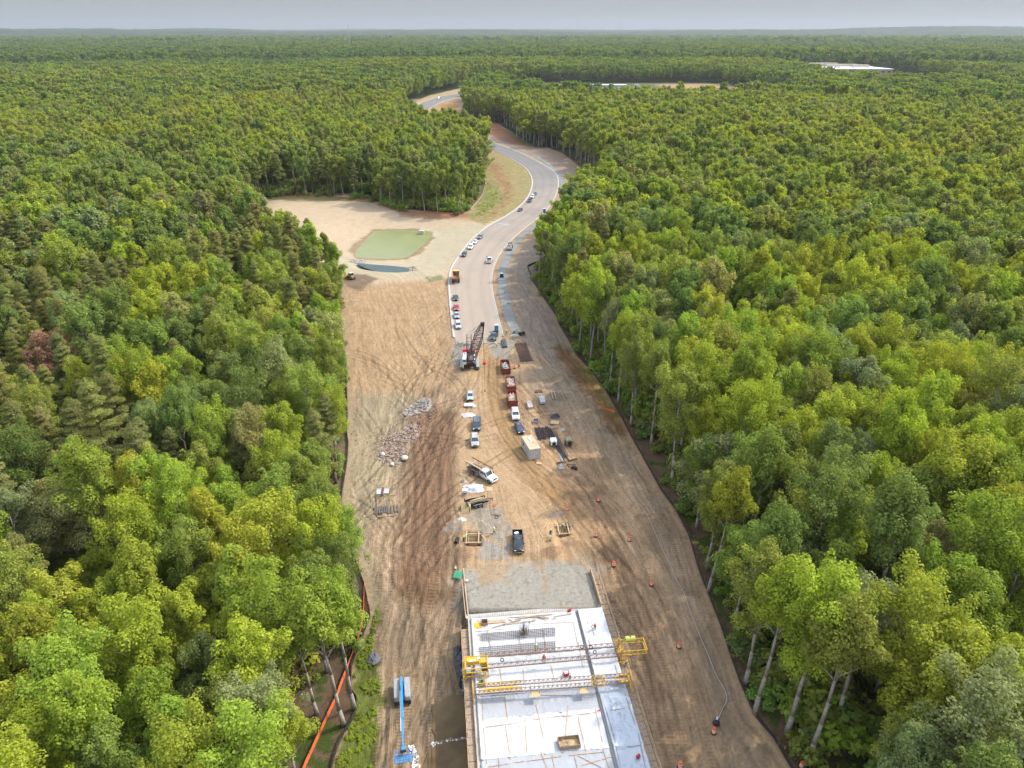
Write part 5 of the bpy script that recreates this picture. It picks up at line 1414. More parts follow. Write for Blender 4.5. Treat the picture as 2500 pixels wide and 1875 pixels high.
def car(label, cat, kind, color, pm=None, name=None, group='cars parked along the road works'):
    nm = {'sedan': 'parked_car', 'suv': 'parked_suv', 'van': 'parked_minivan', 'pickup': 'pickup_truck'}[kind]
    root = thing(name or nm, label, cat, group=group)
    pm = pm or paint('car_paint_' + color.replace(' ', '_'), COLORS[color])
    if kind == 'sedan': L_, W_, hood, belt, tail, roofz = 4.7, 1.82, .92, .98, .98, 1.44
    elif kind == 'suv': L_, W_, hood, belt, tail, roofz = 4.8, 1.92, 1.08, 1.14, 1.14, 1.72
    elif kind == 'van': L_, W_, hood, belt, tail, roofz = 5.1, 1.98, 1.02, 1.12, 1.12, 1.74
    else: L_, W_, hood, belt, tail, roofz = 5.85, 2.02, 1.20, 1.26, 1.26, 1.92
    h, w_ = L_ / 2, W_ / 2
    m = MB(); z0 = .24 if kind != 'pickup' else .36
    if kind != 'pickup':
        m.loft([ring(-h, w_ - .18, z0 + .1, tail - .28), ring(-h + .12, w_ - .06, z0, tail - .06), ring(-h + .5, w_, z0, tail), ring(-.2, w_, z0, belt), ring(h - 1.45, w_, z0, belt), ring(h - 1.2, w_, z0, hood + .02), ring(h - .45, w_ - .03, z0, hood - .08), ring(h - .1, w_ - .12, z0 + .02, hood - .26), ring(h, w_ - .26, z0 + .1, hood - .42)])
        m.build('body', pm, root, True)
    else:
        cb = -.35      # cab back
        m.loft([ring(cb, w_, z0, belt), ring(h - 1.6, w_, z0, belt), ring(h - 1.35, w_, z0, hood + .02), ring(h - .4, w_ - .02, z0, hood - .06), ring(h - .06, w_ - .08, z0 + .04, hood - .2), ring(h, w_ - .16, z0 + .12, hood - .38)])
        m.build('body', pm, root, True)
        m = MB()
        for s_ in (-1, 1): m.box(((-h + cb) / 2, s_ * (w_ - .06), (z0 + 1.3) / 2 + .05), (h + cb - .02, .10, 1.3 - z0 - .1))
        m.box((-h + .05, 0, .92), (.10, W_ - .22, .66)); m.box((cb - .03, 0, .95), (.04, W_ - .22, .66)); m.build('bed_sides', pm, root, False, .015)
        m = MB(); m.box(((-h + cb) / 2, 0, .66), (h + cb - .12, W_ - .22, .06)); m.build('bed_floor', M['black'], root)
        m = MB(); m.box((-h - .08, 0, .55), (.14, W_ - .1, .2)); m.build('rear_bumper', M['chrome'], root, False, .03)
    # lights, grille, bumper
    for s_ in (-1, 1):
        m = MB(); m.box((h - .10, s_ * (w_ - .32), hood - .27), (.22, .38, .14)); m.build('headlight', M['lampw'], root, False, .03)
        m = MB(); m.box((-h + .05, s_ * (w_ - .16), tail - .26), (.12, .16, .24 if kind != 'sedan' else .14)); m.build('tail_light', M['lampr'], root, False, .02)
        m = MB(); m.box((h - (1.55 if kind == 'sedan' else 1.65), s_ * (w_ + .12), belt + .03), (.12, .22, .15)); m.build('mirror', pm, root, False, .02)
        m = MB(); m.box((.1, s_ * (w_ + .005), belt - .22), (.22, .03, .035)); m.build('door_handle', M['black'], root)
    m = MB(); m.box((h - .02, 0, hood - .36), (.08, W_ * .46, .2)); m.build('grille', M['black'], root, False, .02)
    m = MB(); m.box((h - .03, 0, z0 + .16), (.14, W_ * .8, .2)); m.build('front_bumper', M['black'] if kind != 'pickup' else M['chrome'], root, False, .04)
    if kind == 'sedan': cabin(root, pm, (-h + .75, h - 1.2), (-.85, h - 2.05), belt - .05, roofz, w_ - .12, w_ - .32, (.48,))
    elif kind == 'suv': cabin(root, pm, (-h + .12, h - 1.25), (-h + .42, h - 2.0), belt - .05, roofz, w_ - .1, w_ - .26, (.3, .63))
    elif kind == 'van': cabin(root, pm, (-h + .1, h - .85), (-h + .38, h - 1.85), belt - .05, roofz, w_ - .1, w_ - .24, (.3, .62))
    else: cabin(root, pm, (-.40, h - 1.4), (-.30, h - 2.1), belt - .05, roofz, w_ - .12, w_ - .24, (.46,))
    r = .34 if kind == 'sedan' else (.37 if kind != 'pickup' else .42)
    for x in (h - .95, -h + (.95 if kind != 'pickup' else 1.3)):
        for s_ in (-1, 1): wheel(root, x, s_ * (w_ - .10), r, .24)
        m = MB()
        for s_ in (-1, 1): m.cyl((x, s_ * (w_ - .005), r + .02), r * 1.17, .02, 18, 'Y')
        m.build('wheel_arch', M['black'], root)
    if kind in ('suv', 'van'):
        m = MB()
        for s_ in (-1, 1): m.bar((-h + .6, s_ * (w_ - .42), roofz + .12), (h - 2.2, s_ * (w_ - .42), roofz + .12), .025)
        m.build('roof_rail', M['chrome'], root)
    m = MB()
    for s_ in (-1, 1):
        for x_ in (-.5, .45): m.box((x_, s_ * (w_ + .001), (belt + z0) / 2), (.012, .012, belt - z0 - .2))
    m.build('door_gap', M['black'], root)
    return root
COLORS = dict(black=(.012, .013, .016), charcoal=(.035, .04, .046), white=(.72, .73, .74), silver=(.42, .44, .47), red=(.42, .02, .025), silverblue=(.30, .36, .42), navy=(.02, .035, .09), slate=(.05, .075, .09),
              grey=(.16, .17, .18), beige=(.36, .35, .32), teal=(.025, .05, .05))
RD_ = lambda p, q: heading(p, q)
LK = [(1305, 447), (1302, 472), (1285, 498), (1249, 525), (1198, 552), (1162, 581), (1140, 606), (1121, 635), (1107, 657), (1104, 690), (1106, 726), (1113, 790), (1118, 829)]
def put(o, px, py, hd, z=0.0):
    g = G(px, py); o.location = (g.x, g.y, float(zt(g.x, g.y)) + .06 + z); o.rotation_euler = (0, 0, hd); return o
def on_kerb(py):
    for a, b_ in zip(LK[:-1], LK[1:]):
        if a[1] <= py <= b_[1]: return heading(a, b_)
    return -pi / 2
put(car('dark car at the far end of the line on the bend, behind the white SUV', 'car', 'sedan', 'charcoal'), 1306, 476, on_kerb(476))
put(car('white SUV squeezed between two dark vehicles on the bend', 'SUV', 'suv', 'white'), 1300, 483, on_kerb(483))
put(car('black pickup in front of the white SUV on the bend', 'pickup', 'pickup', 'black'), 1293, 493, on_kerb(493))
put(car('black car alone at the left kerb below the bend', 'car', 'sedan', 'black'), 1270, 515, on_kerb(515))
put(car('grey SUV at the top of the row of four beside the pond', 'SUV', 'suv', 'grey'), 1172, 582, on_kerb(582))
put(car('white low car second in the row of four beside the pond', 'car', 'sedan', 'white'), 1160, 594, on_kerb(594))
put(car('white SUV third in the row of four beside the pond', 'SUV', 'suv', 'white'), 1149, 607, on_kerb(607))
put(car('dark grey SUV lowest of the row of four beside the pond', 'SUV', 'suv', 'charcoal'), 1133, 625, on_kerb(625))
put(car('white pickup at the right kerb with its open bed towards the camera', 'pickup', 'pickup', 'white'), 1195, 640, heading((1195, 650), (1208, 615)))
put(car('black car between the dump truck and the red car', 'car', 'sedan', 'black'), 1112.5, 731, on_kerb(731))
put(car('bright red car parked at the left kerb', 'car', 'sedan', 'red'), 1114, 755, on_kerb(755))
put(car('blue grey SUV between the red car and the silver SUV', 'SUV', 'sedan', 'silverblue', name='parked_suv'), 1115, 774, on_kerb(774))
put(car('silver SUV lowest in the row at the left kerb', 'SUV', 'suv', 'silver'), 1118.5, 799, on_kerb(799))
put(car('dark green pickup standing slantwise below the blue toilet booth', 'pickup', 'pickup', 'teal'), 1206, 826, heading((1214, 812), (1201, 838)))
put(car('silver car parked above the two white wrapped bundles', 'car', 'sedan', 'silver'), 1148, 971, -pi / 2 + .05)
put(car('slate blue minivan between the white bundles and the pale SUV', 'minivan', 'van', 'slate'), 1164, 1042, -pi / 2 + .02)
put(car('pale beige SUV parked alone below the blue minivan', 'SUV', 'suv', 'beige'), 1159, 1082, -pi / 2 + .09)
put(car('white SUV right behind the lowest red dumpster', 'SUV', 'suv', 'white'), 1258, 1018, -pi / 2 + .08)
put(car('navy blue car between the white SUV and the steel container', 'car', 'sedan', 'navy'), 1268, 1050, -pi / 2 + .22)
put(car('black car far up the road at the top of the bend', 'car', 'sedan', 'black'), 1191, 345, heading((1180, 340), (1210, 352)))
p0 = put(car('black pickup facing the camera above the stone apron, white box in its bed', 'pickup', 'pickup', 'black', name='pickup_truck'), 1265, 1330, -pi / 2 + .05)
tb = thing('cooler_box', 'white cooler box lying in the bed of the black pickup', 'cooler'); m = MB(); m.box((0, 0, .2), (.75, .5, .38)); m.build('box', M['white'], tb, False, .03)
m = MB(); m.box((0, 0, .41), (.77, .52, .05)); m.build('lid', M['white'], tb, False, .02); tb.location = p0.matrix_basis @ Vector((-2.1, -.2, .85)) ; tb.location.z = p0.location.z + .72; tb.rotation_euler = (0, 0, .3)
# ---- box truck far up the road
bt = thing('box_truck', 'white box truck with a flat trailer on the far road bend', 'truck'); m = MB(); m.box((-.6, 0, 1.95), (4.6, 2.4, 2.5)); m.build('cargo_box', M['white'], bt, False, .05)
m = MB(); m.side([(1.8, .5), (4.0, .5), (4.1, 1.3), (3.2, 1.6), (2.9, 2.4), (1.8, 2.5)], -1.05, 1.05); m.build('cab', M['white'], bt, False, .06); m = MB(); m.box((3.12, 0, 1.98), (.14, 1.8, .7)); m.build('windshield', M['glass'], bt)
for x in (3.2, -1.6): wheel(bt, x, -1.0, .45, .3); wheel(bt, x, 1.0, .45, .3)
m = MB(); m.box((-6.0, 0, .8), (5.5, 2.3, .15)); m.bar((-3.2, 0, .6), (-2.6, 0, .6), .08); m.build('trailer_bed', M['darksteel'], bt); wheel(bt, -6.6, -1.0, .38); wheel(bt, -6.6, 1.0, .38)
put(bt, 1070, 242, heading((1090, 238), (1060, 245)))
# ---- articulated dump truck
dt = thing('dump_truck', 'yellow dump truck with a rusty empty body at the left kerb', 'dump truck')
m = MB(); m.box((0.6, 0, 1.0), (8.6, .9, .4)); m.build('chassis', M['darksteel'], dt)
out = [(-4.9, -1.35), (1.6, -1.35), (1.6, 1.35), (-4.9, 1.35)]
rb = mat('rusty_body_interior', (.26, .12, .06), .8, .2, .35, .8, dirt=((.42, .35, .28), .5, .52))
m = MB(); bw = .08
for s_ in (-1, 1): m.add([(-5.2, s_ * 1.35, 2.55), (1.6, s_ * 1.35, 2.75), (1.4, s_ * .9, 1.35), (-4.4, s_ * .9, 1.35), (-5.2, s_ * 1.25, 2.55), (1.6, s_ * 1.25, 2.75), (1.4, s_ * .8, 1.37), (-4.4, s_ * .8, 1.37)], [(0, 1, 2, 3), (7, 6, 5, 4), (0, 4, 5, 1), (0, 3, 7, 4), (1, 5, 6, 2), (3, 2, 6, 7)])
m.add([(-5.2, -1.3, 2.3), (-5.2, 1.3, 2.3), (-4.4, .85, 1.33), (-4.4, -.85, 1.33), (-5.1, -1.3, 2.36), (-5.1, 1.3, 2.36), (-4.4, .85, 1.4), (-4.4, -.85, 1.4)], [(0, 1, 2, 3), (7, 6, 5, 4), (0, 4, 5, 1), (0, 3, 7, 4), (1, 5, 6, 2)])
m.box((-1.5, 0, 1.36), (5.9, 1.75, .08)); m.box((1.62, 0, 2.3), (.1, 2.7, 1.6)); m.build('dump_body', rb, dt)
m = MB(); m.box((1.9, 0, 3.05), (.9, 2.7, .08))
for s_ in (-1, 1): m.box((-1.8, s_ * 1.40, 2.66), (6.8, .14, .16))
m.build('body_rim', mat('tan_yellow_paint', (.55, .38, .14), .5, 0, .15, 1), dt)
m = MB(); m.side([(2.3, 1.1), (4.4, 1.1), (4.6, 1.9), (3.6, 2.1), (3.3, 3.1), (2.2, 3.1)], -1.0, 1.0); m.build('cab', M['yellow'], dt, False, .08)
m = MB(); m.box((3.48, 0, 2.6), (.1, 1.7, .8)); m.build('windshield', M['glass'], dt); m = MB(); m.box((2.75, 1.01, 2.6), (.8, .03, .7)); m.box((2.75, -1.01, 2.6), (.8, .03, .7)); m.build('side_window', M['glass'], dt)
for x in (3.6, -1.5, -3.4):
    for s_ in (-1, 1): wheel(dt, x, s_ * 1.15, .75, .55)
put(dt, 1113.5, 684, heading((1113, 692), (1116, 650)))
# ---- bulldozer
bz = thing('bulldozer', 'yellow bulldozer on the dark soil patch by the trees', 'bulldozer')
for s_ in (-1, 1):
    m = MB(); m.side([(-1.7, .25), (-1.3, 0), (1.4, 0), (1.8, .3), (1.6, .75), (.2, .95), (-1.4, .8)], s_ * 1.0 - .28, s_ * 1.0 + .28); m.build('track', M['black'], bz, False, .04)
    m = MB(); m.box((0, s_ * 1.0, .42), (2.2, .6, .22)); m.build('track_frame', M['yellow'], bz)
m = MB(); m.side([(-1.5, .6), (1.9, .6), (1.9, 1.45), (.4, 1.6), (-1.5, 1.5)], -.62, .62); m.build('engine_hood', M['yellow'], bz, False, .06)
m = MB(); m.box((-.4, 0, 2.55), (1.5, 1.5, .12)); m.build('canopy_roof', M['greyp'], bz, False, .03)
m = MB(); m.box((-.4, 0, 2.0), (1.25, 1.3, .95)); m.build('cab_glass', M['glass'], bz)
m = MB()
for x in (-1.05, .25):
    for y in (-.68, .68): m.bar((x, y, 1.4), (x, y, 2.5), .05)
m.build('cab_posts', M['black'], bz)
m = MB(); m.side([(2.35, .05), (2.5, .1), (2.42, .6), (2.6, 1.15), (2.45, 1.15), (2.28, .6)], -1.65, 1.65); m.build('blade', M['yellow'], bz)
m = MB()
for s_ in (-1, 1): m.bar((0, s_ * 1.32, .4), (2.35, s_ * 1.2, .4), .09)
m.build('push_arm', M['yellow'], bz); m = MB(); m.bar((1.2, .35, 1.5), (1.2, .35, 2.2), .07, 8); m.build('exhaust', M['steel'], bz)
m = MB(); m.box((-1.8, 0, .9), (.5, 1.0, .6)); m.build('rear_tank', M['steel'], bz, False, .05)
put(bz, 857, 681, heading((865, 684), (850, 676)))
# ---- road roller
rr = thing('road_roller', 'grey single drum road roller at the right kerb', 'roller')
m = MB(); m.cyl((1.5, 0, .75), .75, 2.1, 28, 'Y'); m.build('drum', M['steel'], rr)
m = MB(); m.box((1.5, 1.12, .8), (1.8, .1, .3)); m.box((1.5, -1.12, .8), (1.8, .1, .3)); m.box((.6, 0, .85), (.15, 2.3, .35)); m.box((2.4, 0, .85), (.15, 2.3, .35)); m.build('drum_yoke', M['greyp'], rr, False, .03)
m = MB(); m.side([(-2.6, .7), (.3, .7), (.3, 1.3), (-.9, 1.5), (-2.6, 1.35)], -.8, .8); m.build('engine_body', M['greyp'], rr, False, .05)
m = MB(); m.box((-.3, 0, 2.75), (1.7, 1.7, .1)); m.build('canopy_roof', M['black'], rr)
m = MB(); [m.bar((x, y, 1.3), (x, y, 2.7), .05) for x in (-1, .45) for y in (-.75, .75)]; m.build('canopy_posts', M['black'], rr)
m = MB(); m.box((-.35, 0, 1.6), (.5, .6, .5)); m.build('seat', M['black'], rr)
wheel(rr, -1.6, -.85, .75, .5); wheel(rr, -1.6, .85, .75, .5)
put(rr, 1245, 609, heading((1247, 600), (1241, 616)))
# ---- compact loader on the stone strip
sl = thing('compact_loader', 'compact tracked loader with a wide bucket on the dark stone strip', 'loader')
for s_ in (-1, 1):
    m = MB(); m.side([(-.95, .2), (-.7, 0), (.8, 0), (1.05, .25), (.8, .65), (-.8, .65)], s_ * .75 - .2, s_ * .75 + .2); m.build('track', M['black'], sl, False, .03)
    m = MB(); m.bar((-1.1, s_ * .62, 1.45), (.4, s_ * .62, 1.4), .09); m.bar((.4, s_ * .62, 1.4), (1.3, s_ * .55, .35), .09); m.build('lift_arm', M['black'], sl)
m = MB(); m.box((-.2, 0, .85), (1.9, 1.1, .8)); m.build('body', M['black'], sl, False, .05)
m = MB(); m.box((-.1, 0, 2.0), (1.1, 1.05, .08)); m.build('cab_roof', M['greyp'], sl); m = MB(); m.box((-.1, 0, 1.6), (.95, .95, .75)); m.build('cab_glass', M['glass'], sl)
m = MB(); [m.bar((x, y, 1.2), (x, y, 2.0), .04) for x in (-.6, .42) for y in (-.5, .5)]; m.build('cab_posts', M['black'], sl)
m = MB(); m.side([(1.3, .08), (2.2, .05), (2.2, .12), (1.45, .2), (1.35, .65), (1.25, .65)], -1.25, 1.25); m.build('bucket', M['greyp'], sl)
put(sl, 1225, 680, heading((1225, 670), (1226, 690)), .05)

# ------------------------------------------------------------------ crawler crane
cc = thing('crawler_crane', 'crawler crane with raised dark lattice boom and red and white house', 'crane')
for s_ in (-1, 1):
    m = MB(); m.side([(-3.4, .5), (-3.0, .05), (3.0, .05), (3.4, .5), (3.0, 1.0), (-3.0, 1.0)], s_ * 2.25 - .42, s_ * 2.25 + .42); m.build('track', mat('track_shoe_steel', (.14, .12, .10), .8, .3, .3, 3), cc, False, .05)
    m = MB(); i = 0
    for k in range(22): m.box((-3.0 + k * .285, s_ * 2.25, 1.03), (.16, .9, .05))
    m.build('track_shoes', M['greyp'], cc)
m = MB(); m.box((1.6, 0, .8), (.7, 4.2, .5)); m.box((-1.6, 0, .8), (.7, 4.2, .5)); m.cyl((0, 0, 1.1), 1.3, .5, 24); m.build('carbody', M['darksteel'], cc)
m = MB(); m.box((-.7, 0, 1.6), (6.6, 2.9, .5)); m.build('deck_frame', M['darksteel'], cc)
wh = M['white']
m = MB(); m.box((-1.4, -1.35, 2.45), (4.4, .95, 1.3)); m.build('engine_house', wh, cc, False, .05)
m = MB(); m.box((.4, 1.45, 2.3), (4.2, .35, 1.1)); m.box((2.1, 1.2, 2.0), (.6, .9, .5)); m.build('side_housing', wh, cc, False, .04)
m = MB(); m.box((-4.2, 0, 2.3), (1.1, 3.2, 1.5)); m.build('counterweight', M['black'], cc, False, .08)
m = MB(); m.box((-3.35, -1.35, 3.3), (1.3, 1.15, .9)); m.build('red_cover', mat('bright_red_paint', (.62, .02, .03), .4), cc, False, .05)
m = MB(); m.box((-3.0, .9, 3.2), (.8, .7, .6)); m.box((-2.9, .1, 3.0), (.5, .7, .5)); m.build('red_sheave_block', MATS['bright_red_paint'], cc, False, .04)
m = MB(); m.side([(1.2, 1.7), (3.0, 1.7), (3.1, 2.3), (2.7, 3.3), (1.2, 3.4)], -2.0, -1.0); m.build('cab', wh, cc, False, .05)
m = MB(); m.box((2.95, -1.5, 2.7), (.12, .85, .9)); m.box((2.0, -2.01, 2.75), (1.3, .03, .8)); m.build('cab_window', M['glass'], cc)
for x in (.9, -.5, -1.9):
    m = MB(); m.cyl((x, .25, 2.25), .52, 1.5, 18, 'Y'); m.cyl((x, -.52, 2.25), .68, .06, 18, 'Y'); m.cyl((x, 1.02, 2.25), .68, .06, 18, 'Y'); m.build('winch_drum', M['steel'], cc)
fc = bpy.data.curves.new('lettering', 'FONT'); fc.body = 'LINK'; fc.size = .85; fc.extrude = .01
tx = bpy.data.objects.new('lettering', fc); COL.objects.link(tx); bpy.context.view_layer.update()
me_ = bpy.data.meshes.new_from_object(tx.evaluated_get(bpy.context.evaluated_depsgraph_get())); bpy.data.objects.remove(tx)
tx = bpy.data.objects.new('lettering', me_); me_.materials.clear(); me_.materials.append(M['black']); COL.objects.link(tx); tx.parent = cc; tx.location = (-2.6, -1.65, 3.12)
put(cc, 1147, 893, heading((1148, 880), (1149, 905)))
cw = Matrix.Translation(cc.location) @ Matrix.Rotation(cc.rotation_euler[2], 4, 'Z'); ci = cw.inverted()
foot = Vector((2.2, .15, 2.0))
tip_w = G(1178, 792, 19.5); tip = ci @ tip_w
m = MB(); ax = (tip - foot); Lb = ax.length; axn = ax.normalized()
sx = Vector((0, 1, 0)); sx = (sx - axn * sx.dot(axn)).normalized(); sy = axn.cross(sx)
def bsec(t_):
    wv = 1.0 * min(1, t_ / .12 + .45) * (1 - max(0, (t_ - .72) / .28) * .62); dv = .85 * min(1, t_ / .15 + .3) * (1 - max(0, (t_ - .72) / .28) * .6)
    c = foot + ax * t_; return [c + sx * wv * i + sy * dv * j for i, j in ((-1, -1), (1, -1), (1, 1), (-1, 1))]
NB = 20; prev = bsec(0)
mc = MB(); ml = MB()
for k in range(1, NB + 1):
    cur = bsec(k / NB)
    for i in range(4):
        mc.bar(prev[i], cur[i], .085, 5); j = (i + 1) % 4
        ml.bar(cur[i], cur[j], .05, 4)
        if k % 2: ml.bar(prev[i], cur[j], .042, 4)
        else: ml.bar(prev[j], cur[i], .042, 4)
    prev = cur
bo = mc.build('boom', mat('dark_plum_boom_steel', (.075, .04, .045), .55, .2, .3, 2), cc)
ml.build('boom_lacing', MATS['dark_plum_boom_steel'], bo)
m = MB(); m.cyl(tip + Vector((0, 0, .2)), .45, 1.0, 14, 'Y'); m.cyl(tip + Vector((-.5, 0, -.3)), .4, .9, 14, 'Y'); m.build('boom_head_sheaves', M['darksteel'], bo)
# gantry mast and pendants
mt = Vector((-2.6, 0, 8.6)); m = MB()
for s_ in (-1, 1):
    m.bar((-.6, s_ * .75, 1.9), mt + Vector((0, s_ * .6, 0)), .12, 5); m.bar((-3.8, s_ * .75, 2.6), mt + Vector((0, s_ * .6, 0)), .09, 5)
for k in range(1, 7):
    t_ = k / 7; a = Vector((-.6, 0, 1.9)).lerp(mt, t_); m.bar(a + Vector((0, -.68, 0)), a + Vector((0, .68, 0)), .06)
m.build('gantry_mast', MATS['dark_plum_boom_steel'], cc)
m = MB()
for s_ in (-1, 1):
    m.bar(mt + Vector((0, s_ * .5, 0)), tip + Vector((-.4, s_ * .35, 0)), .035); m.bar(mt + Vector((0, s_ * .2, 0)), Vector((-4.3, s_ * .4, 3)), .035)
m.build('pendant_line', M['black'], cc)
hook_g = ci @ Vector((tip_w.x + .3, tip_w.y, .25)); ballp = ci @ Vector((tip_w.x + .3, tip_w.y, 8.7))
m = MB(); m.bar(tip + Vector((.4, 0, 0)), ballp, .035); m.bar(ballp, hook_g + Vector((0, 0, .6)), .05); m.build('hoist_line', M['black'], cc)
m = MB()
m.loft([[(ballp.x + cos(a_ * .52) * r_, ballp.y + sin(a_ * .52) * r_, ballp.z + z) for a_ in range(12)] for z, r_ in ((-.5, .1), (-.36, .34), (0, .48), (.36, .34), (.5, .1))]); m.build('headache_ball', MATS['bright_red_paint'], cc, True)
m = MB(); m.box(hook_g + Vector((0, 0, .4)), (.35, .25, .6)); m.build('hook_block', M['darksteel'], cc, False, .05)

# ------------------------------------------------------------------ boom lift (blue)
bl = thing('boom_lift', 'blue telescopic boom lift with grey covers on the lower left bank', 'boom lift')
for x in (-1.25, 1.25):
    for s_ in (-1, 1): wheel(bl, x, s_ * 1.05, .52, .4)
m = MB(); m.box((0, 0, .62), (2.6, 1.2, .4)); m.box((1.25, 0, .52), (.25, 1.9, .25)); m.box((-1.25, 0, .52), (.25, 1.9, .25)); m.build('chassis', M['darksteel'], bl, False, .04)
for s_ in (-1, 1):
    m = MB(); rr_ = []
    for z, k in ((.8, .9), (.95, 1), (1.45, 1), (1.68, .95), (1.76, .84)):
        rr_.append([(-.35 + k * sx_c * 1.95, s_ * .80 + sy_c * .47 * (k if k > .8 else .8), z) for sx_c, sy_c in ((-1, -.6), (-.93, -1), (.93, -1), (1, -.6), (1, .6), (.93, 1), (-.93, 1), (-1, .6))])
    m.loft(rr_); m.build('side_cover', mat('mid_grey_cover', (.29, .30, .30), .5), bl, False)
m = MB(); m.box((-.4, 0, .95), (3.4, .5, .3)); m.build('turntable', M['blue'], bl)
zg = float(zt(G(983, 1700).x, G(983, 1700).y))
put(bl, 983, 1702, heading((982, 1690), (985, 1760)))
bw_ = Matrix.Translation(bl.location) @ Matrix.Rotation(bl.rotation_euler[2], 4, 'Z'); bi = bw_.inverted()
pf = Vector((-1.9, 0, 2.1)); zt_tip = bl.location.z + 2.9
tipb = bi @ G(984, 1822, zt_tip)
m = MB(); dv = tipb - pf; dn_ = dv.normalized()
q = dn_.to_track_quat('X', 'Z').to_matrix()
def seg(m, a, b_, wy, hz): 
    c = (a + b_) / 2; m.box(c, ((b_ - a).length, wy, hz), 0, q)
m = MB(); seg(m, pf, pf + dv * .62, .34, .42); m.build('boom_base', M['blue'], bl, False, .03)
m = MB(); seg(m, pf + dv * .60, pf + dv * .86, .27, .32); m.build('boom_middle', M['blue'], bl, False, .02)
m = MB(); seg(m, pf + dv * .85, tipb, .21, .25); m.build('boom_tip', M['blue'], bl, False, .02)
m = MB(); e_ = Vector((0, -.24, .05)); m.bar(pf + dv * .22 + e_, pf + dv * .80 + e_, .055, 6); m.build('cable_track', M['white'], bl)
m = MB(); m.bar(pf + Vector((.5, 0, -.9)), pf + dv * .3 + Vector((0, 0, -.2)), .09, 8); m.build('lift_cylinder', M['steel'], bl)
m = MB(); m.box(tipb + Vector((.35, 0, -.15)), (.75, .5, .5)); m.build('jib_head', M['blue'], bl, False, .05)
bk = tipb + Vector((1.35, 0, -.75)); m = MB(); m.box(bk, (1.15, 2.4, .06)); m.build('platform_floor', mat('mesh_blue_floor', (.12, .22, .34), .6, 0, .2, 6), bl)
m = MB()
for z in (.05, .55, 1.05):
    P = [bk + Vector((x, y, z)) for x, y in ((-.58, -1.2), (.58, -1.2), (.58, 1.2), (-.58, 1.2))]
    for i in range(4): m.bar(P[i], P[(i + 1) % 4], .035)
for y in (-1.2, -.6, 0, .6, 1.2):
    for x in (-.58, .58): m.bar(bk + Vector((x, y, 0)), bk + Vector((x, y, 1.05)), .03)
for y in (-.4, .4): m.bar(bk + Vector((-.58, y, .04)), bk + Vector((.58, y, .04)), .02)
m.build('platform_rail', M['blue'], bl); m = MB(); m.box(bk + Vector((-.45, 0, .95)), (.25, .8, .3)); m.build('control_box', M['black'], bl)

# ------------------------------------------------------------------ flatbed work truck with ladder rack
wt = thing('work_truck', 'white crew cab flatbed truck with a timber rack, parked slantwise', 'truck')
pmw = paint('work_truck_white', (.74, .75, .76)); m = MB()
m.loft([ring(.1, 1.0, .5, 1.35), ring(2.2, 1.0, .5, 1.36), ring(2.5, 1.0, .5, 1.30), ring(3.35, .98, .5, 1.22), ring(3.75, .93, .56, 1.05), ring(3.8, .85, .65, .9)]); m.build('cab_body', pmw, wt, True)
cabin(wt, pmw, (.12, 2.35), (.2, 1.7), 1.30, 2.0, .88, .78, (.48,))
for s_ in (-1, 1):
    m = MB(); m.box((3.72, s_ * .72, 1.0), (.2, .36, .2)); m.build('headlight', M['lampw'], wt, False, .03); m = MB(); m.box((2.2, s_ * 1.18, 1.5), (.14, .24, .34)); m.build('mirror', M['black'], wt, False, .02)
m = MB(); m.box((3.8, 0, .98), (.08, 1.0, .32)); m.build('grille', M['black'], wt, False, .02); m = MB(); m.box((3.85, 0, .6), (.2, 1.9, .24)); m.build('front_bumper', pmw, wt, False, .05)
for x in (2.95, -2.0):
    for s_ in (-1, 1): wheel(wt, x, s_ * .92, .45, .32)
m = MB(); m.box((-1.9, 0, .8), (4.0, 1.0, .2)); m.build('chassis', M['black'], wt)
m = MB(); m.box((-1.95, 0, 1.02), (3.95, 2.2, .1)); m.build('flatbed', M['darksteel'], wt); m = MB()
for s_ in (-1, 1): m.box((-2.9, s_ * 1.0, .72), (1.2, .4, .5)); m.box((-.7, s_ * 1.0, .72), (1.0, .4, .5))
m.build('side_toolbox', M['steel'], wt, False, .03)
m = MB()
for s_ in (-1, 1):
    for x in (-3.8, -2.2, -.5, 2.0): m.bar((x, s_ * 1.05, 1.05 if x < 0 else 1.9), (x, s_ * 1.05, 2.35), .04)
    m.bar((-4.3, s_ * 1.05, 2.35), (2.3, s_ * 1.05, 2.35), .045)
for x in (-3.8, -2.2, -.3, .5, 1.3, 2.0): m.bar((x, -1.05, 2.33), (x, 1.05, 2.33), .035)
m.build('rack', M['steel'], wt)
m = MB(); m.box((-1.6, -1.0, 2.45), (5.2, .42, .10)); m.box((-1.9, -.98, 2.55), (4.6, .3, .08)); m.build('rack_planks', M['wood'], wt)
m = MB(); m.box((-1.0, .98, 2.44), (6.4, .14, .1)); m.box((-1.0, 1.14, 2.44), (6.4, .08, .08)); m.build('rack_beam', M['rust'], wt)
m = MB(); m.bar((-2.2, 0, 1.3), (-1.1, 0, 1.3), .25, 10); m.build('dark_roll', M['black'], wt); m = MB(); m.box((-2.9, .2, 1.3), (.7, .8, .45)); m.build('red_crate', M['dred'], wt, False, .03)
m = MB(); m.box((-3.6, .5, 1.35), (.5, .8, .5)); m.cyl((-3.5, -.3, 1.4), .22, .6, 10); m.build('bed_load', mat('pale_green_tin', (.35, .42, .38), .5), wt, False, .03)
put(wt, 1178, 1163, heading((1150, 1143), (1213, 1178)))
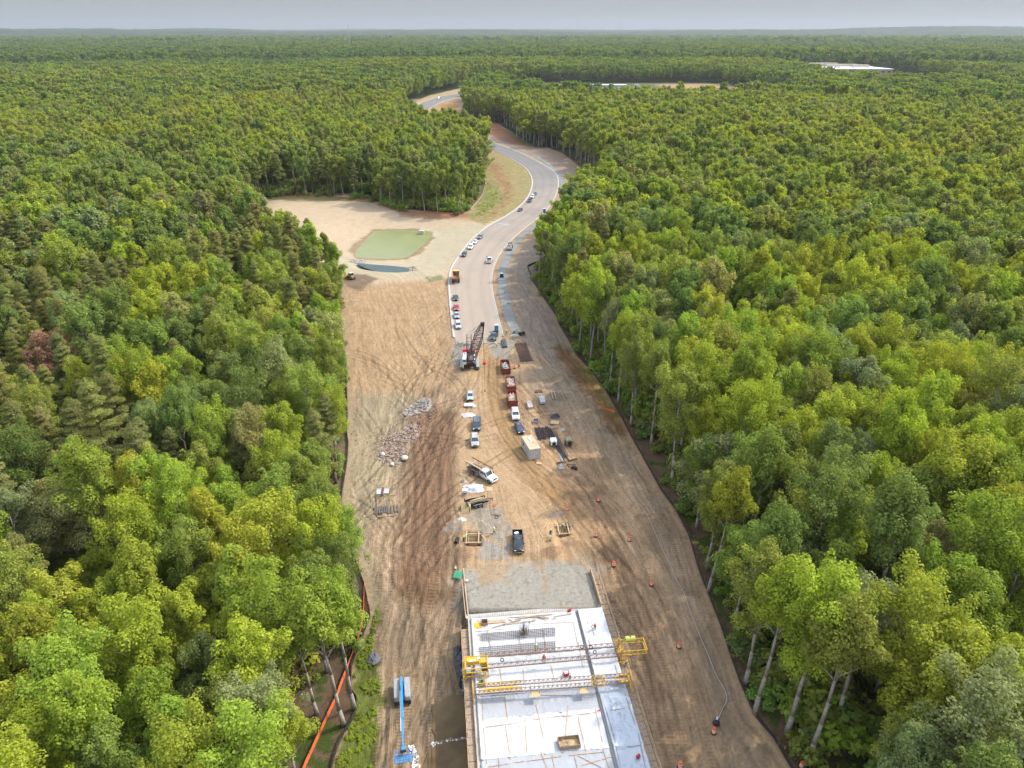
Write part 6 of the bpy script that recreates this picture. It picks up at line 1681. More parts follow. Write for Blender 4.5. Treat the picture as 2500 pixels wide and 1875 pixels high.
# ------------------------------------------------------------------ timber trailer
tt = thing('timber_trailer', 'low tandem trailer heaped with loose boards', 'trailer')
m = MB(); m.box((0, 0, .75), (4.4, 1.9, .14)); m.box((0, .95, .95), (4.4, .06, .35)); m.box((0, -.95, .95), (4.4, .06, .35)); m.box((-2.2, 0, 1.15), (.1, 1.95, .9)); m.build('bed', M['black'], tt)
m = MB(); m.bar((2.2, .6, .65), (3.5, 0, .6), .06); m.bar((2.2, -.6, .65), (3.5, 0, .6), .06); m.bar((3.5, 0, 0), (3.5, 0, .7), .05); m.build('drawbar', M['black'], tt)
for x in (-.5, .4):
    for s_ in (-1, 1): wheel(tt, x, s_ * 1.08, .36, .22)
m = MB()
for s_ in (-1, 1): m.box((-.05, s_ * 1.08, .8), (1.9, .3, .05))
m.build('fender', M['steel'], tt)
r_ = random.Random(12)
for i in range(16):
    m = MB(); L_ = r_.uniform(2.2, 4.2); m.box((0, 0, 0), (L_, .2, .05)); o = m.build('board', [M['wood'], M['wood2']][i % 2], tt); o.location = (r_.uniform(-.4, .5), r_.uniform(-.75, .75), .9 + .045 * i); o.rotation_euler = (r_.uniform(-.05, .05), r_.uniform(-.04, .04), r_.uniform(-.18, .18))
put(tt, 1163, 1233, heading((1140, 1238), (1190, 1226)))
# ------------------------------------------------------------------ people
def person(label, px, py, rz, pose='stand', vest='lime', helmet='white', z=None):
    """one continuous skinned body; vest and helmet are children"""
    P = {}; E = []; R = {}
    hip = .95; lean = 0; hx = 0
    if pose == 'bend': lean = 1.05
    if pose == 'kneel': hip = .5; lean = .45
    if pose == 'sit': hip = .5; lean = .15
    sp_ = Vector((sin(lean), 0, cos(lean)))
    pel = Vector((0, 0, hip)); chest = pel + sp_ * .38; neck = pel + sp_ * .54; head = neck + (sp_ * .6 + Vector((.1 * lean, 0, .5))).normalized() * .13; crown_ = head + (sp_ * .5 + Vector((0, 0, .5))).normalized() * .11
    vs = [pel, pel.lerp(chest, .5), chest, neck, head, crown_]; rs = [.15, .13, .165, .06, .10, .075]; ed = [(0, 1), (1, 2), (2, 3), (3, 4), (4, 5)]
    vs.append(head + Vector((.105, 0, -.01))); rs.append(.022); ed.append((4, 6))      # nose
    for s_ in (-1, 1):
        b = len(vs)
        sh = chest + Vector((0, s_ * .2, .05 * cos(lean))); 
        if pose == 'bend': el = sh + Vector((.12, s_ * .04, -.27)); ha = el + Vector((.15, -s_ * .02, -.22))
        elif pose in ('kneel', 'sit'): el = sh + Vector((.16, s_ * .05, -.22)); ha = el + Vector((.22, -s_ * .03, -.08))
        elif pose == 'walk': el = sh + Vector((.10 * s_, s_ * .07, -.27)); ha = el + Vector((.14 + .1 * s_, s_ * .02, -.2))
        elif pose == 'reach': el = sh + Vector((.2, s_ * .05, -.16)); ha = el + Vector((.25, -s_ * .02, .02))
        else: el = sh + Vector((-.02, s_ * .08, -.28)); ha = el + Vector((.10, s_ * .01, -.24))
        vs += [sh, el, ha]; rs += [.07, .05, .035]; ed += [(2, b), (b, b + 1), (b + 1, b + 2)]
        d = (ha - el).normalized(); sd_ = Vector((0, 1, 0)); pl = ha + d * .07; vs.append(pl); rs.append(.034); ed.append((b + 2, b + 3))
        for f in range(4):
            t0 = pl + sd_ * (f - 1.5) * .02 + d * .03; t1 = t0 + d * (.05, .06, .055, .04)[f] + Vector((.015, 0, -.01)); n = len(vs); vs += [t0, t1]; rs += [.010, .008]; ed += [(b + 3, n), (n, n + 1)]
        th = ha + d * .03 + Vector((.035, s_ * -.03, 0)); n = len(vs); vs += [th, th + d * .04]; rs += [.011, .009]; ed += [(b + 2, n), (n, n + 1)]
        b = len(vs); hp = pel + Vector((0, s_ * .10, -.06))
        if pose == 'walk': kn = Vector((.16 * s_ + .05, s_ * .11, .50)); an = Vector((.34 * s_ - .05, s_ * .11, .09 + (.06 if s_ < 0 else 0)))
        elif pose == 'kneel': kn = Vector((.38, s_ * .14, .30 if s_ > 0 else .12)); an = Vector((.30 if s_ > 0 else -.25, s_ * .14, .09))
        elif pose == 'sit': kn = Vector((.42, s_ * .14, .48)); an = Vector((.45, s_ * .14, .09))
        else: kn = Vector((.02, s_ * .12, .50)); an = Vector((-.02, s_ * .14, .09))
        vs += [hp, kn, an, an + Vector((.16, 0, -.05))]; rs += [.10, .065, .045, .04]; ed += [(0, b), (b, b + 1), (b + 1, b + 2), (b + 2, b + 3)]
    me = bpy.data.meshes.new('body'); me.from_pydata([tuple(v) for v in vs], ed, []); o = bpy.data.objects.new('person', me); COL.objects.link(o)
    sk = o.modifiers.new('skin', 'SKIN'); 
    for i, r in enumerate(rs): me.skin_vertices[0].data[i].radius = (r, r)
    me.skin_vertices[0].data[0].use_root = True
    sb = o.modifiers.new('smooth', 'SUBSURF'); sb.levels = 1; sb.render_levels = 1
    return o, pel, chest, neck, head, crown_, lean
_pend = []
def worker(label, px, py, rz, pose='stand', vest='lime', helmet='white', z=None):
    o, pel, chest, neck, head, crn, lean = person(label, px, py, rz, pose)
    g = G(px, py, z) if z is not None else G(px, py); zz = z if z is not None else float(zt(g.x, g.y)) + .03
    tag(o, label, 'person', 'construction workers')
    o.location = (g.x, g.y, zz + .0); o.rotation_euler = (0, 0, rz); _pend.append((o, pel, chest, neck, head, crn, vest, helmet))
worker('worker in lime vest striding right across the grey stone patch', 1206, 1305, 0.1, 'walk')
worker('worker in lime vest bending at the left form pit', 1131, 1322, .4, 'bend')
worker('worker in lime shirt standing beside the leaning plywood sheet', 1147, 1250, pi, 'reach')
worker('worker in lime vest inside the right form pit', 1373, 1290, -1.2, 'bend')
worker('dark clothed worker standing left of the right form pit', 1344, 1310, -1.0, 'stand', 'dark', 'lime')
worker('worker with lime vest crouching below the dark clothed worker', 1340, 1322, .6, 'kneel')
worker('worker in orange shirt bending on the narrow right sheet', 1453, 1536, -2.6, 'bend', 'orange', 'white', .27)
worker('worker in orange vest sitting on the upper screed beams', 1328, 1612, -1.6, 'sit', 'orange', 'orange', 1.2)
worker('worker in lime shirt leaning on the back beam of the upper screed', 1309, 1592, -1.6, 'reach', 'lime', 'white', .1)
worker('worker in lime shirt on the right walkway below the yellow frame', 1528, 1627, 1.9, 'reach', 'lime', 'orange', -.35)
worker('worker in lime vest standing right of the blue toilet booth', 1236, 817, -1.5)
worker('worker in lime shirt bending over the grey stone below the dark pickup', 1213, 848, 2.9, 'bend')
worker('worker in lime vest beside the door of the slanting dark pickup', 1194, 828, 0, 'reach')
worker('worker in lime vest behind the pale sheet heap, right one', 1267, 819, 2.8, 'stand')
worker('worker behind the pale sheet heap, left one', 1255, 814, -1.2, 'kneel', 'dark', 'white')
worker('worker standing left of the white pickup on the road', 1189, 634, 0, 'stand', 'dark', 'orange')
worker('worker in pale lime vest standing beside the crane track', 1131, 906, -1.6, 'stand', 'lime', 'white')
worker('worker kneeling between the generator and the pallet of fittings', 1268, 896, 3, 'kneel', 'orange', 'orange')
bpy.context.view_layer.update()
dg = bpy.context.evaluated_depsgraph_get()
for o, pel, chest, neck, head, crn, vest, helmet in _pend:
    me = bpy.data.meshes.new_from_object(o.evaluated_get(dg)); o.modifiers.clear(); o.data = me; me.name = 'person'
    me.materials.clear(); me.materials.append(M['denim']); me.materials.append(M['shirt']); me.materials.append(M['skin'])
    ax = (neck - pel).normalized()
    mi = []
    for p in me.polygons:
        c = p.center; t_ = (c - pel).dot(ax); hd_ = (c - head).length < .14
        lower = c.z < pel.z - .02 and t_ < .12
        mi.append(2 if hd_ else (0 if lower and abs(c.y) < .3 and (c - chest).length > .34 else 1))
    me.polygons.foreach_set('material_index', mi); me.polygons.foreach_set('use_smooth', [True] * len(mi))
    vm_ = {'lime': M['lime'], 'orange': M['ovest'], 'dark': M['shirt']}[vest]
    q = ax.to_track_quat('Z', 'X').to_matrix()
    m = MB(); rings = []
    for t_, a, b_ in ((-.02, .165, .135), (.2, .165, .14), (.4, .205, .16), (.50, .13, .11)):
        c = pel + ax * t_; rings.append([c + Vector((0, 1, 0)) * cos(k * .524) * a * 1.08 + (ax.cross(Vector((0, 1, 0)))).normalized() * sin(k * .524) * b_ * 1.15 for k in range(12)])
    m.loft(rings); m.build('vest', vm_, o, True)
    m = MB(); rings = []; up_ = (crn - head).normalized(); sxx = Vector((0, 1, 0)); syy = up_.cross(sxx)
    for t_, r in ((.02, .17), (.035, .135), (.09, .125), (.135, .085), (.15, .02)):
        rings.append([head + up_ * t_ + sxx * cos(k * .524) * r + syy * sin(k * .524) * r * 1.1 for k in range(12)])
    m.loft(rings); m.build('helmet', {'white': M['white'], 'orange': M['orange'], 'lime': M['lime']}[helmet], o, True)
# ------------------------------------------------------------------ site objects
def put2(o, px, py, rz=0, dz=0):
    g = G(px, py); o.location = (g.x, g.y, float(zt(g.x, g.y)) + .03 + dz); o.rotation_euler = (0, 0, rz); return o
RR = random.Random(21)
# dumpsters
def dumpster(label, L_, load, seed, hh=1.5, W_=2.35):
    o = thing('dumpster', label, 'dumpster', group='red roll-off dumpsters'); t = .08; r = random.Random(seed); dm = M['dred']
    m = MB(); m.box((0, 0, .2), (L_, W_, .1)); m.box((L_ / 2, 0, hh / 2 + .15), (t, W_, hh)); m.box((-L_ / 2, 0, hh / 2 + .15), (t, W_, hh))
    for s_ in (-1, 1): m.box((0, s_ * (W_ / 2 - t / 2), hh / 2 + .15), (L_ - t, t, hh))
    m.build('shell', dm, o)
    m = MB(); n = int(L_ / .6)
    for s_ in (-1, 1):
        for k in range(n + 1): m.box((-L_ / 2 + .1 + k * (L_ - .2) / n, s_ * (W_ / 2 + .05), hh / 2 + .1), (.1, .1, hh - .1))
    for s_ in (-1, 1): m.box((0, s_ * W_ / 2, hh + .17), (L_ + .1, .14, .12))
    for s_ in (-1, 1): m.box((s_ * L_ / 2, 0, hh + .17), (.14, W_ - .14, .12))
    m.build('ribs', dm, o)
    for y in (-.9, .9):
        m = MB(); m.cyl((-L_ / 2 + .4, y, .12), .12, .2, 10, 'Y'); m.build('roller_wheel', M['black'], o)
    if load == 'bags':
        cols = [M['white'], M['black'], M['blue'], M['wood2'], M['greyp'], mat('yellow_green_bag', (.45, .45, .15), .6)]
        for c_ in range(6):
            m = MB()
            for k in range(10):
                x, y = r.uniform(-L_ / 2 + .4, L_ / 2 - .4), r.uniform(-W_ / 2 + .35, W_ / 2 - .35); s_ = r.uniform(.2, .42)
                m.loft([[(x + cos(a * .9 + k) * s_ * q * r.uniform(.8, 1.2), y + sin(a * .9 + k) * s_ * q * r.uniform(.8, 1.2), .9 + z * s_) for a in range(7)] for z, q in ((-.6, .5), (0, 1), (.6, .45))])
            m.build('rubbish_bags', cols[c_], o)
        m = MB(); m.box((0, 0, .7), (L_ - .2, W_ - .2, .3)); m.build('rubbish_bed', M['black'], o)
    else:
        m = MB(); m.box((0, 0, 1.0), (L_ - .25, W_ - .25, .3)); m.build('load_bed', M['wood2'], o)
        for c_ in range(2):
            m = MB()
            for k in range(42):
                x, y = r.uniform(-L_ / 2 + .5, L_ / 2 - .5), r.uniform(-W_ / 2 + .3, W_ / 2 - .3)
                R = Matrix.Rotation(r.choice([0, 0, 1.57]) + r.uniform(-.6, .6), 3, 'Z') @ Matrix.Rotation(r.uniform(-.25, .25), 3, 'Y')
                ln = min(r.uniform(.5, 2.2), 1.8 * (W_ / 2 - abs(y)) + .5) if load == 'scrap' else r.uniform(.6, 2.4)
                m.box((x * .8, y * .8, 1.2 + r.random() * .45), (ln * .8, r.uniform(.1, .3), .06), 0, R)
            m.build('scrap_boards', [M['wood'], mat('grey_board', (.42, .39, .35), .9, 0, .2, 3)][c_], o)
    return o
def put_d(o, near, far, L_):
    h_ = heading(far, near); g = G(*near); o.location = (g.x - cos(h_) * L_ / 2, g.y - sin(h_) * L_ / 2, 0.03); o.rotation_euler = (0, 0, h_)
put_d(dumpster('farthest red dumpster, filled with rubbish bags', 6.2, 'bags', 1), (1236, 914), (1231, 885), 6.2)
put_d(dumpster('middle red dumpster, filled with grey boards', 6.2, 'grey', 2), (1249, 958), (1244, 925), 6.2)
put_d(dumpster('nearest and tallest red dumpster, heaped with short wood scraps', 6.0, 'scrap', 3, 1.95), (1252, 997), (1248, 965), 6.0)
# container office
ct = thing('steel_container', 'white corrugated steel container with a dusty tan roof', 'container'); Lc, Wc, Hc = 6.1, 2.45, 2.6
m = MB(); prof = []
n = 60
def corr(L, s):
    P = []
    k = int(L / .14)
    for i in range(k + 1): P.append((-L / 2 + i * L / k, s * (.035 if (i // 2) % 2 else 0)))
    return P
for s_ in (-1, 1):
    P = corr(Lc, s_); m.add([(x, s_ * Wc / 2 + y, z) for z in (.15, Hc) for x, y in P], [(i, i + 1, len(P) + i + 1, len(P) + i) for i in range(len(P) - 1)])
    P = corr(Wc, s_); m.add([(s_ * Lc / 2 + y, x, z) for z in (.15, Hc) for x, y in P], [(i, i + 1, len(P) + i + 1, len(P) + i) for i in range(len(P) - 1)])
m.build('wall', mat('corrugated_white_steel', (.50, .49, .46), .6, 0, .1, 1, dirt=((.36, .28, .2), 1.2, .56)), ct)
m = MB()
for x in (-1, 1):
    for y in (-1, 1): m.box((x * Lc / 2, y * Wc / 2, Hc / 2 + .05), (.14, .14, Hc))
for y in (-1, 1): m.box((0, y * Wc / 2, .1), (Lc, .12, .16)); m.box((0, y * Wc / 2, Hc + .02), (Lc + .1, .12, .12))
for x in (-1, 1): m.box((x * Lc / 2, 0, .1), (.12, Wc, .16)); m.box((x * Lc / 2, 0, Hc + .02), (.12, Wc + .1, .12))
m.build('frame', M['greyp'], ct)
m = MB(); m.box((0, 0, Hc + .06), (Lc + .04, Wc + .04, .06)); m.build('roof', mat('dusty_tan_roof', (.47, .36, .24), .9, 0, .15, .8), ct)
m = MB(); m.box((-.9, .1, Hc + .17), (2.0, .35, .16)); m.build('roof_unit', M['white'], ct, False, .03)
m = MB(); m.box((.4, .5, Hc + .11), (2.2, .06, .04), .5); m.box((1.0, -.1, Hc + .11), (1.2, .05, .04), -.6); m.build('roof_stick', M['wood2'], ct)
m = MB(); m.box((.6, -Wc / 2 - .05, 1.15), (1.0, .05, 2.0)); do_ = m.build('door', M['greyp'], ct); m = MB(); m.box((1.0, -Wc / 2 - .1, 1.1), (.05, .06, .2)); m.build('handle', M['black'], do_)
m = MB(); m.box((-1.5, -Wc / 2 - .05, 1.5), (1.0, .05, .7)); m.build('window', M['glass'], ct)
hc = heading((1268, 1062), (1308, 1128)); g = G(1306, 1121); 
ct.rotation_euler = (0, 0, hc); ct.location = (g.x - cos(hc) * Lc / 2, g.y - sin(hc) * Lc / 2, .02)
# toilet booths
def booth(label, px, py, rz, roofm):
    o = thing('toilet_booth', label, 'portable toilet', group='blue portable toilets')
    m = MB(); m.box((0, 0, 1.1), (1.15, 1.15, 2.1)); m.build('cabin', M['dblue'], o, False, .05)
    m = MB(); m.side([(-.62, 2.15), (.62, 2.15), (.5, 2.3), (-.5, 2.3)], -.62, .62); m.build('roof', roofm, o, False, .03)
    m = MB(); m.box((0, -.6, 1.1), (.72, .05, 1.8)); d = m.build('door', mat('blue_booth_door', (.05, .20, .45), .5), o); m = MB(); m.box((.28, -.64, 1.1), (.06, .05, .16)); m.build('handle', M['white'], d)
    m = MB(); m.cyl((.35, .35, 2.4), .06, .4, 8); m.build('vent_pipe', M['white'], o); return put2(o, px, py, rz, .02)
booth('blue toilet booth with white roof beside the slanting dark pickup', 1212, 809, .1, M['white'])
booth('blue toilet booth on the road bend near the right kerb', 1329, 520, .3, M['white'])
# orange drums
def drum(i, px, py, label, tilt=0):
    o = thing('traffic_drum', label, 'traffic drum', group='orange and white traffic drums')
    m = MB(); m.bar((0, 0, .02), (0, 0, .12), .42, 14, .38); m.build('rubber_base', M['black'], o)
    m = MB(); m.bar((0, 0, .1), (0, 0, 1.0), .30, 16, .22); m.build('barrel', M['orange'], o)
    m = MB()
    for z in (.30, .62): r = .30 - .08 * (z - .1) / .9; m.bar((0, 0, z), (0, 0, z + .14), r + .008, 16, r - .006)
    m.build('white_band', M['white'], o); m = MB(); m.box((0, 0, 1.04), (.3, .04, .1)); m.build('handle', M['orange'], o)
    return put2(o, px, py, i * .7)
for i, (px, py, lb) in enumerate([(1461, 1224, 'topmost orange drum, on the haul road shade, opposite the truck'), (1384, 1247, 'orange drum at the top of the right form pit spoil'), (1454, 1310, 'orange drum right of the right form pit'),
        (1536, 1321, 'leaning orange drum beside the pale hose, upper'), (1498, 1382, 'orange drum in front of the apron corner, right'), (1590, 1429, 'orange drum midway down the haul road'), (1657, 1581, 'orange drum level with the upper screed'),
        (1742, 1790, 'orange drum beside the dark water pump'), (1660, 1874, 'orange drum cut by the bottom frame near the deck'), (1956, 1873, 'orange drum at the silt fence in the bottom right corner'), (1256, 900, 'orange drum beside the far red dumpster')]):
    drum(i, px, py, lb)
# long things on the ground
def bars(name, label, cat, px0, px1, n, wid, r, m, part='pipe', z=.08, box=None, group=None):
    a, b_ = G(*px0), G(*px1); o = thing(name, label, cat, (a + b_) / 2, atan2((b_ - a).y, (b_ - a).x), group); L_ = (b_ - a).length
    q = random.Random(n * 7 + int(px0[0]))
    for i in range(n):
        mb = MB(); y = (i - (n - 1) / 2) * wid / max(1, n - 1) if n > 1 else 0; l = L_ * q.uniform(.86, 1.0); x = q.uniform(-.04, .04) * L_
        if box: mb.box((x, y, z), (l, *box))
        else: mb.bar((x - l / 2, y, z), (x + l / 2, y + q.uniform(-.1, .1), z), r, 8)
        mb.build(part, m, o)
    return o
o = thing('steel_rail_stack', 'flat stack of long rusty steel bars and cross bars above the red dumpsters', 'steel bars'); a, b_ = G(1270, 838), G(1286, 884); L_ = (b_ - a).length
for i in range(13):
    m = MB(); m.box((0, (i - 6) * .27 * (1 if i < 4 else 1), .25), (L_ * RR.uniform(.93, 1), .13, .16)); m.build('steel_bar', M['rust'] if i % 3 else M['darksteel'], o)
for k in range(5): m = MB(); m.box((-L_ / 2 + (k + .5) * L_ / 5, 0, .09), (.14, 3.6, .14)); m.build('bearer', M['wood2'], o)
o.location = (a + b_) / 2; o.rotation_euler = (0, 0, atan2((b_ - a).y, (b_ - a).x))
bars('black_pipe_bundle', 'bundle of long black pipes, left of the dark bars near the container', 'pipes', (1308, 1044), (1318, 1076), 3, .55, .12, M['black'], z=.12)
bars('black_pipe_bundle', 'pair of black pipes between the bundle and the flat dark bars', 'pipes', (1316, 1043), (1329, 1075), 2, .3, .11, M['black'], z=.12)
bars('dark_bar_stack', 'flat stack of dark steel bars right of the black pipes', 'steel bars', (1323, 1043), (1334, 1073), 14, 2.4, .06, M['darksteel'], 'bar', .14)
bars('long_beam_bundle', 'very long bundle of dark steel beams running past the two generators', 'steel beams', (1334, 1042), (1383, 1125), 4, 1.0, .1, M['darksteel'], 'beam', .2, (.16, .24))
bars('long_beam_bundle', 'second long dark beam bundle close beside the first, right side', 'steel beams', (1350, 1052), (1384, 1118), 3, .7, .1, mat('grey_brown_steel', (.13, .10, .085), .7, .2, .2, 4), 'beam', .32, (.14, .2))
bars('aluminium_beam_stack', 'pale aluminium beams lying left of the beam bundle end', 'beams', (1367, 1108), (1378, 1129), 4, .7, .1, M['greyp'], 'beam', .12, (.12, .12))
bars('rusty_beam', 'rusty beam across the end of the long bundle, left', 'beam', (1358, 1132), (1382, 1127), 2, .3, .1, M['rust'], 'beam', .12, (.12, .14))
bars('rusty_beam', 'rusty beam across the end of the long bundle, right', 'beam', (1386, 1127), (1409, 1121), 2, .3, .1, M['rust'], 'beam', .12, (.12, .14))
bars('tan_timber', 'thick tan timber lying crosswise above the white spool', 'timber', (1338, 1047), (1362, 1043), 2, .5, .1, M['wood'], 'beam', .18, (.22, .26))
bars('grey_pole', 'thin grey pole running from the white generator to the beams', 'pole', (1344, 1094), (1360, 1111), 1, 0, .05, M['steel'], z=.06)
for i, (p, q, lb) in enumerate([((1307, 954), (1307, 960), 'a'), ((1311, 953), (1312, 960), 'b'), ((1316, 952), (1318, 959), 'c'), ((1321, 953), (1324, 960), 'd')]):
    bars('steel_post', ['leftmost of four short dark posts lying in a row', 'second from the left of four short dark posts', 'third from the left of four short dark posts', 'rightmost of four short dark posts lying in a row'][i], 'post', p, q, 1, 0, .16, M['rust'], 'post', .15, (.3, .25), 'short dark posts above the wrapped timber')
bars('wood_post_stack', 'tan wooden beams with a pale block, right of the wrapped bundles', 'timber', (1349, 958), (1354, 979), 2, .8, .15, M['wood2'], 'beam', .25, (.3, .4))
def wrapped(label, px, py, rz, L_, w_, showwood):
    o = thing('wrapped_timber', label, 'wrapped timber', group='white wrapped timber bundles')
    m = MB(); m.box((0, 0, .38), (L_, w_, .6)); m.build('wrapping', M['wplastic'], o, False, .08)
    m = MB()
    for k in range(4): m.box((L_ * .18 if not showwood else -L_ * .1, -w_ * .4 + k * w_ * .26, .72), (L_ * .9, .14, .1), RR.uniform(-.05, .05))
    m.build('timber', M['wood'] if showwood else M['steel'], o); m = MB(); m.box((-L_ * .3, 0, .04), (.15, w_, .08)); m.box((L_ * .3, 0, .04), (.15, w_, .08)); m.build('bearer', M['wood2'], o)
    return put2(o, px, py, rz)
wrapped('white wrapped timber bundle with brown boards on top, left one', 1293, 991, heading((1289, 975), (1296, 998)), 3.6, 1.3, True)
wrapped('white wrapped bundle with grey bars on top, right one', 1324, 980, heading((1321, 965), (1326, 990)), 3.4, 1.4, False)
def pile_sheet(label, px, py, L_, W_, seed, m_, hh=.5, rz=0.0, name='tarp'):
    r = random.Random(seed); n = 26; U, Vv = np.meshgrid(np.linspace(-1, 1, n), np.linspace(-1, 1, n)); rad = np.sqrt(U ** 2 + Vv ** 2)
    ang = np.arctan2(Vv, U); wob_ = 1 + .25 * (fbm(ang * 1.6 + seed, ang * 0 + seed, seed, 3) - .5) * 2
    Z = hh * smooth(1.0, .35, rad) * (.5 + fbm(U * 3 + seed, Vv * 3, seed, 3)) + .05 + (fbm(U * 9, Vv * 9, seed + 4, 2) - .5) * .22 * smooth(1.2, .2, rad)
    P = np.stack([U * L_ / 2 * wob_, Vv * W_ / 2 * wob_, np.maximum(Z, .02)], -1).reshape(-1, 3); i = np.arange(n * n).reshape(n, n)
    F = np.stack([i[:-1, :-1], i[:-1, 1:], i[1:, 1:], i[1:, :-1]], -1).reshape(-1, 4)
    rr_ = rad.ravel()[F].mean(1); F = F[rr_ < 1.0 + .12 * (fbm(ang.ravel()[F[:, 0]] * 4, ang.ravel()[F[:, 0]] * 0, seed + 8, 2) - .5) * 2]
    o = nmesh(name, P, F, m_, None, False); put2(o, px, py, rz); return tag(o, label, 'tarp')
pile_sheet('white wrapped flat bundle directly below the silver car', 1146, 991, 3.2, 2.2, 3, M['wplastic'], .35)
o = thing('pallet_board', 'tan flat board lying on the upper white tarp', 'board'); m = MB(); m.box((0, 0, .45), (2.3, 1.5, .06)); m.build('board', mat('cream_board', (.62, .55, .42), .8), o); m = MB(); m.box((0, .75, .5), (2.4, .08, .08)); m.box((0, -.75, .5), (2.4, .08, .08)); m.build('frame', M['white'], o); put2(o, 1145, 992, .05)
pile_sheet('crumpled white sheet between the wrapped bundle and the minivan', 1143, 1014, 3.4, 2.3, 5, M['wplastic'], .35)
pile_sheet('crumpled white plastic heap in front of the flatbed truck', 1157, 1193, 4.3, 3.4, 7, M['wplastic'], .7, .1)
pile_sheet('small white bale left of the plastic heap', 1133, 1176, 1.0, 1.0, 8, M['wplastic'], .6)
pile_sheet('black tarp crumpled on the pallets near the hoses', 1356, 1018, 2.6, 1.8, 11, M['blackplastic'], .7)
pile_sheet('clear plastic bag heap right of the right timber', 1374, 1050, 1.1, .9, 12, mat('clear_grey_plastic', (.5, .5, .5), .3), .4)
pile_sheet('white round plastic bale below the beam bundle', 1370, 1142, 1.5, 1.4, 13, M['wplastic'], .8)
pile_sheet('grey and white plastic near the left form pit', 1126, 1270, 2.2, 1.4, 14, mat('grey_white_plastic', (.5, .5, .5), .4), .4)
pile_sheet('pale blue grey sheet heap beside the stone strip workers', 1257, 820, 2.8, 1.5, 15, M['greyp'], .5)
for px, py, a_, b2, lb in ((1225, 549, 9, 5, 'low pale gravel heap on the road at the left kerb'), (1238, 714, 3.2, 4, 'rounded grey stone dust heap on the strip, upper'), (1247, 742, 3.2, 4, 'rounded grey stone dust heap on the strip, lower')):
    pile_sheet(lb, px, py, a_, b2, int(px), mat('light_gravel', (.30, .29, .27), .95, 0, .2, 2, .4, 8) if px < 1230 else sm, .55, 0, 'gravel_heap')['category'] = 'gravel heap'
# black plastic sheet on the slope left of the deck
bpts = [(1107, 1583), (1118, 1578), (1134, 1590), (1136, 1640), (1138, 1720), (1130, 1700), (1118, 1665), (1110, 1630)]
P2 = [tuple(G(x, y)[:2]) for x, y in bpts]
xs0, xs1 = min(p[0] for p in P2), max(p[0] for p in P2); ys0, ys1 = min(p[1] for p in P2), max(p[1] for p in P2)
Ux, Uy = np.meshgrid(np.linspace(xs0, xs1, 30), np.linspace(ys0, ys1, 70)); Zg = zt(Ux, Uy) + .12 + (fbm(Ux * 2.2, Uy * 1.2, 90, 3) - .3) * .35
idx_ = np.arange(Ux.size).reshape(Ux.shape); Fq = np.stack([idx_[:-1, :-1], idx_[:-1, 1:], idx_[1:, 1:], idx_[1:, :-1]], -1).reshape(-1, 4)
ctr = np.stack([Ux.ravel()[Fq].mean(1), Uy.ravel()[Fq].mean(1)], 1); Fq = Fq[inside(P2, ctr[:, 0], ctr[:, 1])]
tag(nmesh('black_plastic_sheet', np.stack([Ux, Uy, Zg], -1).reshape(-1, 3), Fq, M['blackplastic'], None, False), 'black plastic sheet draped on the slope below the deck edge', 'plastic sheet')
pile_sheet('small black fabric heap at the grass edge, upper left of the boom lift', 912, 1606, 2.2, 2.6, 17, mat('dark_grey_fabric', (.10, .10, .11), .6), .5)
# plywood sheets, boxes
def slab(name, label, cat, px, py, L_, W_, T_, m_, rz, tilt=0, z=None):
    o = thing(name, label, cat); m = MB(); m.box((0, 0, T_ / 2 + (z or 0)), (L_, W_, T_), 0, Matrix.Rotation(tilt, 3, 'X') if tilt else None); m.build('panel', m_, o); return put2(o, px, py, rz)
slab('plywood_sheet', 'pale plywood sheet on the ground right of the plastic heap', 'plywood', 1195, 1194, 1.25, 1.4, .04, M['wood'], -.1)
slab('plywood_sheet', 'plywood sheet leaning up at the rear of the timber trailer', 'plywood', 1138, 1246, 1.9, 2.0, .05, M['ply'], .05, .9, .7)
slab('plywood_sheet', 'narrow brown panel standing at the front of the timber trailer', 'panel', 1184, 1236, .7, 1.7, .05, M['wood2'], .05, .9, .6)
slab('plywood_sheet', 'small plywood sheet lying beside the container shadow', 'plywood', 1316, 1131, 1.2, .8, .04, M['wood'], -.1)
slab('plywood_sheet', 'tan board lying above the green stack at the left road edge', 'plywood', 1118, 1383, 1.0, 1.4, .05, M['ply'], -.15)
slab('board_sheet', 'pale panel slanting near the plastic by the left form pit', 'panel', 1132, 1282, 1.6, .9, .05, M['greyp'], -.5)
slab('wood_tray', 'shallow pale tray on the bare ground near the container timber', 'tray', 1355, 1033, 2.0, 1.6, .25, M['ply'], -.15)
slab('white_box', 'white plastic tote on a blue drum beside the timber trailer', 'tote', 1136, 1208, 1.1, .8, .6, M['white'], 0, 0, .7)
slab('blue_drum', 'blue bags under the plastic heap end', 'bags', 1136, 1203, .6, .9, .5, mat('violet_blue_bag', (.13, .16, .45), .5), 0)
o = thing('green_post_stack', 'bright green bundle of metal posts at the left end of the apron', 'green posts')
gm_ = mat('green_paint', (.03, .32, .16), .5)
for i in range(9): m = MB(); m.bar((-.9 + RR.uniform(-.1, .1), (i - 4) * .16, .2 + .1 * (i % 2)), (.9, (i - 4) * .16, .2 + .1 * (i % 2)), .07, 6); m.build('post', gm_, o)
put2(o, 1118, 1406, 1.35)
m = MB(); g = G(1118, 1424); r_ = random.Random(77)
for i in range(26): p = g + Vector((r_.uniform(-.7, .7), r_.uniform(-.5, .5), .1 + r_.random() * .3)); d_ = r_.uniform(0, 3.1); m.bar(p, p + Vector((cos(d_) * 1.0, sin(d_) * .5, r_.uniform(-.05, .15))), .03)
tag(m.build('steel_offcuts', M['darksteel']), 'tangle of dark steel offcuts below the green post bundle', 'steel scrap')
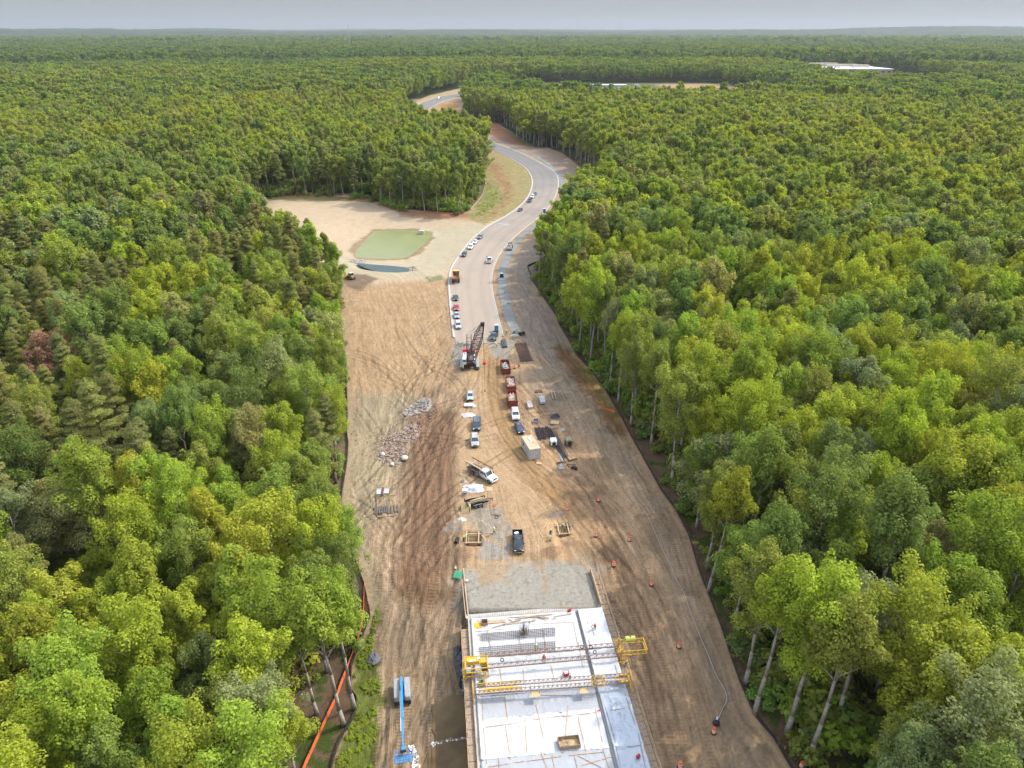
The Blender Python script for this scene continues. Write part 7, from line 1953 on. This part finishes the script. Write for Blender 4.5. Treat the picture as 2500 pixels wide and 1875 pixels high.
o = thing('crate_of_fittings', 'open pallet crate of dark fittings right of the navy car', 'crate'); m = MB(); m.box((0, 0, .1), (1.3, 1.1, .08)); [m.box((x, y, .35), (a, b2, .5)) for x, y, a, b2 in ((-.62, 0, .05, 1.1), (.62, 0, .05, 1.1), (0, .52, 1.2, .05), (0, -.52, 1.2, .05))]; m.build('crate_frame', M['greyp'], o)
for x in (-.3, .25): m = MB(); m.box((x, .1 * x, .4), (.42, .8, .35)); m.build('fitting', M['black'], o, False, .05)
put2(o, 1308, 1030, -.25)
o = thing('pallet', 'brown pallet of boards beside the tan tray and black tarp', 'pallet'); m = MB(); [m.box((0, -.7 + k * .2, .22), (1.2, .12, .04)) for k in range(8)]; [m.box((x, 0, .1), (.1, 1.5, .16)) for x in (-.5, 0, .5)]; m.build('slats', M['wood2'], o); put2(o, 1346, 1034, 0)
# tow-behind machines
def towbox(label, px, py, rz, pm_, cat, L_=2.0, W_=1.45):
    o = thing('towed_generator', label, cat, group='towed generators beside the steel beams'); m = MB(); m.box((0, 0, 1.0), (L_, W_, 1.05)); m.build('housing', pm_, o, False, .08)
    m = MB(); m.box((L_ / 2 - .2, 0, 1.55), (.25, .3, .05)); m.build('top_port', M['black'], o); m = MB(); m.box((L_ / 2, 0, .95), (.04, W_ * .55, .75)); m.build('front_grille', M['black'], o)
    for s_ in (-1, 1): wheel(o, -.1, s_ * (W_ / 2 + .08), .34, .2); 
    m = MB(); [m.box((-.1, s_ * (W_ / 2 + .08), .75), (1.0, .24, .05)) for s_ in (-1, 1)]; m.build('fender', M['black'], o)
    m = MB(); m.bar((L_ / 2, .4, .45), (L_ / 2 + .9, 0, .45), .05); m.bar((L_ / 2, -.4, .45), (L_ / 2 + .9, 0, .45), .05); m.bar((L_ / 2 + .8, 0, 0), (L_ / 2 + .8, 0, .5), .05); m.build('drawbar', M['darksteel'], o); return put2(o, px, py, rz)
towbox('white towed generator between the container and the beam bundle', 1351, 1087, heading((1349, 1078), (1353, 1094)), M['white'], 'generator')
towbox('olive towed compressor at the right of the beam bundle', 1388, 1085, heading((1385, 1077), (1391, 1092)), mat('olive_green_grey', (.24, .24, .13), .5), 'compressor')
o = thing('boom_jib_section', 'black triangular crane hook frame lying below the beams', 'hook frame'); m = MB(); m.bar((-1.4, 0, .1), (.2, .9, .3), .06); m.bar((-1.4, 0, .1), (.2, -.9, .3), .06); m.bar((.2, .9, .3), (.2, -.9, .3), .07); m.box((.8, -.6, .3), (1.3, .6, .5)); m.bar((.2, .9, .3), (1.3, -.4, .3), .06); m.build('frame', M['black'], o); put2(o, 1397, 1140, -.5)
o = thing('water_pump', 'dark water pump at the lower end of the pale hose', 'pump'); m = MB(); m.box((0, 0, .45), (1.1, .6, .5)); m.build('engine', M['darksteel'], o, False, .06); m = MB(); m.cyl((.45, 0, .5), .3, .35, 14, 'X'); m.cyl((0, 0, .8), .16, .3, 10); m.build('pump_housing', M['black'], o); m = MB(); m.box((.2, 0, .95), (.6, .35, .14)); m.build('top_tank', M['greyp'], o, False, .04)
for s_ in (-1, 1): wheel(o, 0, s_ * .42, .26, .12)
put2(o, 1748, 1768, 1.1)
o = thing('pipe_roll', 'rust coloured round lid on the ground right of the trailer', 'lid'); m = MB(); m.tube([Vector((cos(a * .524) * .38, sin(a * .524) * .38, .06)) for a in range(13)], .04, 6); m.cyl((0, 0, .04), .36, .03, 20); m.build('disc', mat('rust_orange', (.33, .12, .04), .7), o); put2(o, 1207, 1235)
bars('rebar_rod', 'thin rusty rod lying right of the grey stone patch', 'rod', (1199, 1257), (1224, 1259), 2, .15, .03, M['rust'], 'rod', .05)
m = MB(); g = G(1212, 1263); m.tube([g + Vector((cos(a * .524) * .42, sin(a * .524) * .42, .06)) for a in range(13)], .05, 5); tag(m.build('cable_coil', M['black']), 'black cable coil beside the rusty rods', 'coil')
for i, (p, q, lb) in enumerate([((1177, 1300), (1205, 1302), 'pale board behind the walking worker'), ((1176, 1307), (1187, 1322), 'short board below the walking worker, slanting'), ((1175, 1271), (1181, 1279), 'short stick on the grey stone patch'),
        ((1120, 1333), (1158, 1339), 'board along the lower side of the left form pit'), ((1122, 1305), (1123, 1330), 'board standing left of the left form pit'), ((1328, 1290), (1337, 1272), 'yellow board left of the right form pit'), ((1335, 1290), (1343, 1275), 'second board left of the right form pit'),
        ((1390, 1275), (1399, 1297), 'board right of the right form pit'), ((1318, 1300), (1326, 1315), 'short stick beside the bending worker'), ((1160, 1192), (1172, 1199), 'small offcut board above the trailer'), ((1146, 1168), (1130, 1158), 'pole lying left of the flatbed truck')]):
    bars('loose_board', lb, 'board', p, q, 1, 0, .1, M['wood'], 'plank', .08, (.16, .05))
bars('drain_pipe', 'black drain pipe stub left of the left form pit', 'pipe', (1113, 1328), (1118, 1316), 1, 0, .32, M['black'], z=.34)
bars('black_fabric_roll', 'roll of black fabric right of the slanting dark pickup', 'fabric roll', (1228, 832), (1233, 850), 3, .9, .28, M['blackplastic'], 'roll', .3)
o = thing('shade_machine', 'dark curb machine at the edge of the stone strip by the workers', 'machine'); m = MB(); m.box((0, 0, .7), (1.6, .8, .6)); m.build('body', M['darksteel'], o, False, .05); [wheel(o, x, s_ * .5, .32, .2) for x in (-.6, .6) for s_ in (-1, 1)]
m = MB(); m.bar((-.6, .2, 1.0), (-1.2, .3, 1.6), .05); m.cyl((.3, 0, 1.1), .2, .3, 10); m.build('handle', M['black'], o); put2(o, 1275, 818, .4)
# form frames over the pits
def formpit(label, px, rz, Lx, Ly, yellowish):
    o = thing('form_frame', label, 'form frame'); m_ = M['wood']
    for s_ in (-1, 1):
        m = MB(); m.box((0, s_ * Ly / 2, .12), (Lx + 1.0, .2, .2)); m.build('cross_timber', m_, o); m = MB(); m.box((s_ * Lx / 2, 0, .33), (.2, Ly + 1.0, .2)); m.build('side_timber', m_, o)
    m = MB()
    for s_ in (-1, 1): m.box((s_ * (Lx / 2 - .35), 0, -.5), (.05, Ly - .6, 1.1)); m.box((0, s_ * (Ly / 2 - .3), -.5), (Lx - .7, .05, 1.1))
    m.build('form_panel', M['ply'], o); m = MB(); [m.bar((-Lx / 2 + .5 + k * .35, -Ly / 2 + .5, -.3), (-Lx / 2 + .5 + k * .35, Ly / 2 - .5, -.3), .03) for k in range(int((Lx - .9) / .35))]; [m.bar((-Lx / 2 + .5, -Ly / 2 + .5 + k * .4, -.26), (Lx / 2 - .5, -Ly / 2 + .5 + k * .4, -.26), .03) for k in range(int((Ly - .9) / .4))]; m.build('rebar_cage', M['wood'], o)
    return put2(o, px[0], px[1], rz)
formpit('wooden form frame over the left square pit', (1154, 1316), .03, 2.3, 2.5, True)
formpit('wooden form frame over the right square pit', (1375, 1295), .08, 1.9, 2.4, False)
# left field small things
o = thing('board_pad', 'weathered panels with a brown log on the pale left bank', 'panels'); m = MB(); m.box((-.7, .2, .1), (1.1, 2.0, .1), .06); m.build('panel', M['greyp'], o); m = MB(); m.box((.8, .3, .1), (1.1, 1.9, .1), -.04); m.build('panel', mat('grey_white_board', (.4, .38, .34), .8), o); m = MB(); m.bar((0, 1.2, .3), (.1, -1.5, .3), .2, 8); m.build('log', M['rust'], o)
[(lambda mm: mm.build('pole', M['wood2'], o))(MB().bar((-2.0, y, .15), (3.2, y + .3, .15), .05)) for y in (-1.6, .9)]; put2(o, 934, 1202, .08)
bars('dark_beam_row', 'row of dark short beams inside a wooden frame on the left bank', 'beams', (930, 1236), (930, 1256), 6, 2.3, .1, mat('grey_dark_timber', (.13, .12, .105), .85, 0, .2, 4), 'beam', .15, (.22, .2))
bars('dark_beam_row', 'second row of dark beams, right half of the wooden frame', 'beams', (959, 1234), (961, 1254), 4, 1.9, .1, MATS['grey_dark_timber'], 'beam', .15, (.22, .2))
bars('frame_timber', 'brown timber at the left side of the dark beams', 'timber', (919, 1205), (920, 1262), 1, 0, .1, M['rust'], 'beam', .12, (.18, .2))
bars('frame_timber', 'pale timber along the bottom of the dark beams', 'timber', (915, 1264), (970, 1259), 1, 0, .1, M['wood2'], 'beam', .1, (.14, .16))
# ------------------------------------------------------------------ rocks
def rock(m, c, s, r, q=(1, .8, .6)):
    n = 7; rings = []
    ph = r.uniform(0, 6)
    for z, k in ((-.75, .55), (-.25, 1.0), (.35, .92), (.8, .45)):
        rings.append([(c[0] + cos(a * 2 * pi / n + ph) * s * q[0] * k * r.uniform(.8, 1.15), c[1] + sin(a * 2 * pi / n + ph) * s * q[1] * k * r.uniform(.8, 1.15), c[2] + z * s * q[2] * r.uniform(.9, 1.1)) for a in range(n)])
    m.loft(rings)
def rubble(label, px, cnt, smin, smax, mats, seed, heap=.5, name='rubble'):
    P = GP(px); r = random.Random(seed); xs_ = [p[0] for p in P]; ys_ = [p[1] for p in P]; m = MB(); k = 0
    cx_, cy_ = sum(xs_) / len(xs_), sum(ys_) / len(ys_); ex_ = (max(xs_) - min(xs_)) / 2; ey_ = (max(ys_) - min(ys_)) / 2
    while k < cnt:
        x, y = r.uniform(min(xs_), max(xs_)), r.uniform(min(ys_), max(ys_))
        if not inside(P, np.array([x]), np.array([y]))[0]: continue
        d = max(0, -float(sdist(P, np.array([x]), np.array([y]))[0]))
        s = r.uniform(smin, smax) * (1 if r.random() < .85 else 1.5); m.cur = r.randrange(len(mats))
        rock(m, (x, y, float(zt(x, y)) + s * .05 + heap * min(1, d / 2.2) * r.random()), s, r); k += 1
    return tag(m.build(name, mats), label, None, None, 'stuff')
st1 = mat('pale_rubble_stone', (.35, .295, .24), .9, 0, .2, 2, .4, 6); st2 = mat('pinkish_rubble_stone', (.30, .205, .165), .9, 0, .25, 2, .4, 6); st3 = mat('grey_rubble_stone', (.25, .23, .21), .9, 0, .25, 2, .4, 6)
rubble('heap of pale broken stones on the left field', [(983, 1010), (990, 998), (1010, 985), (1030, 972), (1050, 974), (1053, 990), (1045, 1003), (1012, 1014), (990, 1016)], 520, .10, .36, [st1, st1, st3], 1, .7)
rubble('spread pinkish broken stones on the left field', [(980, 1050), (1000, 1032), (1028, 1040), (1022, 1060), (995, 1090), (985, 1112), (975, 1140), (945, 1140), (918, 1125), (928, 1090), (940, 1068)], 760, .08, .30, [st2, st1, st2], 2, .35)
rubble('small loose stones strewn around the two stone heaps', [(960, 1020), (1000, 990), (1060, 965), (1075, 1000), (1050, 1060), (1020, 1110), (985, 1150), (930, 1150), (905, 1120), (925, 1060)], 620, .05, .17, [st2, st1, MATS['soil_clod'] if 'soil_clod' in MATS else st2], 22, .05)
rubble('pale stone riprap beside the ditch water, left', [(852, 632), (895, 634), (897, 642), (880, 645), (855, 642)], 130, .25, .5, [st1], 3, .3)
rubble('pale stone riprap at the right end of the ditch water', [(995, 652), (1018, 650), (1020, 660), (1000, 664)], 80, .25, .5, [st1], 4, .5)
rubble('grey gravel heap left of the crane', [(1110, 832), (1150, 836), (1152, 850), (1128, 878), (1108, 862)], 320, .08, .26, [st3, st1], 5, .5)
rubble('white stones crossing the shaded water by the deck', [(1052, 1815), (1090, 1803), (1140, 1798), (1142, 1808), (1098, 1816), (1058, 1826)], 300, .08, .18, [M['white'], st1], 6, 1.2)
rubble('pale stones around the lift platform', [(998, 1822), (1010, 1818), (1022, 1850), (1025, 1875), (1005, 1875), (1004, 1850)], 160, .07, .18, [M['white'], st1], 7, .1)
rubble('grey stones at the foot of the black sheet', [(1120, 1640), (1132, 1635), (1137, 1700), (1128, 1695)], 60, .15, .35, [st3, st1], 8, .3)
rubble('loose clods scattered along the brown band', [(1030, 1060), (1085, 1010), (1112, 1050), (1112, 1180), (1105, 1330), (1095, 1440), (1050, 1440), (1055, 1250)], 520, .04, .13, [mat('soil_clod', (.20, .135, .095), .95, 0, .3, 3)], 9, .05, 'dirt_clods')
rubble('loose clods along the haul road margin', [(1258, 985), (1275, 985), (1295, 1040), (1300, 1085), (1285, 1060)], 120, .04, .12, [MATS['soil_clod']], 10, .1, 'dirt_clods')
rubble('clods right of the bridge walkway', [(1470, 1440), (1500, 1450), (1560, 1640), (1610, 1800), (1590, 1780), (1530, 1600), (1490, 1500)], 420, .04, .14, [mat('tan_clod', (.30, .215, .145), .95, 0, .3, 3)], 11, .05, 'dirt_clods')
for i, (px, py, s, lb) in enumerate([(987, 1122, .95, 'largest pale boulder, alone at the lower right of the stone spread'), (934, 1112, .7, 'pale boulder at the left of the stone spread'), (957, 1136, .6, 'flat boulder at the bottom of the stone spread')]):
    m = MB(); rock(m, (0, 0, 0), s, random.Random(60 + i), (1, 1.1, .7)); o = m.build('boulder', mat('boulder_stone', (.50, .43, .36), .85, 0, .12, 1.5, .2, 5), None, True, .08); put2(o, px, py, 0, s * .4); tag(o, lb, 'boulder', 'boulders on the left field')
# river water under the left of the deck
RV = [(1052, 1726), (1066, 1716), (1082, 1712), (1095, 1703), (1110, 1697), (1130, 1703), (1170, 1700), (1175, 1960), (1010, 1960), (1022, 1890), (1038, 1862), (1047, 1836), (1062, 1822), (1064, 1800), (1055, 1783), (1058, 1750)]
water('river_water', [tuple(G(x, y, -5.6)[:2]) for x, y in RV], -5.40, wm3, 'still brown water in the shade of the bridge')
# riser box in the pond
o = thing('concrete_riser', 'square concrete outlet box at the far right corner of the pond', 'outlet box'); m = MB(); m.box((0, 0, 0), (2.2, 2.2, 3.2)); m.build('box', M['concrete'], o, False, .05); m = MB(); m.box((0, 0, 1.66), (2.5, 2.5, .12)); m.build('lid', M['concrete'], o); g = G(1030, 571, PZ); o.location = (g.x, g.y, PZ)
# ------------------------------------------------------------------ fences
def fence(name, label, path, hgt, m_, pm_, step=2.4, cat='silt fence', sag=.06, seg=1.2, posts=True, zs=None):
    o = thing(name, label, cat, (path[0][0], path[0][1], 0)); r = random.Random(len(path) * 3)
    d = np.r_[0, np.cumsum(np.hypot(*np.diff(np.array(path), axis=0).T))]; n = int(d[-1] / seg); P = resample(path, n + 1)
    V = []; 
    for i, (x, y) in enumerate(P):
        z = float(zt(x, y)); wv = r.uniform(-sag, sag)
        T_ = P[min(i + 1, n)] - P[max(i - 1, 0)]; T_ = T_ / (np.linalg.norm(T_) + 1e-9); nx, ny = -T_[1] * .03, T_[0] * .03
        x -= path[0][0]; y -= path[0][1]
        V += [(x, y, z - .1), (x + wv, y, z + hgt + wv * .8), (x + wv + nx, y + ny, z + hgt + wv * .8), (x + nx, y + ny, z - .1)]
    F = [(4 * i + k, 4 * i + 4 + k, 4 * i + 4 + (k + 1) % 4, 4 * i + (k + 1) % 4) for i in range(n) for k in range(4)]
    m = MB(); m.add(V, F); m.build('fabric', m_, o)
    if posts:
        k = int(d[-1] / step); k = min(k, 98); Q = resample(path, k + 1)
        for x, y in Q:
            z = float(zt(x, y)); m = MB(); m.bar((x - path[0][0], y - path[0][1], z - .2), (x - path[0][0] + r.uniform(-.06, .06), y - path[0][1], z + hgt + .18), .035, 4); m.build('stake', pm_, o)
    return o
sf = mat('black_silt_fabric', (.035, .028, .025), .8, 0, .3, 2); of = mat('orange_mesh_fence', (.66, .15, .05), .6, 0, .15, 3); gf = mat('grey_silt_fabric', (.30, .26, .23), .8, 0, .2, 2)
fence('silt_fence', 'black silt fence winding along the left edge of the works', LF[:-1], .85, sf, M['wood2'])
fence('silt_fence', 'black silt fence along the right edge of the haul road', RF[:-1], .8, sf, M['wood2'])
fence('silt_fence', 'short black silt fence branch at the top of the right edge', GP([(1288, 652), (1300, 646), (1318, 640), (1336, 637)]), .8, sf, M['wood2'])
fence('orange_fence', 'bright orange plastic fence between the tree trunks, lower left', GP([(735, 1900), (748, 1868), (778, 1802), (805, 1742), (815, 1722), (836, 1668), (862, 1600), (880, 1552), (888, 1500), (891, 1428)]), .95, of, M['wood'], 3, 'safety fence', .05)
fence('orange_fence', 'orange fence at the foot of the trees behind the pond', GP([(672, 481), (740, 478), (824, 482), (900, 489), (950, 509), (1000, 517), (1052, 519), (1120, 523)]), .55, mat('dull_orange_mesh', (.42, .13, .06), .7, 0, .3, .3), M['wood'], 6, 'safety fence', .05, 3)
fence('silt_fence', 'pale grey silt fence curving along the meadow inside the bend', GP([(1149, 512), (1165, 495), (1178, 476), (1184, 455), (1185, 440)]), .9, gf, M['wood2'], 4)
fence('orange_fence', 'fallen orange netting scrap beside the right silt fence', GP([(1474, 999), (1484, 1002), (1492, 1005), (1500, 1008)]), .5, of, M['wood'], 4, 'safety fence', .25)
# hoses
def hose(label, px, r, m_, z=.08):
    P = chaikin(GP(px), 2); P = resample(P, len(px) * 5); m = MB()
    m.tube([Vector((x, y, float(zt(x, y)) + z + .02 * sin(i))) for i, (x, y) in enumerate(P)], r, 6); tag(m.build('hose', m_), label, 'hose', None)
hm_ = mat('pale_hose_canvas', (.40, .36, .30), .7)
hose('long pale hose winding down the haul road to the pump', [(1500, 1145), (1520, 1175), (1540, 1200), (1552.5, 1224), (1579, 1253), (1603, 1310), (1620, 1350), (1652, 1416), (1668, 1444), (1685, 1493), (1709, 1554), (1734, 1611), (1746, 1647), (1772, 1688), (1776, 1713), (1762, 1733), (1756, 1752), (1752, 1766)], .06, hm_, .1)
hose('thin pale hose from the gravel patch down past the hook frame', [(1347, 939), (1380, 975), (1402, 1000), (1417, 1030), (1416, 1045), (1408, 1060)], .04, hm_)
hose('thin hose crossing the gravel to the lower right', [(1385, 975), (1410, 1005), (1435, 1035), (1450, 1060)], .04, hm_)
# ------------------------------------------------------------------ far buildings and masts
o = thing('school_building', 'long low building with a white flat roof among far trees on the right', 'building'); rz_ = 0
m = MB(); m.box((712, 1675, 8), (148, 150, 16)); m.build('wall', mat('tan_brick_wall', (.33, .25, .18), .85, 0, .1, .05), o)
m = MB(); m.box((712, 1675, 16.3), (150, 152, .6)); m.build('roof', mat('white_roof_membrane', (.72, .72, .72), .6, 0, .05, .03), o)
m = MB(); m.box((687, 1720, 20), (60, 14, 7)); m.box((722, 1708, 19), (70, 14, 5)); m.box((757, 1690, 18.5), (34, 16, 4.5)); m.build('rooftop_block', mat('tan_rooftop_wall', (.45, .37, .28), .85, 0, .1, .05), o)
for k in range(12): m = MB(); m.box((644 + k * 12.2, 1599.9, 11), (7, .4, 2.6)); m.build('window', M['glass'], o)
for k in range(8): m = MB(); m.box((652 + k * 16, 1625 + (k * 37 % 70), 17.3), (4, 3, 1.6)); m.build('roof_unit', M['greyp'], o)
o = thing('long_shed', 'long low pale shed in front of the far tree line', 'building'); wm_ = mat('pale_metal_shed', (.58, .58, .58), .6)
m = MB(); m.box((161, 1300, 2.5), (62, 18, 5)); m.build('wall', wm_, o); m = MB(); m.side([(129, 5.0), (193, 5.0), (193, 5.3), (129, 5.3)], 1289, 1311); m.build('roof', wm_, o)
for k in range(5): m = MB(); m.box((135 + k * 13, 1290.8, 2), (6, .3, 3)); m.build('door', M['greyp'], o)
for i, (x, y, w_) in enumerate([(55, 1300, 20), (90, 1305, 12), (28, 1290, 10), (0, 1300, 12), (212, 1305, 12)]):
    o = thing('pale_building', ['white low building left of the long shed', 'small white building nearest to the long shed', 'white building second from the left in the far clearing', 'leftmost white building in the far clearing', 'small white building just right of the long shed'][i], 'building')
    m = MB(); m.box((x, y, 2.2), (w_ * .7, 7, 4.4)); m.build('wall', M['white'], o); m = MB(); m.side([(x - w_ * .35 - .4, 4.4), (x + w_ * .35 + .4, 4.4), (x + w_ * .3, 5.6), (x - w_ * .3, 5.6)], y - 4, y + 4); m.build('roof', M['greyp'], o)
r_ = random.Random(31)
def mast(label, px, ybase, ytip, dist, r, m_):
    k = dist; x = (px - 1250) / FPX * (k * cos(PITCH) + CAM_H * sin(PITCH))
    ztop = CAM_H - k * tan(PITCH - atan((937.5 - ytip) / FPX)); o = thing('radio_mast', label, 'mast', (x, k, 0)); m = MB()
    h_ = ztop; w_ = r
    for i in range(3): a = i * 2.094; m.bar((cos(a) * w_, sin(a) * w_, 0), (cos(a) * w_, sin(a) * w_, h_), w_ * .22)
    n = int(h_ / 8)
    for j in range(n):
        for i in range(3):
            a, b2 = i * 2.094, (i + 1) * 2.094; m.bar((cos(a) * w_, sin(a) * w_, j * h_ / n), (cos(b2) * w_, sin(b2) * w_, (j + 1) * h_ / n), w_ * .15)
    m.build('lattice', m_, o)
    m = MB()
    for i in range(3): a = i * 2.094 + .5; m.bar((0, 0, h_ * .9), (cos(a) * h_ * .5, sin(a) * h_ * .5, 0), w_ * .08)
    m.build('guy_wire', m_, o); return o
mm_ = mat('mast_steel', (.35, .36, .38), .6)
mast('tall radio mast on the left horizon', 857, 110, 57, 2900, 1.3, mm_)
mast('tallest hair-thin mast rising out of the frame, right of centre', 1508, 76, 2, 9000, 2.2, mm_)
mast('tall thin mast left of the tallest one', 1409, 76, 16, 9000, 2.2, mm_)
mast('short mast just left of the tall thin mast', 1391, 76, 58, 9000, 2.2, mm_)
mast('short mast just right of the tall thin mast', 1430, 76, 63, 9000, 2.2, mm_)
HAZE_D = 0.00006
# ------------------------------------------------------------------ haze
HZ = MB(); HZ.box((0, 11500, 165), (52000, 27500, 390))
hzm = bpy.data.materials.new('haze_air'); hzm.use_nodes = True
t = hzm.node_tree; t.nodes.remove(t.nodes['Principled BSDF'])
pv = t.nodes.new('ShaderNodeVolumePrincipled'); pv.inputs['Color'].default_value = (.50, .54, .56, 1); pv.inputs['Density'].default_value = HAZE_D
pv.inputs['Anisotropy'].default_value = .2
t.links.new(pv.outputs[0], t.nodes['Material Output'].inputs['Volume'])
hz_o = HZ.build('haze', hzm); tag(hz_o, 'thin pale summer haze over the forest', None, None, 'stuff')
